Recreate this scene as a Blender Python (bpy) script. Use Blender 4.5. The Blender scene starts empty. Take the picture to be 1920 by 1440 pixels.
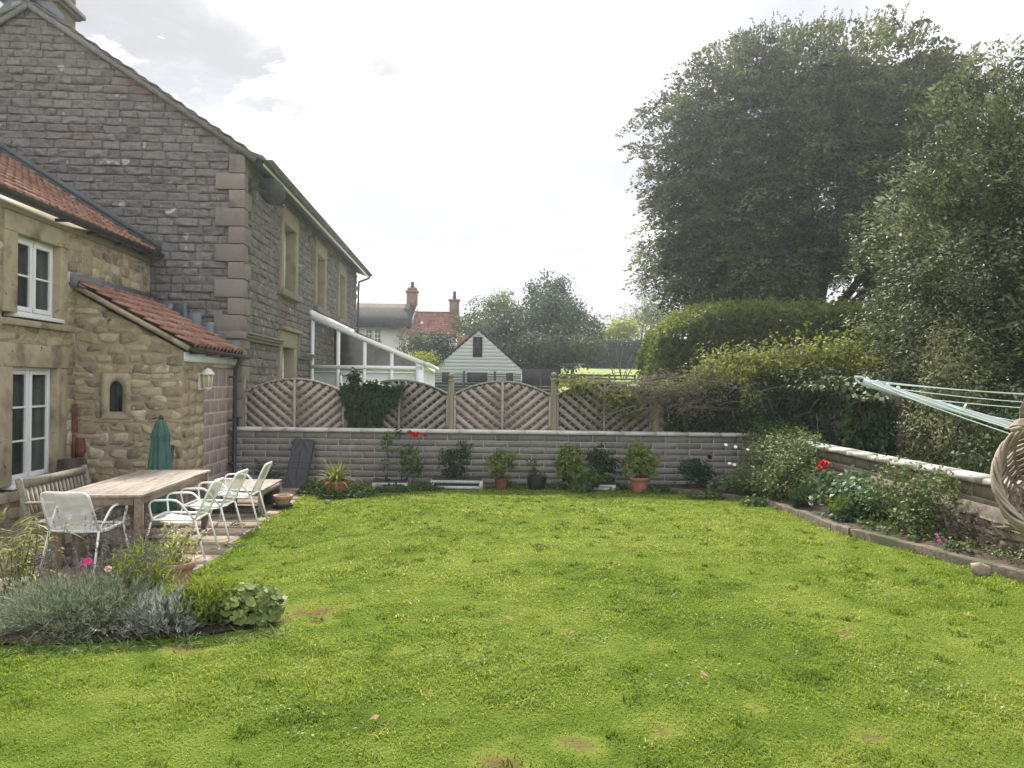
import bpy, math, random
import numpy as np
from mathutils import Vector, Matrix
sc = bpy.context.scene
COL = sc.collection
R = math.radians
rng = np.random.default_rng(7)
random.seed(7)

# ------------------------------------------------------------------ camera model (1920 px wide photo)
FPX, ROLL, EYE = 1442.0, 0.012, 1.9
def at(px, py, Y):
    dx, dy = px - 960.0, py - 720.0
    X, Z = dx + ROLL * dy, dy - ROLL * dx
    return (X / FPX * Y, Y, EYE - Z / FPX * Y)
def gnd(px, py, z=0.0):
    dx, dy = px - 960.0, py - 720.0
    X, Z = dx + ROLL * dy, dy - ROLL * dx
    Y = (EYE - z) * FPX / Z
    return (X / FPX * Y, Y, z)

# ------------------------------------------------------------------ numpy noise
def _hash(ix, iy, iz, seed):
    h = (ix * 374761393 + iy * 668265263 + iz * 2147483647 + seed * 974634777) & 0xFFFFFFFF
    h = ((h ^ (h >> 13)) * 1274126177) & 0xFFFFFFFF
    h = h ^ (h >> 16)
    return (h & 0xFFFF) / 65535.0
def noise(p, scale=1.0, seed=0, octaves=1):
    p = np.atleast_2d(np.asarray(p, float)) * scale
    if p.shape[1] == 2: p = np.c_[p, np.zeros(len(p))]
    tot = np.zeros(len(p)); amp = 1.0; norm = 0.0
    for o in range(octaves):
        i = np.floor(p).astype(np.int64); f = p - i; f = f * f * (3 - 2 * f)
        r = np.zeros(len(p))
        for dx in (0, 1):
            for dy in (0, 1):
                for dz in (0, 1):
                    w = (f[:, 0] if dx else 1 - f[:, 0]) * (f[:, 1] if dy else 1 - f[:, 1]) * (f[:, 2] if dz else 1 - f[:, 2])
                    r += w * _hash(i[:, 0] + dx, i[:, 1] + dy, i[:, 2] + dz, seed + o * 17)
        tot += amp * r; norm += amp; amp *= 0.5; p = p * 2.03 + 11.3
    return tot / norm
def unit(v):
    v = np.asarray(v, float); return v / np.maximum(np.linalg.norm(v, axis=-1, keepdims=True), 1e-9)
def smooth(t):
    t = np.clip(t, 0, 1); return t * t * (3 - 2 * t)

# ------------------------------------------------------------------ things and parts
W = {}
def tag(o, label=None, cat=None, group=None, kind=None):
    if label: o['label'] = label
    if cat: o['category'] = cat
    if group: o['group'] = group
    if kind: o['kind'] = kind
    return o
def thing(name, label, cat, loc=(0, 0, 0), rz=0.0, group=None):
    o = bpy.data.objects.new(name, None); COL.objects.link(o)
    o.empty_display_size = 0.2
    o.location = loc; o.rotation_euler = (0, 0, rz)
    W[o] = Matrix.Translation(Vector(loc)) @ Matrix.Rotation(rz, 4, 'Z')
    return tag(o, label, cat, group)
def copy_tree(o, parent=None):
    c = o.copy(); COL.objects.link(c)
    if parent is not None: c.parent = parent
    for ch in list(o.children): copy_tree(ch, c)
    return c

class MB:
    """collects geometry in a frame M (to world) and links it as one mesh object"""
    def __init__(self, M=None):
        self.M = M; self.V = []; self.F = []; self.T = []; self.n = 0; self.cur = 0; self.MI = []
    def add(self, V, F, tone=0.5):
        V = np.asarray(V, float).reshape(-1, 3)
        if isinstance(F, np.ndarray): Fs = [F]
        else:
            by = {}
            for f in F: by.setdefault(len(f), []).append(f)
            Fs = [np.array(v, np.int64) for v in by.values()]
        for f in Fs: self.F.append(f + self.n); self.MI.append(np.full(len(f), self.cur))
        self.V.append(V); self.n += len(V)
        self.T.append(np.broadcast_to(np.asarray(tone, float), (len(V),)))
        return self
    def box(self, x0, x1, y0, y1, z0, z1, tone=0.5):
        V = [(x, y, z) for x in (x0, x1) for y in (y0, y1) for z in (z0, z1)]
        F = [(0, 1, 3, 2), (4, 6, 7, 5), (0, 4, 5, 1), (2, 3, 7, 6), (0, 2, 6, 4), (1, 5, 7, 3)]
        return self.add(V, F, tone)
    def bar(self, p, q, w, h, up=(0, 0, 1), tone=0.5, w2=None, h2=None):
        p = np.array(p, float); q = np.array(q, float); d = unit(q - p)
        up = np.array(up, float)
        if abs(d @ unit(up)) > 0.98: up = np.array((0, 1.0, 0)) if abs(d[1]) < 0.9 else np.array((1.0, 0, 0))
        s = unit(np.cross(d, up)); u = np.cross(s, d)
        w2 = w if w2 is None else w2; h2 = h if h2 is None else h2
        V = []
        for c, a, b in ((p, w, h), (q, w2, h2)):
            for i, j in ((-1, -1), (1, -1), (1, 1), (-1, 1)): V.append(c + s * a / 2 * i + u * b / 2 * j)
        F = [(0, 1, 2, 3), (7, 6, 5, 4), (0, 4, 5, 1), (1, 5, 6, 2), (2, 6, 7, 3), (3, 7, 4, 0)]
        return self.add(V, F, tone)
    def tube(self, pts, r, n=8, tone=0.5, cap=True):
        P = np.array(pts, float); k = len(P)
        r = np.broadcast_to(np.asarray(r, float), (k,))
        T = np.zeros_like(P); T[1:-1] = P[2:] - P[:-2]; T[0] = P[1] - P[0]; T[-1] = P[-1] - P[-2]; T = unit(T)
        ref = np.array((0, 0, 1.0)) if abs(T[0][2]) < 0.9 else np.array((1.0, 0, 0))
        V = []
        S = unit(np.cross(T[0], ref))
        a = np.arange(n) * 2 * math.pi / n
        for i in range(k):
            S = unit(S - T[i] * (S @ T[i])); U = np.cross(T[i], S)
            V.append(P[i] + r[i] * (np.cos(a)[:, None] * S + np.sin(a)[:, None] * U))
        V = np.concatenate(V)
        F = [(i * n + j, i * n + (j + 1) % n, (i + 1) * n + (j + 1) % n, (i + 1) * n + j) for i in range(k - 1) for j in range(n)]
        if cap: F += [tuple(range(n - 1, -1, -1)), tuple((k - 1) * n + j for j in range(n))]
        return self.add(V, F, tone)
    def lathe(self, c, prof, n=20, tone=0.5, wob=None, sq=(1, 1)):
        V = []; k = len(prof)
        a = np.arange(n) * 2 * math.pi / n
        for i, (r, z) in enumerate(prof):
            rr = r * (np.ones(n) if wob is None else wob(a, i / max(1, k - 1)))
            V.append(np.c_[c[0] + rr * np.cos(a) * sq[0], c[1] + rr * np.sin(a) * sq[1], np.full(n, c[2] + z)])
        F = [(i * n + j, i * n + (j + 1) % n, (i + 1) * n + (j + 1) % n, (i + 1) * n + j) for i in range(k - 1) for j in range(n)]
        F += [tuple(range(n - 1, -1, -1)), tuple((k - 1) * n + j for j in range(n))]
        return self.add(np.concatenate(V), F, tone)
    def ball(self, c, r, n=10, m=7, sq=(1, 1, 1), tone=0.5, bump=0, seed=0):
        V = [];
        for i in range(m + 1):
            t = math.pi * i / m
            for j in range(n):
                a = 2 * math.pi * j / n
                V.append((math.sin(t) * math.cos(a), math.sin(t) * math.sin(a), -math.cos(t)))
        V = np.array(V)
        k = 1.0
        if bump: k = (1 + bump * (noise(V + seed * 3.7, 1.6, seed, 2) - 0.5) * 2)[:, None]
        V = V * k * r * np.array(sq) + np.array(c)
        F = np.array([(i * n + j, i * n + (j + 1) % n, (i + 1) * n + (j + 1) % n, (i + 1) * n + j) for i in range(m) for j in range(n)])
        return self.add(V, F, tone)
    def extrude(self, poly, d, tone=0.5):
        """poly: list of 3-D points (planar), d: extrusion vector"""
        P = np.array(poly, float); n = len(P); d = np.array(d, float)
        V = np.concatenate([P, P + d])
        F = [tuple(range(n - 1, -1, -1)), tuple(range(n, 2 * n))] + [(i, (i + 1) % n, n + (i + 1) % n, n + i) for i in range(n)]
        return self.add(V, F, tone)
    def grid(self, Pts, tone=0.5):
        """Pts: array (a,b,3)"""
        a, b = Pts.shape[:2]
        i, j = np.meshgrid(np.arange(a - 1), np.arange(b - 1), indexing='ij')
        q = (i * b + j).ravel()
        F = np.c_[q, q + b, q + b + 1, q + 1]
        t = tone.reshape(-1) if isinstance(tone, np.ndarray) else tone
        return self.add(Pts.reshape(-1, 3), F, t)
    def build(self, name, mat, parent=None, smooth_=False, bevel=0.0, label=None, kind=None, origin=None):
        V = np.concatenate(self.V)
        if self.M is not None:
            m = np.array(self.M); V = V @ m[:3, :3].T + m[:3, 3]
        if parent is not None:
            m = np.array(W[parent].inverted()); V = V @ m[:3, :3].T + m[:3, 3]; loc = None
        else:
            loc = origin if origin is not None else np.array([(V[:, 0].min() + V[:, 0].max()) / 2, (V[:, 1].min() + V[:, 1].max()) / 2, V[:, 2].min()])
            V = V - np.array(loc)
        me = bpy.data.meshes.new(name)
        me.vertices.add(len(V)); me.vertices.foreach_set('co', V.astype(np.float32).ravel())
        loops = np.concatenate([f.ravel() for f in self.F])
        sizes = np.concatenate([np.full(len(f), f.shape[1]) for f in self.F])
        starts = np.concatenate([[0], np.cumsum(sizes)[:-1]])
        me.loops.add(len(loops)); me.loops.foreach_set('vertex_index', loops.astype(np.int32))
        me.polygons.add(len(sizes)); me.polygons.foreach_set('loop_start', starts.astype(np.int32))
        me.polygons.foreach_set('loop_total', sizes.astype(np.int32))
        if smooth_: me.polygons.foreach_set('use_smooth', np.ones(len(sizes), bool))
        me.polygons.foreach_set('material_index', np.concatenate(self.MI).astype(np.int32))
        me.update(calc_edges=True); me.validate()
        if len(me.vertices) == len(V):
            at_ = me.attributes.new('tone', 'FLOAT', 'POINT')
            at_.data.foreach_set('value', np.concatenate(self.T).astype(np.float32))
        for m_ in (mat if isinstance(mat, (list, tuple)) else [mat]): me.materials.append(m_)
        o = bpy.data.objects.new(name, me); COL.objects.link(o)
        if parent is not None: o.parent = parent; W[o] = W[parent]
        else: o.location = loc; W[o] = Matrix.Translation(Vector(loc))
        if bevel:
            b = o.modifiers.new('bevel', 'BEVEL'); b.width = bevel; b.segments = 2; b.limit_method = 'ANGLE'
        if label: o['label'] = label
        if kind: o['kind'] = kind
        return o

# ------------------------------------------------------------------ materials
def mat(name, cols, scale=8.0, detail=5, rough=0.8, bump=0.0, bscale=None, tone=0.0, stretch=(1, 1, 1), spec=0.3, transl=0.0,
        spots=None, metal=0.0, contrast=(0.3, 0.7), spots2=None):
    m = bpy.data.materials.new(name); m.use_nodes = True
    nt = m.node_tree; N = nt.nodes; L = nt.links; N.clear()
    out = N.new('ShaderNodeOutputMaterial'); bs = N.new('ShaderNodeBsdfPrincipled')
    bs.inputs['Roughness'].default_value = rough; bs.inputs['Metallic'].default_value = metal
    bs.inputs['Specular IOR Level'].default_value = spec
    tc = N.new('ShaderNodeTexCoord'); mp = N.new('ShaderNodeMapping'); mp.inputs['Scale'].default_value = stretch
    L.new(tc.outputs['Object'], mp.inputs['Vector'])
    nz = N.new('ShaderNodeTexNoise'); nz.inputs['Scale'].default_value = scale; nz.inputs['Detail'].default_value = detail
    nz.inputs['Roughness'].default_value = 0.6
    L.new(mp.outputs[0], nz.inputs['Vector'])
    mr = N.new('ShaderNodeMapRange'); mr.inputs[1].default_value = contrast[0]; mr.inputs[2].default_value = contrast[1]
    L.new(nz.outputs[0], mr.inputs[0])
    fac = mr.outputs[0]
    if tone:
        at_ = N.new('ShaderNodeAttribute'); at_.attribute_name = 'tone'
        mx = N.new('ShaderNodeMix'); mx.data_type = 'FLOAT'; mx.inputs[0].default_value = tone
        L.new(fac, mx.inputs[2]); L.new(at_.outputs['Fac'], mx.inputs[3]); fac = mx.outputs[0]
    cr = N.new('ShaderNodeValToRGB'); e = cr.color_ramp.elements
    while len(e) > 1: e.remove(e[-1])
    for i, c in enumerate(cols):
        p = i / max(1, len(cols) - 1)
        el = e[0] if i == 0 else e.new(p)
        el.position = p; el.color = (*c, 1)
    L.new(fac, cr.inputs[0]); col = cr.outputs[0]
    for sp in (spots, spots2):
        if sp:   # (color, scale, threshold, softness)
            n2 = N.new('ShaderNodeTexNoise'); n2.inputs['Scale'].default_value = sp[1]; n2.inputs['Detail'].default_value = 6
            L.new(mp.outputs[0] if len(sp) > 4 else tc.outputs['Object'], n2.inputs['Vector'])
            m2 = N.new('ShaderNodeMapRange'); m2.inputs[1].default_value = sp[2]; m2.inputs[2].default_value = sp[2] + sp[3]
            L.new(n2.outputs[0], m2.inputs[0])
            mc = N.new('ShaderNodeMix'); mc.data_type = 'RGBA'; mc.inputs[7].default_value = (*sp[0], 1)
            L.new(m2.outputs[0], mc.inputs[0]); L.new(col, mc.inputs[6]); col = mc.outputs[2]
    L.new(col, bs.inputs['Base Color'])
    if bump:
        nb = N.new('ShaderNodeTexNoise'); nb.inputs['Scale'].default_value = bscale or scale * 3; nb.inputs['Detail'].default_value = 6
        nb.inputs['Roughness'].default_value = 0.65
        L.new(mp.outputs[0], nb.inputs['Vector'])
        b = N.new('ShaderNodeBump'); b.inputs['Strength'].default_value = 1.0; b.inputs['Distance'].default_value = bump
        L.new(nb.outputs[0], b.inputs['Height']); L.new(b.outputs[0], bs.inputs['Normal'])
    sh = bs.outputs[0]
    if transl:
        tr = N.new('ShaderNodeBsdfTranslucent')
        hs = N.new('ShaderNodeHueSaturation'); hs.inputs['Saturation'].default_value = 1.15; hs.inputs['Value'].default_value = 1.5
        hs.inputs['Hue'].default_value = 0.485
        L.new(col, hs.inputs['Color']); L.new(hs.outputs[0], tr.inputs['Color'])
        ms = N.new('ShaderNodeMixShader'); ms.inputs[0].default_value = transl
        L.new(sh, ms.inputs[1]); L.new(tr.outputs[0], ms.inputs[2]); sh = ms.outputs[0]
    L.new(sh, out.inputs[0])
    return m
def glass_mat(name, tint, clear, refl=1.0):
    m = bpy.data.materials.new(name); m.use_nodes = True
    nt = m.node_tree; N = nt.nodes; L = nt.links; N.clear()
    out = N.new('ShaderNodeOutputMaterial'); g = N.new('ShaderNodeBsdfGlossy'); g.inputs['Roughness'].default_value = 0.03
    tc = N.new('ShaderNodeTexCoord'); nz = N.new('ShaderNodeTexNoise'); nz.inputs['Scale'].default_value = 2.0
    L.new(tc.outputs['Object'], nz.inputs['Vector'])
    b = N.new('ShaderNodeBump'); b.inputs['Distance'].default_value = 0.01; b.inputs['Strength'].default_value = 0.4
    L.new(nz.outputs[0], b.inputs['Height']); L.new(b.outputs[0], g.inputs['Normal'])
    t = N.new('ShaderNodeBsdfTransparent'); t.inputs[0].default_value = (*tint, 1)
    d = N.new('ShaderNodeBsdfDiffuse'); d.inputs[0].default_value = (tint[0] * .06, tint[1] * .06, tint[2] * .06, 1)
    mx = N.new('ShaderNodeMixShader'); mx.inputs[0].default_value = clear
    L.new(d.outputs[0], mx.inputs[1]); L.new(t.outputs[0], mx.inputs[2])
    fr = N.new('ShaderNodeMath'); fr.operation = 'MULTIPLY_ADD'; lw = N.new('ShaderNodeLayerWeight'); lw.inputs[0].default_value = .5
    pw_ = N.new('ShaderNodeMath'); pw_.operation = 'POWER'; pw_.inputs[1].default_value = 4.0; L.new(lw.outputs['Facing'], pw_.inputs[0])
    L.new(pw_.outputs[0], fr.inputs[0]); fr.inputs[1].default_value = .6; fr.inputs[2].default_value = .045
    fm = N.new('ShaderNodeMath'); fm.operation = 'MULTIPLY'; fm.inputs[1].default_value = refl; L.new(fr.outputs[0], fm.inputs[0])
    m2 = N.new('ShaderNodeMixShader'); L.new(fm.outputs[0], m2.inputs[0]); L.new(mx.outputs[0], m2.inputs[1]); L.new(g.outputs[0], m2.inputs[2])
    L.new(m2.outputs[0], out.inputs[0]); return m

MT = {}
MT['stone_dark'] = mat('weathered dark rubble', [(.085, .08, .078), (.15, .139, .133), (.205, .188, .178), (.27, .24, .222)], 11, 9, .9, .02, 26, tone=.6,
                       spots=((.40, .385, .35), 3.4, .645, .04), spots2=((.19, .125, .10), 1.3, .58, .14))
MT['stone_ashlar_grey'] = mat('grey ashlar', [(.145, .125, .112), (.21, .18, .16), (.27, .235, .20)], 5, 6, .9, .004, 40, tone=.6, spots=((.1, .09, .085), 3, .58, .2))
MT['stone_warm'] = mat('warm limestone rubble', [(.14, .12, .105), (.28, .225, .15), (.38, .305, .19), (.46, .38, .25), (.60, .55, .45)], 9, 6, .9, .01, 32, tone=.65,
                       spots=((.09, .075, .06), 2.6, .58, .14), spots2=((.46, .43, .37), 6, .66, .06))
MT['ashlar_warm'] = mat('warm ashlar', [(.27, .22, .15), (.40, .335, .23), (.47, .40, .285)], 4, 7, .9, .004, 50, tone=.4, spots=((.13, .105, .075), 2.2, .52, .2),
                        spots2=((.06, .055, .045), 14, .66, .06))
MT['mortar_warm'] = mat('lime mortar', [(.29, .24, .17), (.39, .33, .24)], 12, 5, .95, .006, 60)
MT['block_grey'] = mat('reconstituted walling block', [(.135, .126, .112), (.205, .192, .17), (.27, .252, .222)], 16, 6, .9, .004, 90, tone=.65,
                       spots=((.40, .38, .35), 2.1, .70, .1), spots2=((.23, .18, .15), 1.1, .58, .2))
MT['block_pink'] = mat('pinkish block infill', [(.27, .205, .18), (.34, .265, .235), (.40, .32, .28)], 9, 6, .9, .003, 80, tone=.5)
MT['coping_side'] = mat('darkened side coping', [(.30, .29, .26), (.46, .445, .41)], 5, 6, .85, .003, 60, tone=.3, spots=((.16, .16, .12), 4.5, .56, .14), spec=.1)  # copy of the coping, darkened where its sunlit top overexposed
MT['coping'] = mat('pale coping', [(.48, .465, .43), (.64, .62, .58)], 5, 6, .75, .003, 60, tone=.3, spots=((.25, .24, .21), 4.5, .60, .14))
MT['tile_red'] = mat('clay pantile', [(.13, .07, .052), (.28, .14, .098), (.40, .245, .185)], 6, 6, .8, .004, 50, tone=.55, spots=((.46, .38, .31), 5, .68, .06),
                     spots2=((.05, .035, .03), 3.5, .62, .1))
MT['tile_far'] = mat('old clay tile', [(.15, .06, .045), (.26, .12, .09), (.33, .19, .15)], 2.4, 6, .85, .01, 20, tone=.5)
MT['slate'] = mat('stone slate', [(.11, .10, .09), (.20, .18, .155)], 4, 6, .9, .006, 30, tone=.5, spots=((.30, .28, .2), 6, .62, .1))
MT['lead'] = mat('lead flashing', [(.10, .115, .135), (.17, .19, .215)], 4, 6, .55, .003, 20, tone=.4, metal=.2, spots=((.28, .29, .30), 5, .62, .1))
MT['white'] = mat('white paint', [(.74, .745, .74), (.83, .83, .82)], 3, 4, .4, .0005, 60, spec=.5)
MT['upvc'] = mat('white upvc', [(.76, .77, .78), (.84, .85, .85)], 2, 3, .3, spec=.5)
MT['cream_board'] = mat('cream fascia', [(.30, .26, .19), (.38, .33, .245)], 3, 4, .6, .001, 40)
MT['black_plastic'] = mat('black gutter', [(.012, .012, .013), (.03, .03, .032)], 5, 4, .35, .0005, 60, spec=.5)
MT['dark_metal'] = mat('dark metal', [(.05, .056, .06), (.085, .092, .098)], 5, 4, .5, .0005, 60, spec=.5)
MT['glass_dark'] = glass_mat('window glass', (.8, .85, .82), 0.75, .3)
MT['glass_cons'] = glass_mat('conservatory glass', (.9, .93, .91), 0.97, 1.1)
MT['room'] = mat('dim room', [(.006, .006, .006), (.022, .021, .018)], 1.4, 3, .95, contrast=(.35, .75))
MT['curtain'] = mat('pale curtain', [(.09, .10, .12), (.2, .21, .24)], 30, 3, .9, stretch=(1, 1, .02))
MT['teak'] = mat('weathered teak', [(.12, .095, .075), (.245, .208, .172), (.38, .342, .295)], 7, 7, .8, .003, 30, stretch=(5, .5, 5), tone=.25, contrast=(.3, .66),
                 spots=((.12, .085, .06), 3.5, .55, .12, 1))
MT['teak_red'] = mat('brown teak frame', [(.12, .085, .06), (.20, .145, .105), (.27, .20, .15)], 7, 6, .75, .002, 30, stretch=(4, .6, 4), tone=.2)
MT['grey_wood'] = mat('silvered wood', [(.13, .115, .09), (.24, .215, .17), (.34, .31, .25)], 7, 7, .85, .003, 30, stretch=(4, 1, 4), tone=.3, spots=((.12, .13, .08), 5, .6, .15))
MT['fence_brown'] = mat('pinkish brown fence slat', [(.23, .19, .16), (.335, .285, .24), (.41, .355, .305)], 9, 6, .85, .003, 40, tone=.5, spots=((.11, .085, .065), 3, .60, .15))
MT['fence_grey'] = mat('grey weathered fence slat', [(.15, .13, .11), (.24, .21, .178), (.32, .285, .24)], 9, 6, .85, .003, 40, tone=.5, spots=((.09, .085, .06), 3, .58, .15))
MT['post_wood'] = mat('treated fence post', [(.15, .13, .085), (.23, .20, .135), (.29, .26, .19)], 6, 6, .85, .003, 30, stretch=(4, 4, .5), spots=((.11, .12, .06), 4, .58, .15))
MT['sleeper'] = mat('timber edging', [(.045, .036, .026), (.11, .088, .06), (.24, .195, .135)], 6, 7, .9, .006, 30, stretch=(2, 2, 2), tone=.3, spots=((.055, .065, .028), 2.5, .48, .12))
MT['white_metal'] = mat('white powder coat', [(.76, .76, .745), (.83, .83, .81)], 6, 4, .35, spec=.5)
MT['terracotta'] = mat('terracotta', [(.28, .105, .06), (.37, .15, .085), (.42, .20, .125)], 6, 6, .8, .002, 60, tone=.3, spots=((.45, .32, .25), 4, .62, .14))
MT['terracotta_old'] = mat('weathered terracotta', [(.24, .13, .085), (.37, .22, .15), (.46, .31, .22)], 5, 6, .85, .002, 60, tone=.3, spots=((.45, .38, .32), 5, .6, .14),
                           spots2=((.14, .10, .07), 3, .6, .12))
MT['terracotta_dark'] = mat('dark old terracotta', [(.10, .045, .03), (.17, .065, .042), (.21, .095, .06)], 6, 6, .85, .003, 50, spots=((.08, .05, .04), 5, .55, .15))
MT['black_pot'] = mat('black plant pot', [(.010, .011, .012), (.022, .023, .024)], 8, 5, .45, .001, 60, spec=.45)
MT['green_pot'] = mat('dark green saucer', [(.012, .03, .024), (.022, .05, .04)], 8, 5, .5, .001, 60)
MT['soil'] = mat('dark soil', [(.018, .013, .009), (.05, .036, .024), (.085, .064, .044)], 14, 8, .95, .02, 40)
MT['parasol'] = mat('green parasol cloth', [(.045, .12, .095), (.075, .175, .14)], 9, 5, .8, .002, 120, transl=.12, tone=.2)
MT['slab'] = mat('paving slab', [(.15, .12, .092), (.24, .19, .145), (.32, .265, .20)], 5, 8, .9, .005, 40, tone=.5, spots=((.075, .07, .045), 3.4, .58, .12),
                 spots2=((.40, .36, .29), 8, .66, .06))
MT['lawn'] = mat('lawn thatch', [(.036, .058, .011), (.09, .138, .022), (.16, .195, .04), (.13, .082, .048)], 3.5, 8, .95, .02, 60, tone=.75, spec=.0)
MT['grass'] = mat('grass blades', [(.048, .088, .012), (.145, .208, .032), (.265, .308, .066), (.40, .39, .18)], 2.2, 5, .6, tone=.75, transl=.4, spec=.04)
MT['field'] = mat('meadow ground', [(.10, .15, .025), (.16, .21, .04), (.21, .24, .06)], .35, 8, .95, .03, 8)
MT['thatch'] = mat('old thatch', [(.018, .0185, .019), (.034, .034, .034), (.052, .05, .048)], 7, 7, .95, .03, 30, stretch=(1.5, .5, .5))
MT['thatch_ridge'] = mat('thatch ridge', [(.10, .088, .068), (.17, .15, .115)], 8, 6, .95, .03, 30)
MT['cream_wall'] = mat('cream render', [(.70, .67, .59), (.79, .765, .69)], 1.2, 6, .9, .004, 20)
MT['clad'] = mat('pale grey cladding', [(.74, .77, .83), (.80, .83, .88)], 1.5, 5, .6, .001, 30, tone=.3)
MT['brick_red'] = mat('chimney brick', [(.12, .075, .06), (.21, .13, .105), (.27, .18, .15)], 8, 5, .9, .006, 30, tone=.5)
MT['anthracite'] = mat('anthracite fence', [(.028, .031, .036), (.048, .052, .058)], 3, 4, .6, .001, 30)
MT['bark'] = mat('bark', [(.035, .028, .022), (.075, .06, .048), (.12, .10, .08)], 7, 6, .95, .02, 18, stretch=(2, 2, .5))
MT['twig'] = mat('grey twigs', [(.10, .085, .068), (.20, .175, .145)], 7, 4, .9)
MT['stem'] = mat('green stem', [(.06, .085, .025), (.11, .12, .05)], 9, 4, .7, transl=.1)
MT['wicker'] = mat('weathered willow', [(.12, .09, .068), (.28, .225, .175), (.50, .43, .36)], 11, 6, .8, .002, 60, tone=.65, spec=.25)
MT['line_cord'] = mat('pale plastic line', [(.58, .68, .66), (.70, .78, .76)], 9, 3, .5)
MT['airer'] = mat('pale green grey airer', [(.46, .52, .52), (.57, .63, .63)], 5, 4, .45, .0005, 60)
MT['bucket'] = mat('black moulded plastic', [(.020, .021, .026), (.038, .04, .046)], 6, 5, .5, .002, 70, spec=.4, tone=.2, spots=((.07, .07, .075), 3, .6, .2))
MT['lamp_glass'] = mat('yellowed lantern glass', [(.42, .36, .19), (.58, .52, .32)], 8, 4, .25, spec=.5)
MT['rock'] = mat('limestone rock', [(.22, .18, .125), (.36, .30, .22)], 6, 7, .95, .012, 24)
MT['bark_chip'] = mat('dry leaf', [(.16, .10, .055), (.30, .20, .12)], 20, 3, .9)

def leafmat(name, cols, rough=.5, transl=.3, spec=.35, tone=.8):
    return mat(name, cols, 1.6, 4, max(rough, .55), 0, None, tone=tone, transl=transl, spec=min(spec * .3, .12))
MT['lf_beech'] = leafmat('beech leaf', [(.042, .044, .036), (.068, .08, .05), (.10, .128, .062), (.19, .19, .09)], .55, .32)
MT['lf_oak'] = leafmat('evergreen leaf', [(.03, .042, .02), (.072, .094, .044), (.145, .175, .088), (.34, .36, .25)], .38, .16, .5)  # palest end painted in for sunlit highlights on the leaves
MT['lf_var'] = leafmat('variegated leaf', [(.08, .105, .045), (.19, .205, .10), (.33, .33, .20)], .45, .25)
MT['lf_ivy'] = leafmat('ivy leaf', [(.012, .026, .012), (.026, .05, .020), (.05, .08, .030), (.10, .11, .05)], .35, .15, .5)
MT['lf_ivy_fence'] = leafmat('dark ivy leaf', [(.012, .026, .012), (.024, .046, .020), (.04, .065, .026)], .4, .15, .45)
MT['lf_creeper'] = leafmat('yellowing creeper leaf', [(.05, .08, .022), (.10, .135, .035), (.165, .19, .055), (.27, .24, .085)], .55, .4)
MT['lf_dead'] = leafmat('dry creeper twig', [(.075, .065, .05), (.15, .13, .10), (.22, .195, .15)], .8, .2)
MT['lf_hedge'] = leafmat('hedge leaf', [(.030, .048, .014), (.058, .085, .022), (.10, .135, .032), (.175, .20, .055)], .5, .4)
MT['lf_far'] = leafmat('far tree leaf', [(.030, .050, .030), (.055, .085, .05), (.09, .125, .07)], .6, .3)
MT['lf_far2'] = leafmat('far reddish leaf', [(.045, .058, .036), (.08, .095, .055), (.12, .125, .075)], .6, .3)
MT['lf_farhedge'] = leafmat('far hedge leaf', [(.016, .032, .022), (.028, .05, .034), (.045, .07, .045)], .6, .2)
MT['lf_bright'] = leafmat('bright leaf', [(.11, .16, .03), (.19, .24, .05), (.28, .30, .08)], .6, .45)
MT['lf_mid'] = leafmat('shrub leaf', [(.030, .065, .018), (.06, .11, .03), (.11, .16, .05), (.19, .225, .09)], .42, .3, .45)
MT['lf_light'] = leafmat('light shrub leaf', [(.06, .10, .02), (.12, .175, .035), (.20, .25, .06), (.30, .32, .11)], .42, .35, .45)
MT['lf_dark'] = leafmat('dark shrub leaf', [(.012, .038, .016), (.028, .065, .026), (.06, .105, .04)], .4, .25, .45)
MT['lf_rose'] = leafmat('rose leaf', [(.035, .06, .02), (.075, .11, .036), (.14, .18, .065), (.25, .27, .14)], .4, .25, .45)
MT['lf_lav'] = leafmat('lavender leaf', [(.10, .13, .08), (.19, .235, .15), (.31, .35, .26)], .7, .2)
MT['lf_silver'] = leafmat('silver leaf', [(.16, .18, .15), (.28, .30, .26), (.42, .44, .40)], .7, .2)
MT['lf_fern'] = leafmat('feathery leaf', [(.075, .12, .018), (.14, .19, .032), (.23, .27, .06)], .6, .4)
MT['lf_holly'] = leafmat('mallow leaf', [(.055, .09, .02), (.115, .165, .042), (.19, .24, .08), (.36, .34, .11)], .5, .35)
MT['lf_strap'] = leafmat('strap leaf', [(.12, .155, .035), (.22, .25, .07), (.38, .37, .17)], .45, .35)
MT['lf_weed'] = leafmat('low weed leaf', [(.030, .065, .016), (.06, .105, .026), (.10, .15, .045)], .5, .3)
MT['lav_flower'] = leafmat('spent lavender flower', [(.085, .078, .08), (.16, .145, .15), (.24, .22, .22)], .9, .1)
MT['fl_red'] = leafmat('red petal', [(.42, .012, .010), (.66, .03, .02)], .5, .3)
MT['fl_pink'] = leafmat('magenta petal', [(.50, .012, .16), (.72, .035, .27)], .5, .35)
MT['fl_pale'] = leafmat('pale pink petal', [(.72, .42, .38), (.82, .62, .55)], .5, .35)
MT['fl_white'] = leafmat('white petal', [(.72, .73, .70), (.84, .84, .80)], .5, .35)
MT['fl_maroon'] = leafmat('maroon petal', [(.05, .006, .01), (.10, .01, .015)], .6, .2)
MT['fl_lilac'] = leafmat('lilac petal', [(.42, .13, .32), (.58, .24, .45)], .5, .3)
MT['lf_cream'] = leafmat('cream edged leaf', [(.10, .15, .03), (.22, .26, .07), (.42, .42, .20), (.55, .53, .36)], .5, .35)
MT['fl_crimson'] = leafmat('crimson petal', [(.34, .012, .06), (.52, .03, .12)], .6, .3)
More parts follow.
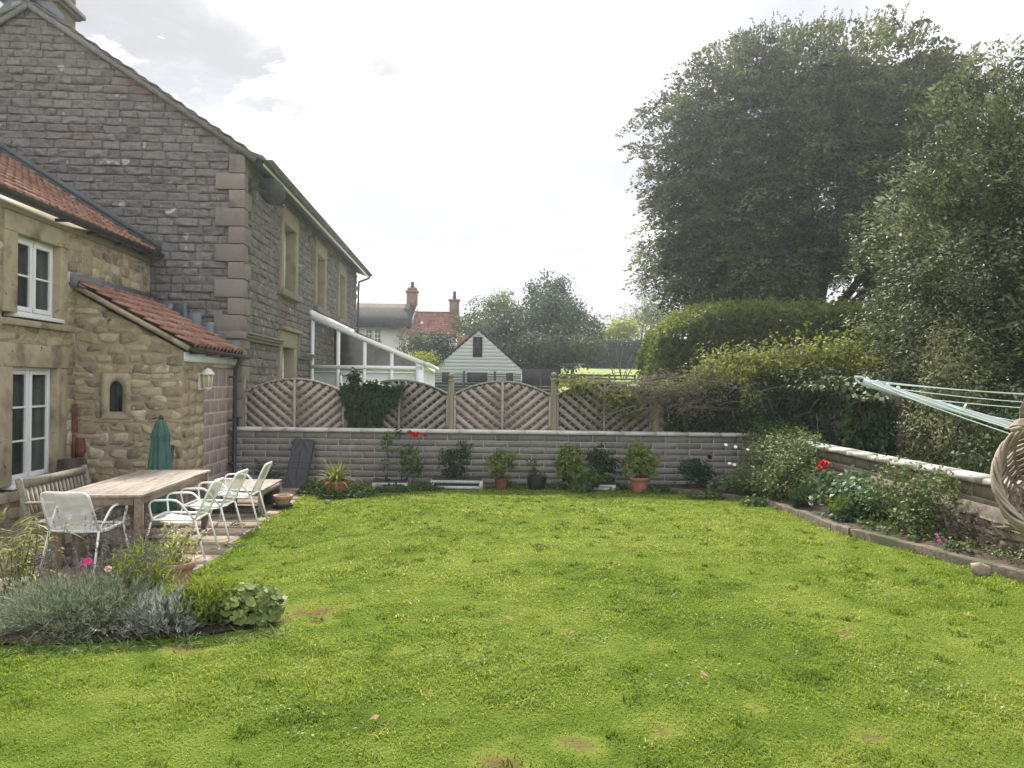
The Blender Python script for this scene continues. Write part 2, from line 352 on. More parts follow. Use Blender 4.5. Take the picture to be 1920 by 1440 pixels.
MT['lf_bright2'] = leafmat('pale airy leaf', [(.09, .11, .05), (.15, .17, .08), (.22, .23, .12)], .6, .4)
MT['lf_far_light'] = leafmat('lighter far leaf', [(.055, .085, .035), (.095, .135, .05), (.15, .19, .075)], .6, .35)
MT['lf_dark2'] = leafmat('glossy rose leaf', [(.03, .065, .03), (.065, .12, .055), (.12, .18, .09), (.22, .28, .18)], .38, .25, .5)
MT['lf_oak2'] = leafmat('large evergreen leaf', [(.016, .032, .015), (.035, .06, .026), (.065, .095, .04), (.11, .135, .065)], .38, .2, .5)
# ------------------------------------------------------------------ stone, tiles, leaves
def stone_face(mb, O, U, V, N, w, h, course=(.13, .18), length=(.25, .55), gap=.014, bulge=.035, rough=.02, openings=(), top=None,
               seg=(5, 4), seed=1, irregular=.3, bond=False, v0=0.0, mortar=1, pw=.5, ew=.012, nsc=7.0, dk=3.2, tsd=.26, moff=0.0):
    g = np.random.default_rng(seed)
    O, U, V, N = [np.array(a, float) for a in (O, U, V, N)]
    br = sorted({v0, h, *[o[2] for o in openings if v0 < o[2] < h], *[o[3] for o in openings if v0 < o[3] < h]})
    rows = []
    for a, b in zip(br[:-1], br[1:]):
        v = a
        while v < b - 1e-6:
            c = g.uniform(*course)
            if b - (v + c) < course[0] * .6: c = b - v
            rows.append((v, v + c)); v += c
    su, sv = seg
    ii, jj = np.meshgrid(np.arange(su + 1), np.arange(sv + 1), indexing='ij'); ii = ii.ravel(); jj = jj.ravel()
    edge = ((ii > 0) & (ii < su) & (jj > 0) & (jj < sv)).astype(float)
    def pars(l, n):
        e = min(ew / l, .22); return np.concatenate([[0], np.linspace(e, 1 - e, n - 1), [1]])
    i, j = np.meshgrid(np.arange(su), np.arange(sv), indexing='ij'); q = (i * (sv + 1) + j).ravel()
    Q = np.c_[q, q + sv + 1, q + sv + 2, q + 1]
    for r, (va, vb) in enumerate(rows):
        iv = [(0.0, w)]
        for (a, b, c, d) in openings:
            if va < d - 1e-6 and vb > c + 1e-6:
                nv = []
                for (x, y) in iv:
                    if b <= x or a >= y: nv.append((x, y)); continue
                    if a > x: nv.append((x, a))
                    if b < y: nv.append((b, y))
                iv = nv
        for (x, y) in iv:
            u = x; first = True
            while u < y - 1e-6:
                l = g.uniform(*length)
                if bond and first: l = length[0] * (.5 if r % 2 else 1.0)
                first = False
                if y - (u + l) < length[0] * .45: l = y - u
                ua, ub = u, u + l; u += l
                t0 = 1e9
                if top is not None:
                    ta, tb_ = top(ua), top(ub)
                    if max(ta, tb_) <= va + .01: continue
                # mortar cell
                c4 = np.array([(ua, va), (ub, va), (ub, vb), (ua, vb)], float)
                if top is not None: c4[:, 1] = np.minimum(c4[:, 1], [top(z) for z in c4[:, 0]])
                mb.cur = mortar
                mb.add(O + c4[:, :1] * U + c4[:, 1:] * V - N * moff, [(0, 1, 2, 3)], .5)
                mb.cur = 0
                jit = g.uniform(-1, 1, 8) * gap * irregular * 2
                gp = gap / 2
                S = pars(ub - ua, su)[ii]; T = pars(vb - va, sv)[jj]
                dome = (np.clip(np.minimum(S, 1 - S) * dk * 2, 0, 1) * np.clip(np.minimum(T, 1 - T) * dk, 0, 1)) ** pw
                x0 = ua + gp + jit[0] + (jit[1] - jit[0]) * T; x1 = ub - gp + jit[2] + (jit[3] - jit[2]) * T
                y0 = va + gp + jit[4] + (jit[5] - jit[4]) * S; y1 = vb - gp + jit[6] + (jit[7] - jit[6]) * S
                if irregular > .8:   # rounded rubble outline
                    k = .07 * min(ub - ua, vb - va)
                    x0 = x0 + k * (2 * T - 1) ** 4; x1 = x1 - k * (2 * T - 1) ** 4
                    y0 = y0 + k * (2 * S - 1) ** 4; y1 = y1 - k * (2 * S - 1) ** 4
                uu = x0 + (x1 - x0) * S; vv = y0 + (y1 - y0) * T
                if top is not None: vv = np.minimum(vv, np.array([top(z) for z in uu]) - .012)
                P = O + uu[:, None] * U + vv[:, None] * V
                Q_ = P * np.array((1, 1, 1.7)) + g.uniform(-9, 9, 3); nz = noise(Q_, nsc, seed, 3) - .5; nz = nz + .9 * (np.abs(noise(Q_, nsc * .6, seed + 9, 2) - .5) - .12)
                bl = bulge * g.uniform(.35, 1.15)
                tilt = g.uniform(-.5, .5) * bl * (T - .5)
                d = -.006 - moff * (1 - edge) + edge * (.006 + bl * .3) + dome * (bl * .7 + tilt) + nz * rough * 2 * edge
                d = np.maximum(d, -moff * .6 * edge - (moff + .006) * (1 - edge)); P = P + d[:, None] * N
                mb.add(P, Q, np.clip(g.normal(.5, tsd), 0, 1))
    return mb

def pantile(mb, O, E, S, w, L, pitch=.21, course=.28, amp=.028, seed=3, per=8):
    O, E, S = [np.array(a, float) for a in (O, E, S)]
    N = unit(np.cross(E, S)); N = N if N[2] > 0 else -N
    nt = int(round(w / pitch)); pitch = w / nt; nu = nt * per
    u = np.linspace(0, w, nu + 1); ph = (u / pitch) % 1.0
    prof = amp * (np.sin(2 * math.pi * ph) + .35 * np.sin(4 * math.pi * ph + .6))
    nr = int(math.ceil(L / course))
    for r in range(nr):
        s0, s1 = r * course - .03, min((r + 1) * course, L)
        tl = np.floor(u / pitch - 1e-9).astype(int)
        jit = _hash(tl, tl * 0 + r, tl * 0, seed) - .5
        tone = np.clip(.5 + (_hash(tl, tl * 0 + r, tl * 0 + 5, seed) - .5) * 1.1, 0, 1)
        rows = []
        for (s, lift) in ((s0 + .004, -.004), (s0, .044), (s1, .004)):
            rows.append(O + u[:, None] * E + (s + jit * .015)[:, None] * S + (prof + lift + jit * .006)[:, None] * N)
        mb.grid(np.stack(rows), np.stack([tone * .5, tone, tone]))
    return mb

def leaf_add(mb, P, D, N, L, Wd, tone, fold=.25, droop=.15, wide=.45):
    D = unit(D); S = unit(np.cross(D, N)); N2 = np.cross(S, D)
    n = len(P); L = np.broadcast_to(L, (n,))[:, None]; Wd = np.broadcast_to(Wd, (n,))[:, None]
    mid = P + D * L * wide + N2 * (fold * Wd * .5)
    V = np.stack([P, mid + S * Wd / 2, P + D * L - N2 * (droop * L), mid - S * Wd / 2], 1).reshape(-1, 3)
    F = np.arange(4 * n).reshape(n, 4)
    mb.add(V, F, np.repeat(np.clip(np.broadcast_to(tone, (n,)), 0, 1), 4))
    return mb

def rdir(g, n):
    return unit(g.normal(size=(n, 3)))

def cloud(g, c, rad, n, shell=.35, clump=0.0, per=30, squash=.6, lump=.25, seed=0, zmin=None, up=.5, out=.8, tv=.16, patch=.0):
    """points and normals for foliage in an uneven ellipsoid; gathers leaves in clumps when clump > 0"""
    c = np.array(c, float); rad = np.array(rad, float)
    m = n if not clump else max(1, n // per)
    d = rdir(g, m); r = 1 - shell * g.random(m) ** 1.6
    k = 1 + lump * (noise(d * 1.0 + 7.7 + seed, 2.2, seed, 2) - .5) * 2.2
    P = c + d * rad * (r * k)[:, None]
    N = unit(d / rad)
    if clump:
        P = np.repeat(P, per, 0); N = np.repeat(N, per, 0)
        off = np.clip(g.normal(size=P.shape), -1.7, 1.7) * clump; off[:, 2] *= squash
        P = P + off
        tn = np.repeat(g.normal(.5, tv, m) + (noise(P[::per], .45, seed + 5, 2) - .5) * patch, per)
    else: tn = np.full(len(P), .5)
    N = unit(N * out + np.array((0, 0, up)) + g.normal(size=P.shape) * .55)
    if zmin is not None:
        k = P[:, 2] > zmin; P, N, tn = P[k], N[k], tn[k]
    return P, N, tn

def leaves_from(mb, g, P, N, L, Wd, tn=.5, tvar=.16, fold=.25, droop=.15, hang=.2):
    n = len(P)
    D = rdir(g, n); D = D - N * (D * N).sum(1)[:, None] * .8; D[:, 2] -= hang; D = unit(D)
    s = g.uniform(.7, 1.25, n)
    leaf_add(mb, P, D, N, L * s, Wd * s, tn + g.normal(0, tvar, n), fold, droop)
    return mb

def strap(mb, p, d, L, w, g, droop=1.0, seg=5, tone=.5):
    p = np.array(p, float); d = unit(np.array(d, float)); s = unit(np.cross(d, (0, 0, 1.0)) + 1e-6)
    pts = []; q = p.copy(); dd = d.copy()
    for k in range(seg + 1):
        ww = w * (1 - (k / seg) ** 2.2) + .001
        pts.append((q - s * ww / 2, q + s * ww / 2))
        dd = unit(dd + np.array((0, 0, -droop / seg))); q = q + dd * L / seg
    mb.grid(np.array(pts), tone)

def limb(mb, p, q, r0, r1, g, bend=.12, n=7, seg=6):
    p = np.array(p, float); q = np.array(q, float); L = np.linalg.norm(q - p)
    t = np.linspace(0, 1, seg)[:, None]
    o1 = g.normal(size=3) * bend * L; 
    P = p + (q - p) * t + o1 * np.sin(math.pi * t) * .5 + g.normal(size=(seg, 3)) * bend * L * .06 * (t * (1 - t) * 4)
    mb.tube(P, np.linspace(r0, r1, seg), n)

def sprays(mb, g, c, rad, n, per, tw, wd, L, Wd, shell=.5, lump=.3, seed=0, tv=.2, patch=.8, upmix=1.2, flat=.04, droop=.5, zmin=None, cull=None, loose=.35, round_=0.0):
    """leafy twigs: each is a flattened (or rounded) spray of leaves pointing outward from the crown"""
    c = np.array(c, float); rad = np.array(rad, float); m = max(1, n // per)
    d = rdir(g, m); r = 1 - shell * g.random(m) ** 1.5
    k = 1 + lump * (noise(d + 7.7 + seed, 2.2, seed, 2) - .5) * 2.2
    P0 = c + d * rad * (r * k)[:, None]; O = unit(d / rad)
    A = O * np.array((1, 1, .3)) + np.c_[np.zeros((m, 2)), upmix * np.clip(O[:, 2], 0, 1)] + g.normal(0, .28, (m, 3)); A = unit(A)
    up = np.array((0, 0, 1.0)) + g.normal(0, .22, (m, 3)) + O * .25
    N0 = unit(up - A * (up * A).sum(1)[:, None]); S = np.cross(A, N0)
    tn = g.normal(.5, tv, m) + (noise(P0, .45, seed + 5, 2) - .5) * patch
    rep = lambda a: np.repeat(a, per, 0)
    N_ = m * per; u = g.uniform(-.6, .5, N_); w = g.uniform(-1, 1, N_) * wd * (1.05 - np.abs(u)); sz = rep(g.uniform(.7, 1.3, m))
    P = rep(P0) + rep(A) * (u * tw * sz)[:, None] + rep(S) * (w * sz)[:, None] + rep(N0) * (flat * g.normal(size=N_) + round_ * g.uniform(-1, 1, N_) * wd)[:, None]
    P[:, 2] -= droop * (u + .6) ** 2 * tw * sz
    D = unit(rep(A) * .8 + rep(S) * (np.sign(w) * .7)[:, None] + g.normal(0, .35, (N_, 3))); Nn = unit(rep(N0) + g.normal(0, loose, (N_, 3)))
    t = rep(tn) + g.normal(0, .12, N_) + .12 * u; s = g.uniform(.7, 1.25, N_)
    ok = np.ones(N_, bool)
    if zmin is not None: ok &= P[:, 2] > zmin
    if cull: ok &= cull(P, g)
    leaf_add(mb, P[ok], D[ok], Nn[ok], L * s[ok], Wd * s[ok], t[ok], .25, .15)
# ------------------------------------------------------------------ the two stone buildings (shared frame, corner of the big house)
CX, CY, PHI = -5.2, 14.65, R(3.37)
MH = Matrix.Translation((CX, CY, 0)) @ Matrix.Rotation(PHI, 4, 'Z')
def hw(x, y, z=0): return tuple(MH @ Vector((x, y, z)))
X_, Y_, Z_ = (1, 0, 0), (0, 1, 0), (0, 0, 1)

house = thing('stone_house', 'tall dark rubble stone house with gable end, pale corner stones and black eaves gutter', 'house', hw(0, 0), PHI)
SL = .66
def gtop(u): return 8.84 - abs(u - 3.91) * SL
m = MB(MH)
stone_face(m, (-7.82, 0, 0), X_, Z_, (0, -1, 0), 7.82, 8.9, (.135, .175), (.2, .5), .007, .022, .055, top=gtop, seed=11, v0=1.9, seg=(12, 7), pw=.3, irregular=.8, nsc=7.0, dk=8, ew=.006, moff=.012, tsd=.15)
WIN = [(3.19, 4.38, 4.04, 5.58), (7.15, 8.29, 4.04, 5.53), (11.04, 12.16, 4.04, 5.53)]
GW = (3.13, 4.35, 1.2, 2.7)
ops = [(a - .2, b + .25, c - .1, d + .34) for a, b, c, d in WIN] + [(GW[0] - .2, GW[1] + .25, 0.5, 3.05)]
stone_face(m, (0, 0, 0), Y_, Z_, X_, 15.3, 6.3, (.145, .185), (.22, .5), .007, .022, .055, openings=ops, seed=12, v0=.9, seg=(10, 6), nsc=7.0, dk=8, pw=.3, ew=.006, irregular=.8, moff=.012, tsd=.15)
m.cur = 1
m.box(-7.82, -.5, .05, 15.3, 0, 6.2)
m.extrude([(-7.6, .05, 6.2), (-.2, .05, 6.2), (-3.91, .05, 8.66)], (0, 15.2, 0))
m.box(-.5, -.04, .05, .4, 0, 6.2)
m.box(-.5, -.04, 14.9, 15.3, 0, 6.2); m.cur = 0
MT['mortar_dark'] = mat('grey mortar', [(.13, .122, .112), (.21, .197, .18)], 12, 5, .95, .006, 60)
m.build('wall', [MT['stone_dark'], MT['mortar_dark']], house, smooth_=False)
# corner stones
m = MB(MH); z = 1.2; k = 0; g = np.random.default_rng(5)
while z < 6.1:
    h_ = g.uniform(.30, .36); L1, L2 = ((.46, .20) if k % 2 else (.21, .42))
    t = g.uniform(.3, .8)
    m.box(-L1, .085, -.085, -.005, z + .006, min(z + h_, 6.25) - .006, t)
    m.box(.004, .084, -.004, L2, z + .006, min(z + h_, 6.25) - .006, t)
    z += h_; k += 1
m.build('corner_stones', MT['stone_ashlar_grey'], house, bevel=.012)
# string course
for (a, b, zz) in ((5.0, 6.35, 2.56), (-.1, 2.75, 2.76)):
    m = MB(MH)
    for (d, z0, z1) in ((.17, .03, .07), (.13, -.02, .028), (.07, -.08, -.022)):
        m.box(0.0, .05 + d, a, b, zz + z0, zz + z1)
    if a > 0: m.build('string_course', MT['stone_ashlar_grey'], house, bevel=.006)
m.box(-.30, .16, -.16, -.1, 2.70, 2.83)
m.build('string_course', MT['stone_ashlar_grey'], house, bevel=.006)
def stone_window(a, b, c, d, sill=.16, lint=.38, hood=False):
    """one deep stone window: surround, sill, white frame, glass"""
    m = MB(MH)
    m.box(-.34, .075, a - .24, a, c, d, .6); m.box(-.34, .075, b, b + .30, c, d, .7)
    m.box(-.34, .080, a - .24, b + .30, d + .003, d + lint, .65)
    if hood:
        m.box(0, .17, a - .34, b + .52, d + lint + .005, d + lint + .09, .4); m.box(0, .10, a - .30, a - .245, d - .1, d + lint, .4); m.box(0, .10, b + .44, b + .50, d - .2, d + lint, .4)
    s = m.build('window_surround', MT['stone_ashlar_warm'], house, bevel=.008)
    m = MB(MH); m.box(-.34, .15, a - .36, b + .5, c - sill, c - .003, .45); m.build('window_sill', MT['stone_ashlar_grey'], house, bevel=.01)
    m = MB(MH)
    x0, x1 = -.25, -.18
    for (p, q) in ((a, a + .07), (b - .07, b), ((a + b) / 2 - .04, (a + b) / 2 + .04)): m.box(x0, x1, p, q, c, d)
    for zz in (c, d - .07, c + (d - c) * .62): m.box(x0 + .003, x1 - .003, a, b, zz, zz + .065)
    f = m.build('window', MT['upvc'], house)
    m = MB(MH); m.box(-.218, -.212, a + .02, b - .02, c + .02, d - .02); m.build('pane', MT['glass_dark'], f)
    m = MB(MH); m.box(-.47, -.45, a, b, c, d); m.build('blind', MT['room'], f)  # dark sheet painted as the unlit room, no blind hangs here
MT['stone_ashlar_warm'] = mat('buff window stone', [(.20, .165, .12), (.28, .235, .175), (.33, .285, .215)], 4, 6, .9, .003, 50, tone=.5, spots=((.15, .125, .1), 2.2, .55, .2))
for a, b, c, d in WIN: stone_window(a, b, c, d)
stone_window(*GW, hood=True)
# roof of stone slates
roof = None
ca = math.atan(SL); cs, sn = math.cos(ca), math.sin(ca)
m = MB(MH); g = np.random.default_rng(9)
for side in (1, -1):
    Ltot = 4.36 / cs; n = int(Ltot / .27)
    for i in range(n):
        s0, s1 = i * Ltot / n - .05, (i + 1) * Ltot / n + .05
        yy = -.13 + g.uniform(-.02, .02)
        while yy < 15.45:
            wd = g.uniform(.28, .5); e = min(yy + wd, 15.5)
            lift0, lift1 = .02, .075 + g.uniform(-.008, .012)
            p = np.array([(-3.91 + side * s * cs, 0, 8.90 - s * sn) for s in (s0, s1)])
            nn = np.array((side * sn, 0, cs))
            q0 = p[0] + nn * lift0; q1 = p[1] + nn * lift1
            V = [];
            for yv in (yy, e - .006):
                for q in (q0, q1, q1 - nn * .028, q0 - nn * .018): V.append(q + np.array((0, yv, 0)))
            m.add(V, [(0, 1, 2, 3), (7, 6, 5, 4), (0, 4, 5, 1), (1, 5, 6, 2), (2, 6, 7, 3)], g.uniform(.1, .9))
            yy = e
m.build('roof', MT['slate'], house)
m = MB(MH)
m.bar((-3.91, -.14, 9.03), (-3.91, 15.5, 9.03), .3, .06); m.build('ridge_tiles', MT['slate'], house)
m = MB(MH)   # verge mortar band under the slates
for side in (1, -1):
    m.bar((-3.91, -.09, 8.86), (-3.91 + side * 4.2, -.09, 8.86 - 4.2 * SL), .06, .09)
m.build('verge', MT['mortar_dark'], house)
m = MB(MH)
m.extrude([(.02, 0, 6.15), (.40, 0, 6.03), (.40, 0, 6.2), (.02, 0, 6.33)], (0, 15.45, 0)); m.build('soffit', MT['dark_metal'], house)
def half_gutter(M, p, q, r, name, parent, mtl):
    m = MB(M); p = np.array(p, float); q = np.array(q, float); d = unit(q - p); s = np.cross(d, (0, 0, 1))
    A = np.linspace(0, math.pi, 9)
    rows = []
    for c in (p, q):
        rows.append([c + s * math.cos(a) * r - np.array((0, 0, math.sin(a) * r)) for a in A] + [c + s * math.cos(a) * (r - .006) - np.array((0, 0, math.sin(a) * (r - .006))) for a in A[::-1]])
    m.grid(np.array(rows).transpose(1, 0, 2))
    for c in (p, q):
        m.add([c + s * math.cos(a) * r - np.array((0, 0, math.sin(a) * r)) for a in A], [tuple(range(9))])
    return m.build(name, mtl, parent)
half_gutter(MH, (.50, .02, 6.13), (.50, 15.6, 6.13), .075, 'gutter', house, MT['dark_metal'])
m = MB(MH); m.box(.405, .43, -.02, 15.5, 6.0, 6.05); m.build('fascia', MT['upvc'], house)  # not a real board: white strip paints the sky's reflection under the gutter
m = MB(MH); m.tube([(.5, 15.3, 6.06), (.48, 15.3, 5.95), (.10, 15.3, 5.80), (.08, 15.3, 5.6), (.08, 15.3, .4)], .04, 8); m.build('downpipe', MT['dark_metal'], house)
# chimney
m = MB(MH); stone = dict(course=(.3, .36), length=(.3, .5), gap=.01, bulge=.01, rough=.006, seg=(3, 3), mortar=0)
stone_face(m, (-4.42, .03, 8.2), X_, Z_, (0, -1, 0), .96, 1.6, seed=31, **stone)
stone_face(m, (-3.46, .03, 8.2), Y_, Z_, X_, .70, 1.6, seed=32, **stone)
m.box(-4.42, -3.465, .035, .72, 8.1, 9.8)
m.box(-4.56, -3.32, -.10, .86, 9.02, 9.12); m.box(-4.50, -3.38, -.05, .80, 8.97, 9.017)
ch = m.build('chimney', MT['stone_ashlar_grey'], house, bevel=.006)
m = MB(MH)
for sd in (1, -1):
    m.add([(-3.91, -.03, 9.02), (-3.91 + sd * .62, -.03, 9.02 - .62 * SL), (-3.91 + sd * .62, -.03, 9.02 - .62 * SL + .1), (-3.91 + sd * .1, -.03, 9.3)], [(0, 1, 2, 3)])
    m.box(-3.91 + sd * .06 - .05, -3.91 + sd * .06 + .05, -.035, -.02, 9.02, 9.5)
m.build('flashing', MT['lead'], ch)
# stepped lead on the gable over the lean-to
m = MB(MH)
for (x0, x1, z0, z1) in ((-1.64, -.98, 3.02, 3.30), (-1.2, -.93, 2.82, 3.28), (-.93, -.66, 2.72, 3.10), (-.66, -.42, 2.58, 2.92), (-.42, -.20, 2.46, 2.76), (-.22, .09, 2.38, 2.6)):
    m.box(x0, x1 - .006, -.15, -.135, z0, z1 + .07, random.random())
m.build('lead_steps', MT['lead'], house)

# satellite dish
dc = Vector(hw(.42, .62, 5.66))
dish = thing('satellite_dish', 'dark grey oval satellite dish on a bracket under the eaves of the dark stone house', 'satellite dish', tuple(dc))
m = MB(Matrix.Translation(dc) @ Matrix.Rotation(R(-22), 4, 'Z') @ Matrix.Rotation(R(-62), 4, 'X'))
prof = [(.001, -.06), (.12, -.052), (.22, -.028), (.30, 0), (.305, .006), (.30, .012), (.22, -.014), (.12, -.038), (.001, -.046)]
m.lathe((0, 0, 0), prof, 28, sq=(1.05, .92)); m.build('reflector', MT['dark_metal'], dish, smooth_=True)
m = MB(); a = dc + Vector((-.02, -.03, -.05)); b = Vector(hw(.02, .2, 5.62))
m.bar(a, b + Vector((.1, 0, .02)), .035, .035); m.box(b.x - .03, b.x + .1, b.y - .05, b.y + .05, b.z - .09, b.z + .12); m.build('bracket', MT['black_plastic'], dish)
m = MB(); m.tube([a + Vector((.02, 0, -.05)), dc + Vector((.05, .02, -.24)), dc + Vector((.10, .22, -.27)), dc + Vector((.10, .36, -.2))], .012, 6)
e = dc + Vector((.10, .38, -.19)); m.box(e.x - .03, e.x + .03, e.y - .03, e.y + .05, e.z - .03, e.z + .03); m.build('receiver_arm', MT['dark_metal'], dish)

# ------------------------------------------------------------------ cottage
cot = thing('stone_cottage', 'honey coloured rubble cottage with red pantile roof and white casement windows', 'house', hw(-1.67, -4, 0), PHI)
UW = (-4.34, -3.26, 2.77, 3.83); LW = (-4.42, -3.30, .48, 2.05)
m = MB(MH); y0 = -9.0
stone_face(m, (-1.67, y0, 0), Y_, Z_, X_, 9.0, 4.2, (.11, .22), (.16, .42), .018, .011, .017, ew=.009, dk=7, pw=.35, tsd=.36,
           openings=[(UW[0] - .3 - y0, -3.02 - y0, 2.69, 4.1), (LW[0] - .3 - y0, -2.99 - y0, .4, 2.37)], seed=21, irregular=1.2, seg=(6, 5))
m.cur = 1; m.box(-5.2, -2.1, y0, -.12, 0, 4.15); m.box(-2.1, -1.7, -.5, -.12, 0, 4.15); m.box(-2.1, -1.7, y0, y0 + .3, 0, 4.15); m.cur = 0
m.build('wall', [MT['stone_warm'], MT['mortar_warm']], cot)
m = MB(MH)   # dressed stone round the windows
for (a, b, c, d, r, lt, bt) in ((*UW, -3.03, 4.09, 2.69), (*LW, -2.995, 2.365, .40)):
    m.box(-2.0, -1.64, a - .3, a, c, d, .5); m.box(-2.0, -1.645, b, b + .12, c, d, .55)
    m.box(-2.0, -1.66, b + .123, r, bt + .003, d, .25)
    m.box(-2.0, -1.642, a - .3, r, d + .003, lt, .6)
m.box(-2.0, -1.60, UW[0] - .3, -2.95, 2.60, 2.687, .15)
m.box(-2.0, -1.61, LW[0] - .3, -3.25, .27, .40, .2)
m.build('dressed_stone', MT['ashlar_warm'], cot, bevel=.008)
def casement(a, b, c, d, rows, x=-1.775):
    m = MB(MH); mid = (a + b) / 2
    for (p, q) in ((a, a + .045), (b - .045, b), (mid - .02, mid + .02)): m.box(x - .03, x + .02, p, q, c, d)
    for zz in (c, d - .045): m.box(x - .028, x + .018, a, b, zz, zz + .045)
    f = m.build('window', MT['white'], cot, bevel=.003)
    m = MB(MH)
    for (p, q) in ((a + .048, mid - .023), (mid + .023, b - .048)):
        for (s, e) in ((p, p + .05), (q - .05, q)): m.box(x - .02, x + .035, s, e, c + .048, d - .048)
        for (s, e) in ((c + .048, c + .11), (d - .1, d - .048)): m.box(x - .018, x + .033, p, q, s, e)
        for r in range(1, rows):
            zz = c + .1 + (d - c - .19) * r / rows; m.box(x - .01, x + .025, p, q, zz - .014, zz + .014)
    m.build('sash', MT['white'], f, bevel=.003)
    m = MB(MH); m.box(x - .002, x + .004, a + .04, b - .04, c + .04, d - .04); m.build('pane', MT['glass_dark'], f)
    m = MB(MH); m.box(x - .25, x - .24, a - .1, b + .1, c - .1, d + .1); m.build('room_behind', MT['room'], f)
    m = MB(MH); m.box(x - .03, -1.60, a - .03, b + .05, c - .055, c - .003); m.build('sill', MT['white'], f, bevel=.004)
casement(*UW, 2); casement(*LW, 3)
E_ = np.array((0, 1.0, 0)); sl = R(32); Sv = np.array((-math.cos(sl), 0, math.sin(sl)))
m = MB(MH); pantile(m, (-1.50, -9, 4.27), E_, Sv, 8.75, 4.2, amp=.042, seed=4); m.build('roof', MT['tile_red'], cot)
half_gutter(MH, (-1.47, -9, 4.27), (-1.47, .08, 4.27), .075, 'gutter', cot, MT['black_plastic'])
m = MB(MH); m.box(-1.665, -1.64, -9, -.04, 4.10, 4.24); m.build('fascia', MT['cream_board'], cot)
m = MB(MH)
for k in range(5, 9):
    m = MB(MH); m.box(-1.64, -1.45, -8.2 + k * .95, -8.17 + k * .95, 4.17, 4.215); m.build('gutter_bracket', MT['black_plastic'], cot)
m = MB(MH)
p = np.array((-1.45, -.20, 4.33)); q = p + Sv * 4.3
m.bar(p, q, .24, .015, up=(.5, 0, .85)); m.bar(p + (0, .12, .06), q + (0, .12, .06), .015, .12, up=(.5, 0, .85)); m.build('flashing', MT['dark_metal'], cot)

# ------------------------------------------------------------------ lean-to outhouse in the nook
lean = thing('lean_to_outhouse', 'low stone lean-to with red pantile roof and small arched window between the two houses', 'outhouse', hw(-.85, -2.78), PHI)
def ltop(u): return 3.24 - u * .545
m = MB(MH)
stone_face(m, (-1.67, -2.78, 0), X_, Z_, (0, -1, 0), 1.63, 3.3, (.09, .19), (.13, .38), .017, .011, .018, ew=.009, dk=7, pw=.35, tsd=.36, openings=[(.40, .84, 1.295, 1.99)], top=ltop, seed=23, irregular=1.2, seg=(6, 5))
stone_face(m, (-.04, -2.78, 0), Y_, Z_, X_, .93, 2.2, (.11, .22), (.2, .46), .02, .022, .014, seed=24, irregular=.9, seg=(5, 5))
m.cur = 1; m.box(-1.6, -.15, -1.9, -.2, 0, 2.2); m.box(-.5, -.045, -2.6, -1.9, 0, 2.2); m.box(-1.62, -.06, -2.5, -.16, 2.2, 2.33)
m.build('wall', [MT['stone_warm'], MT['mortar_warm']], lean)
m = MB(MH)
stone_face(m, (-.075, -1.86, 0), Y_, Z_, X_, 1.74, 2.12, (.222, .226), (.44, .44), .012, .004, .001, seed=25, bond=True, irregular=0, seg=(3, 3))
m.cur = 1; m.box(-.3, -.08, -1.86, -.13, 0, 2.12)
MT['mortar_pale'] = mat('pale joint mortar', [(.46, .41, .34), (.56, .51, .43)], 14, 4, .95, .002, 60)
m.build('block_infill', [MT['block_pink'], MT['mortar_pale']], lean)
m = MB(MH); m.box(-.2, -.03, -1.87, -.13, 2.122, 2.2, .7); m.build('lintel', MT['ashlar_warm'], lean, bevel=.005)
# arched window
m = MB(MH); A = [(-.105, 1.40)] + [(-.105, 1.40 + .34 * k / 4) for k in range(1, 4)] + [(-.105 * math.cos(t), 1.74 + .135 * math.sin(t)) for t in np.linspace(0, math.pi, 13)] + [(.105, 1.40 + .34 * k / 4) for k in (3, 2, 1)] + [(.105, 1.40)]
A = np.array(A); cx = -1.05; c0 = np.array((0, 1.64)); Bo = []
for (u, v) in A:
    d = np.array((u, v)) - c0; t = min(.225 / max(abs(d[0]), 1e-6), (.355 if d[1] > 0 else .345) / max(abs(d[1]), 1e-6)); Bo.append(c0 + d * t)
rows = np.stack([[(cx + u, -2.50, v) for u, v in A], [(cx + u, -2.79, v) for u, v in A], [(cx + u, -2.80, v) for u, v in Bo], [(cx + u, -2.74, v) for u, v in Bo]])
m.grid(rows, .5); m.add([(cx - .105, -2.5, 1.4), (cx + .105, -2.5, 1.4), (cx + .105, -2.79, 1.4), (cx - .105, -2.79, 1.4)], [(0, 1, 2, 3)])
m.add([(cx - .105, -2.8, 1.4), (cx + .105, -2.8, 1.4), (cx + .2249, -2.8, 1.296), (cx - .2249, -2.8, 1.296)], [(0, 1, 2, 3)])
m.build('window_surround', MT['ashlar_warm'], lean)
m = MB(MH); m.box(cx - .12, cx + .12, -2.75, -2.745, 1.38, 1.9); w_ = m.build('window', MT['glass_dark'], lean)
m = MB(MH); m.box(cx - .12, cx + .02, -2.735, -2.73, 1.38, 1.9); m.build('curtain', MT['curtain'], w_)
m = MB(MH); m.box(cx - .13, cx + .13, -2.66, -2.65, 1.3, 1.95); m.build('room_behind', MT['room'], w_)
sl2 = math.atan2(.545, 1); S2 = np.array((-math.cos(sl2), 0, math.sin(sl2)))
m = MB(MH); pantile(m, (.10, -2.90, 2.44), E_, S2, 2.80, 1.98, pitch=.2, course=.27, amp=.040, seed=8); m.build('roof', MT['tile_red'], lean)
m = MB(MH); p = np.array((.07, -2.84, 2.385)); m.bar(p, p + S2 * 2.0, .10, .075, up=(.5, 0, .85)); m.build('verge', MT['ashlar_warm'], lean)
m = MB(MH)
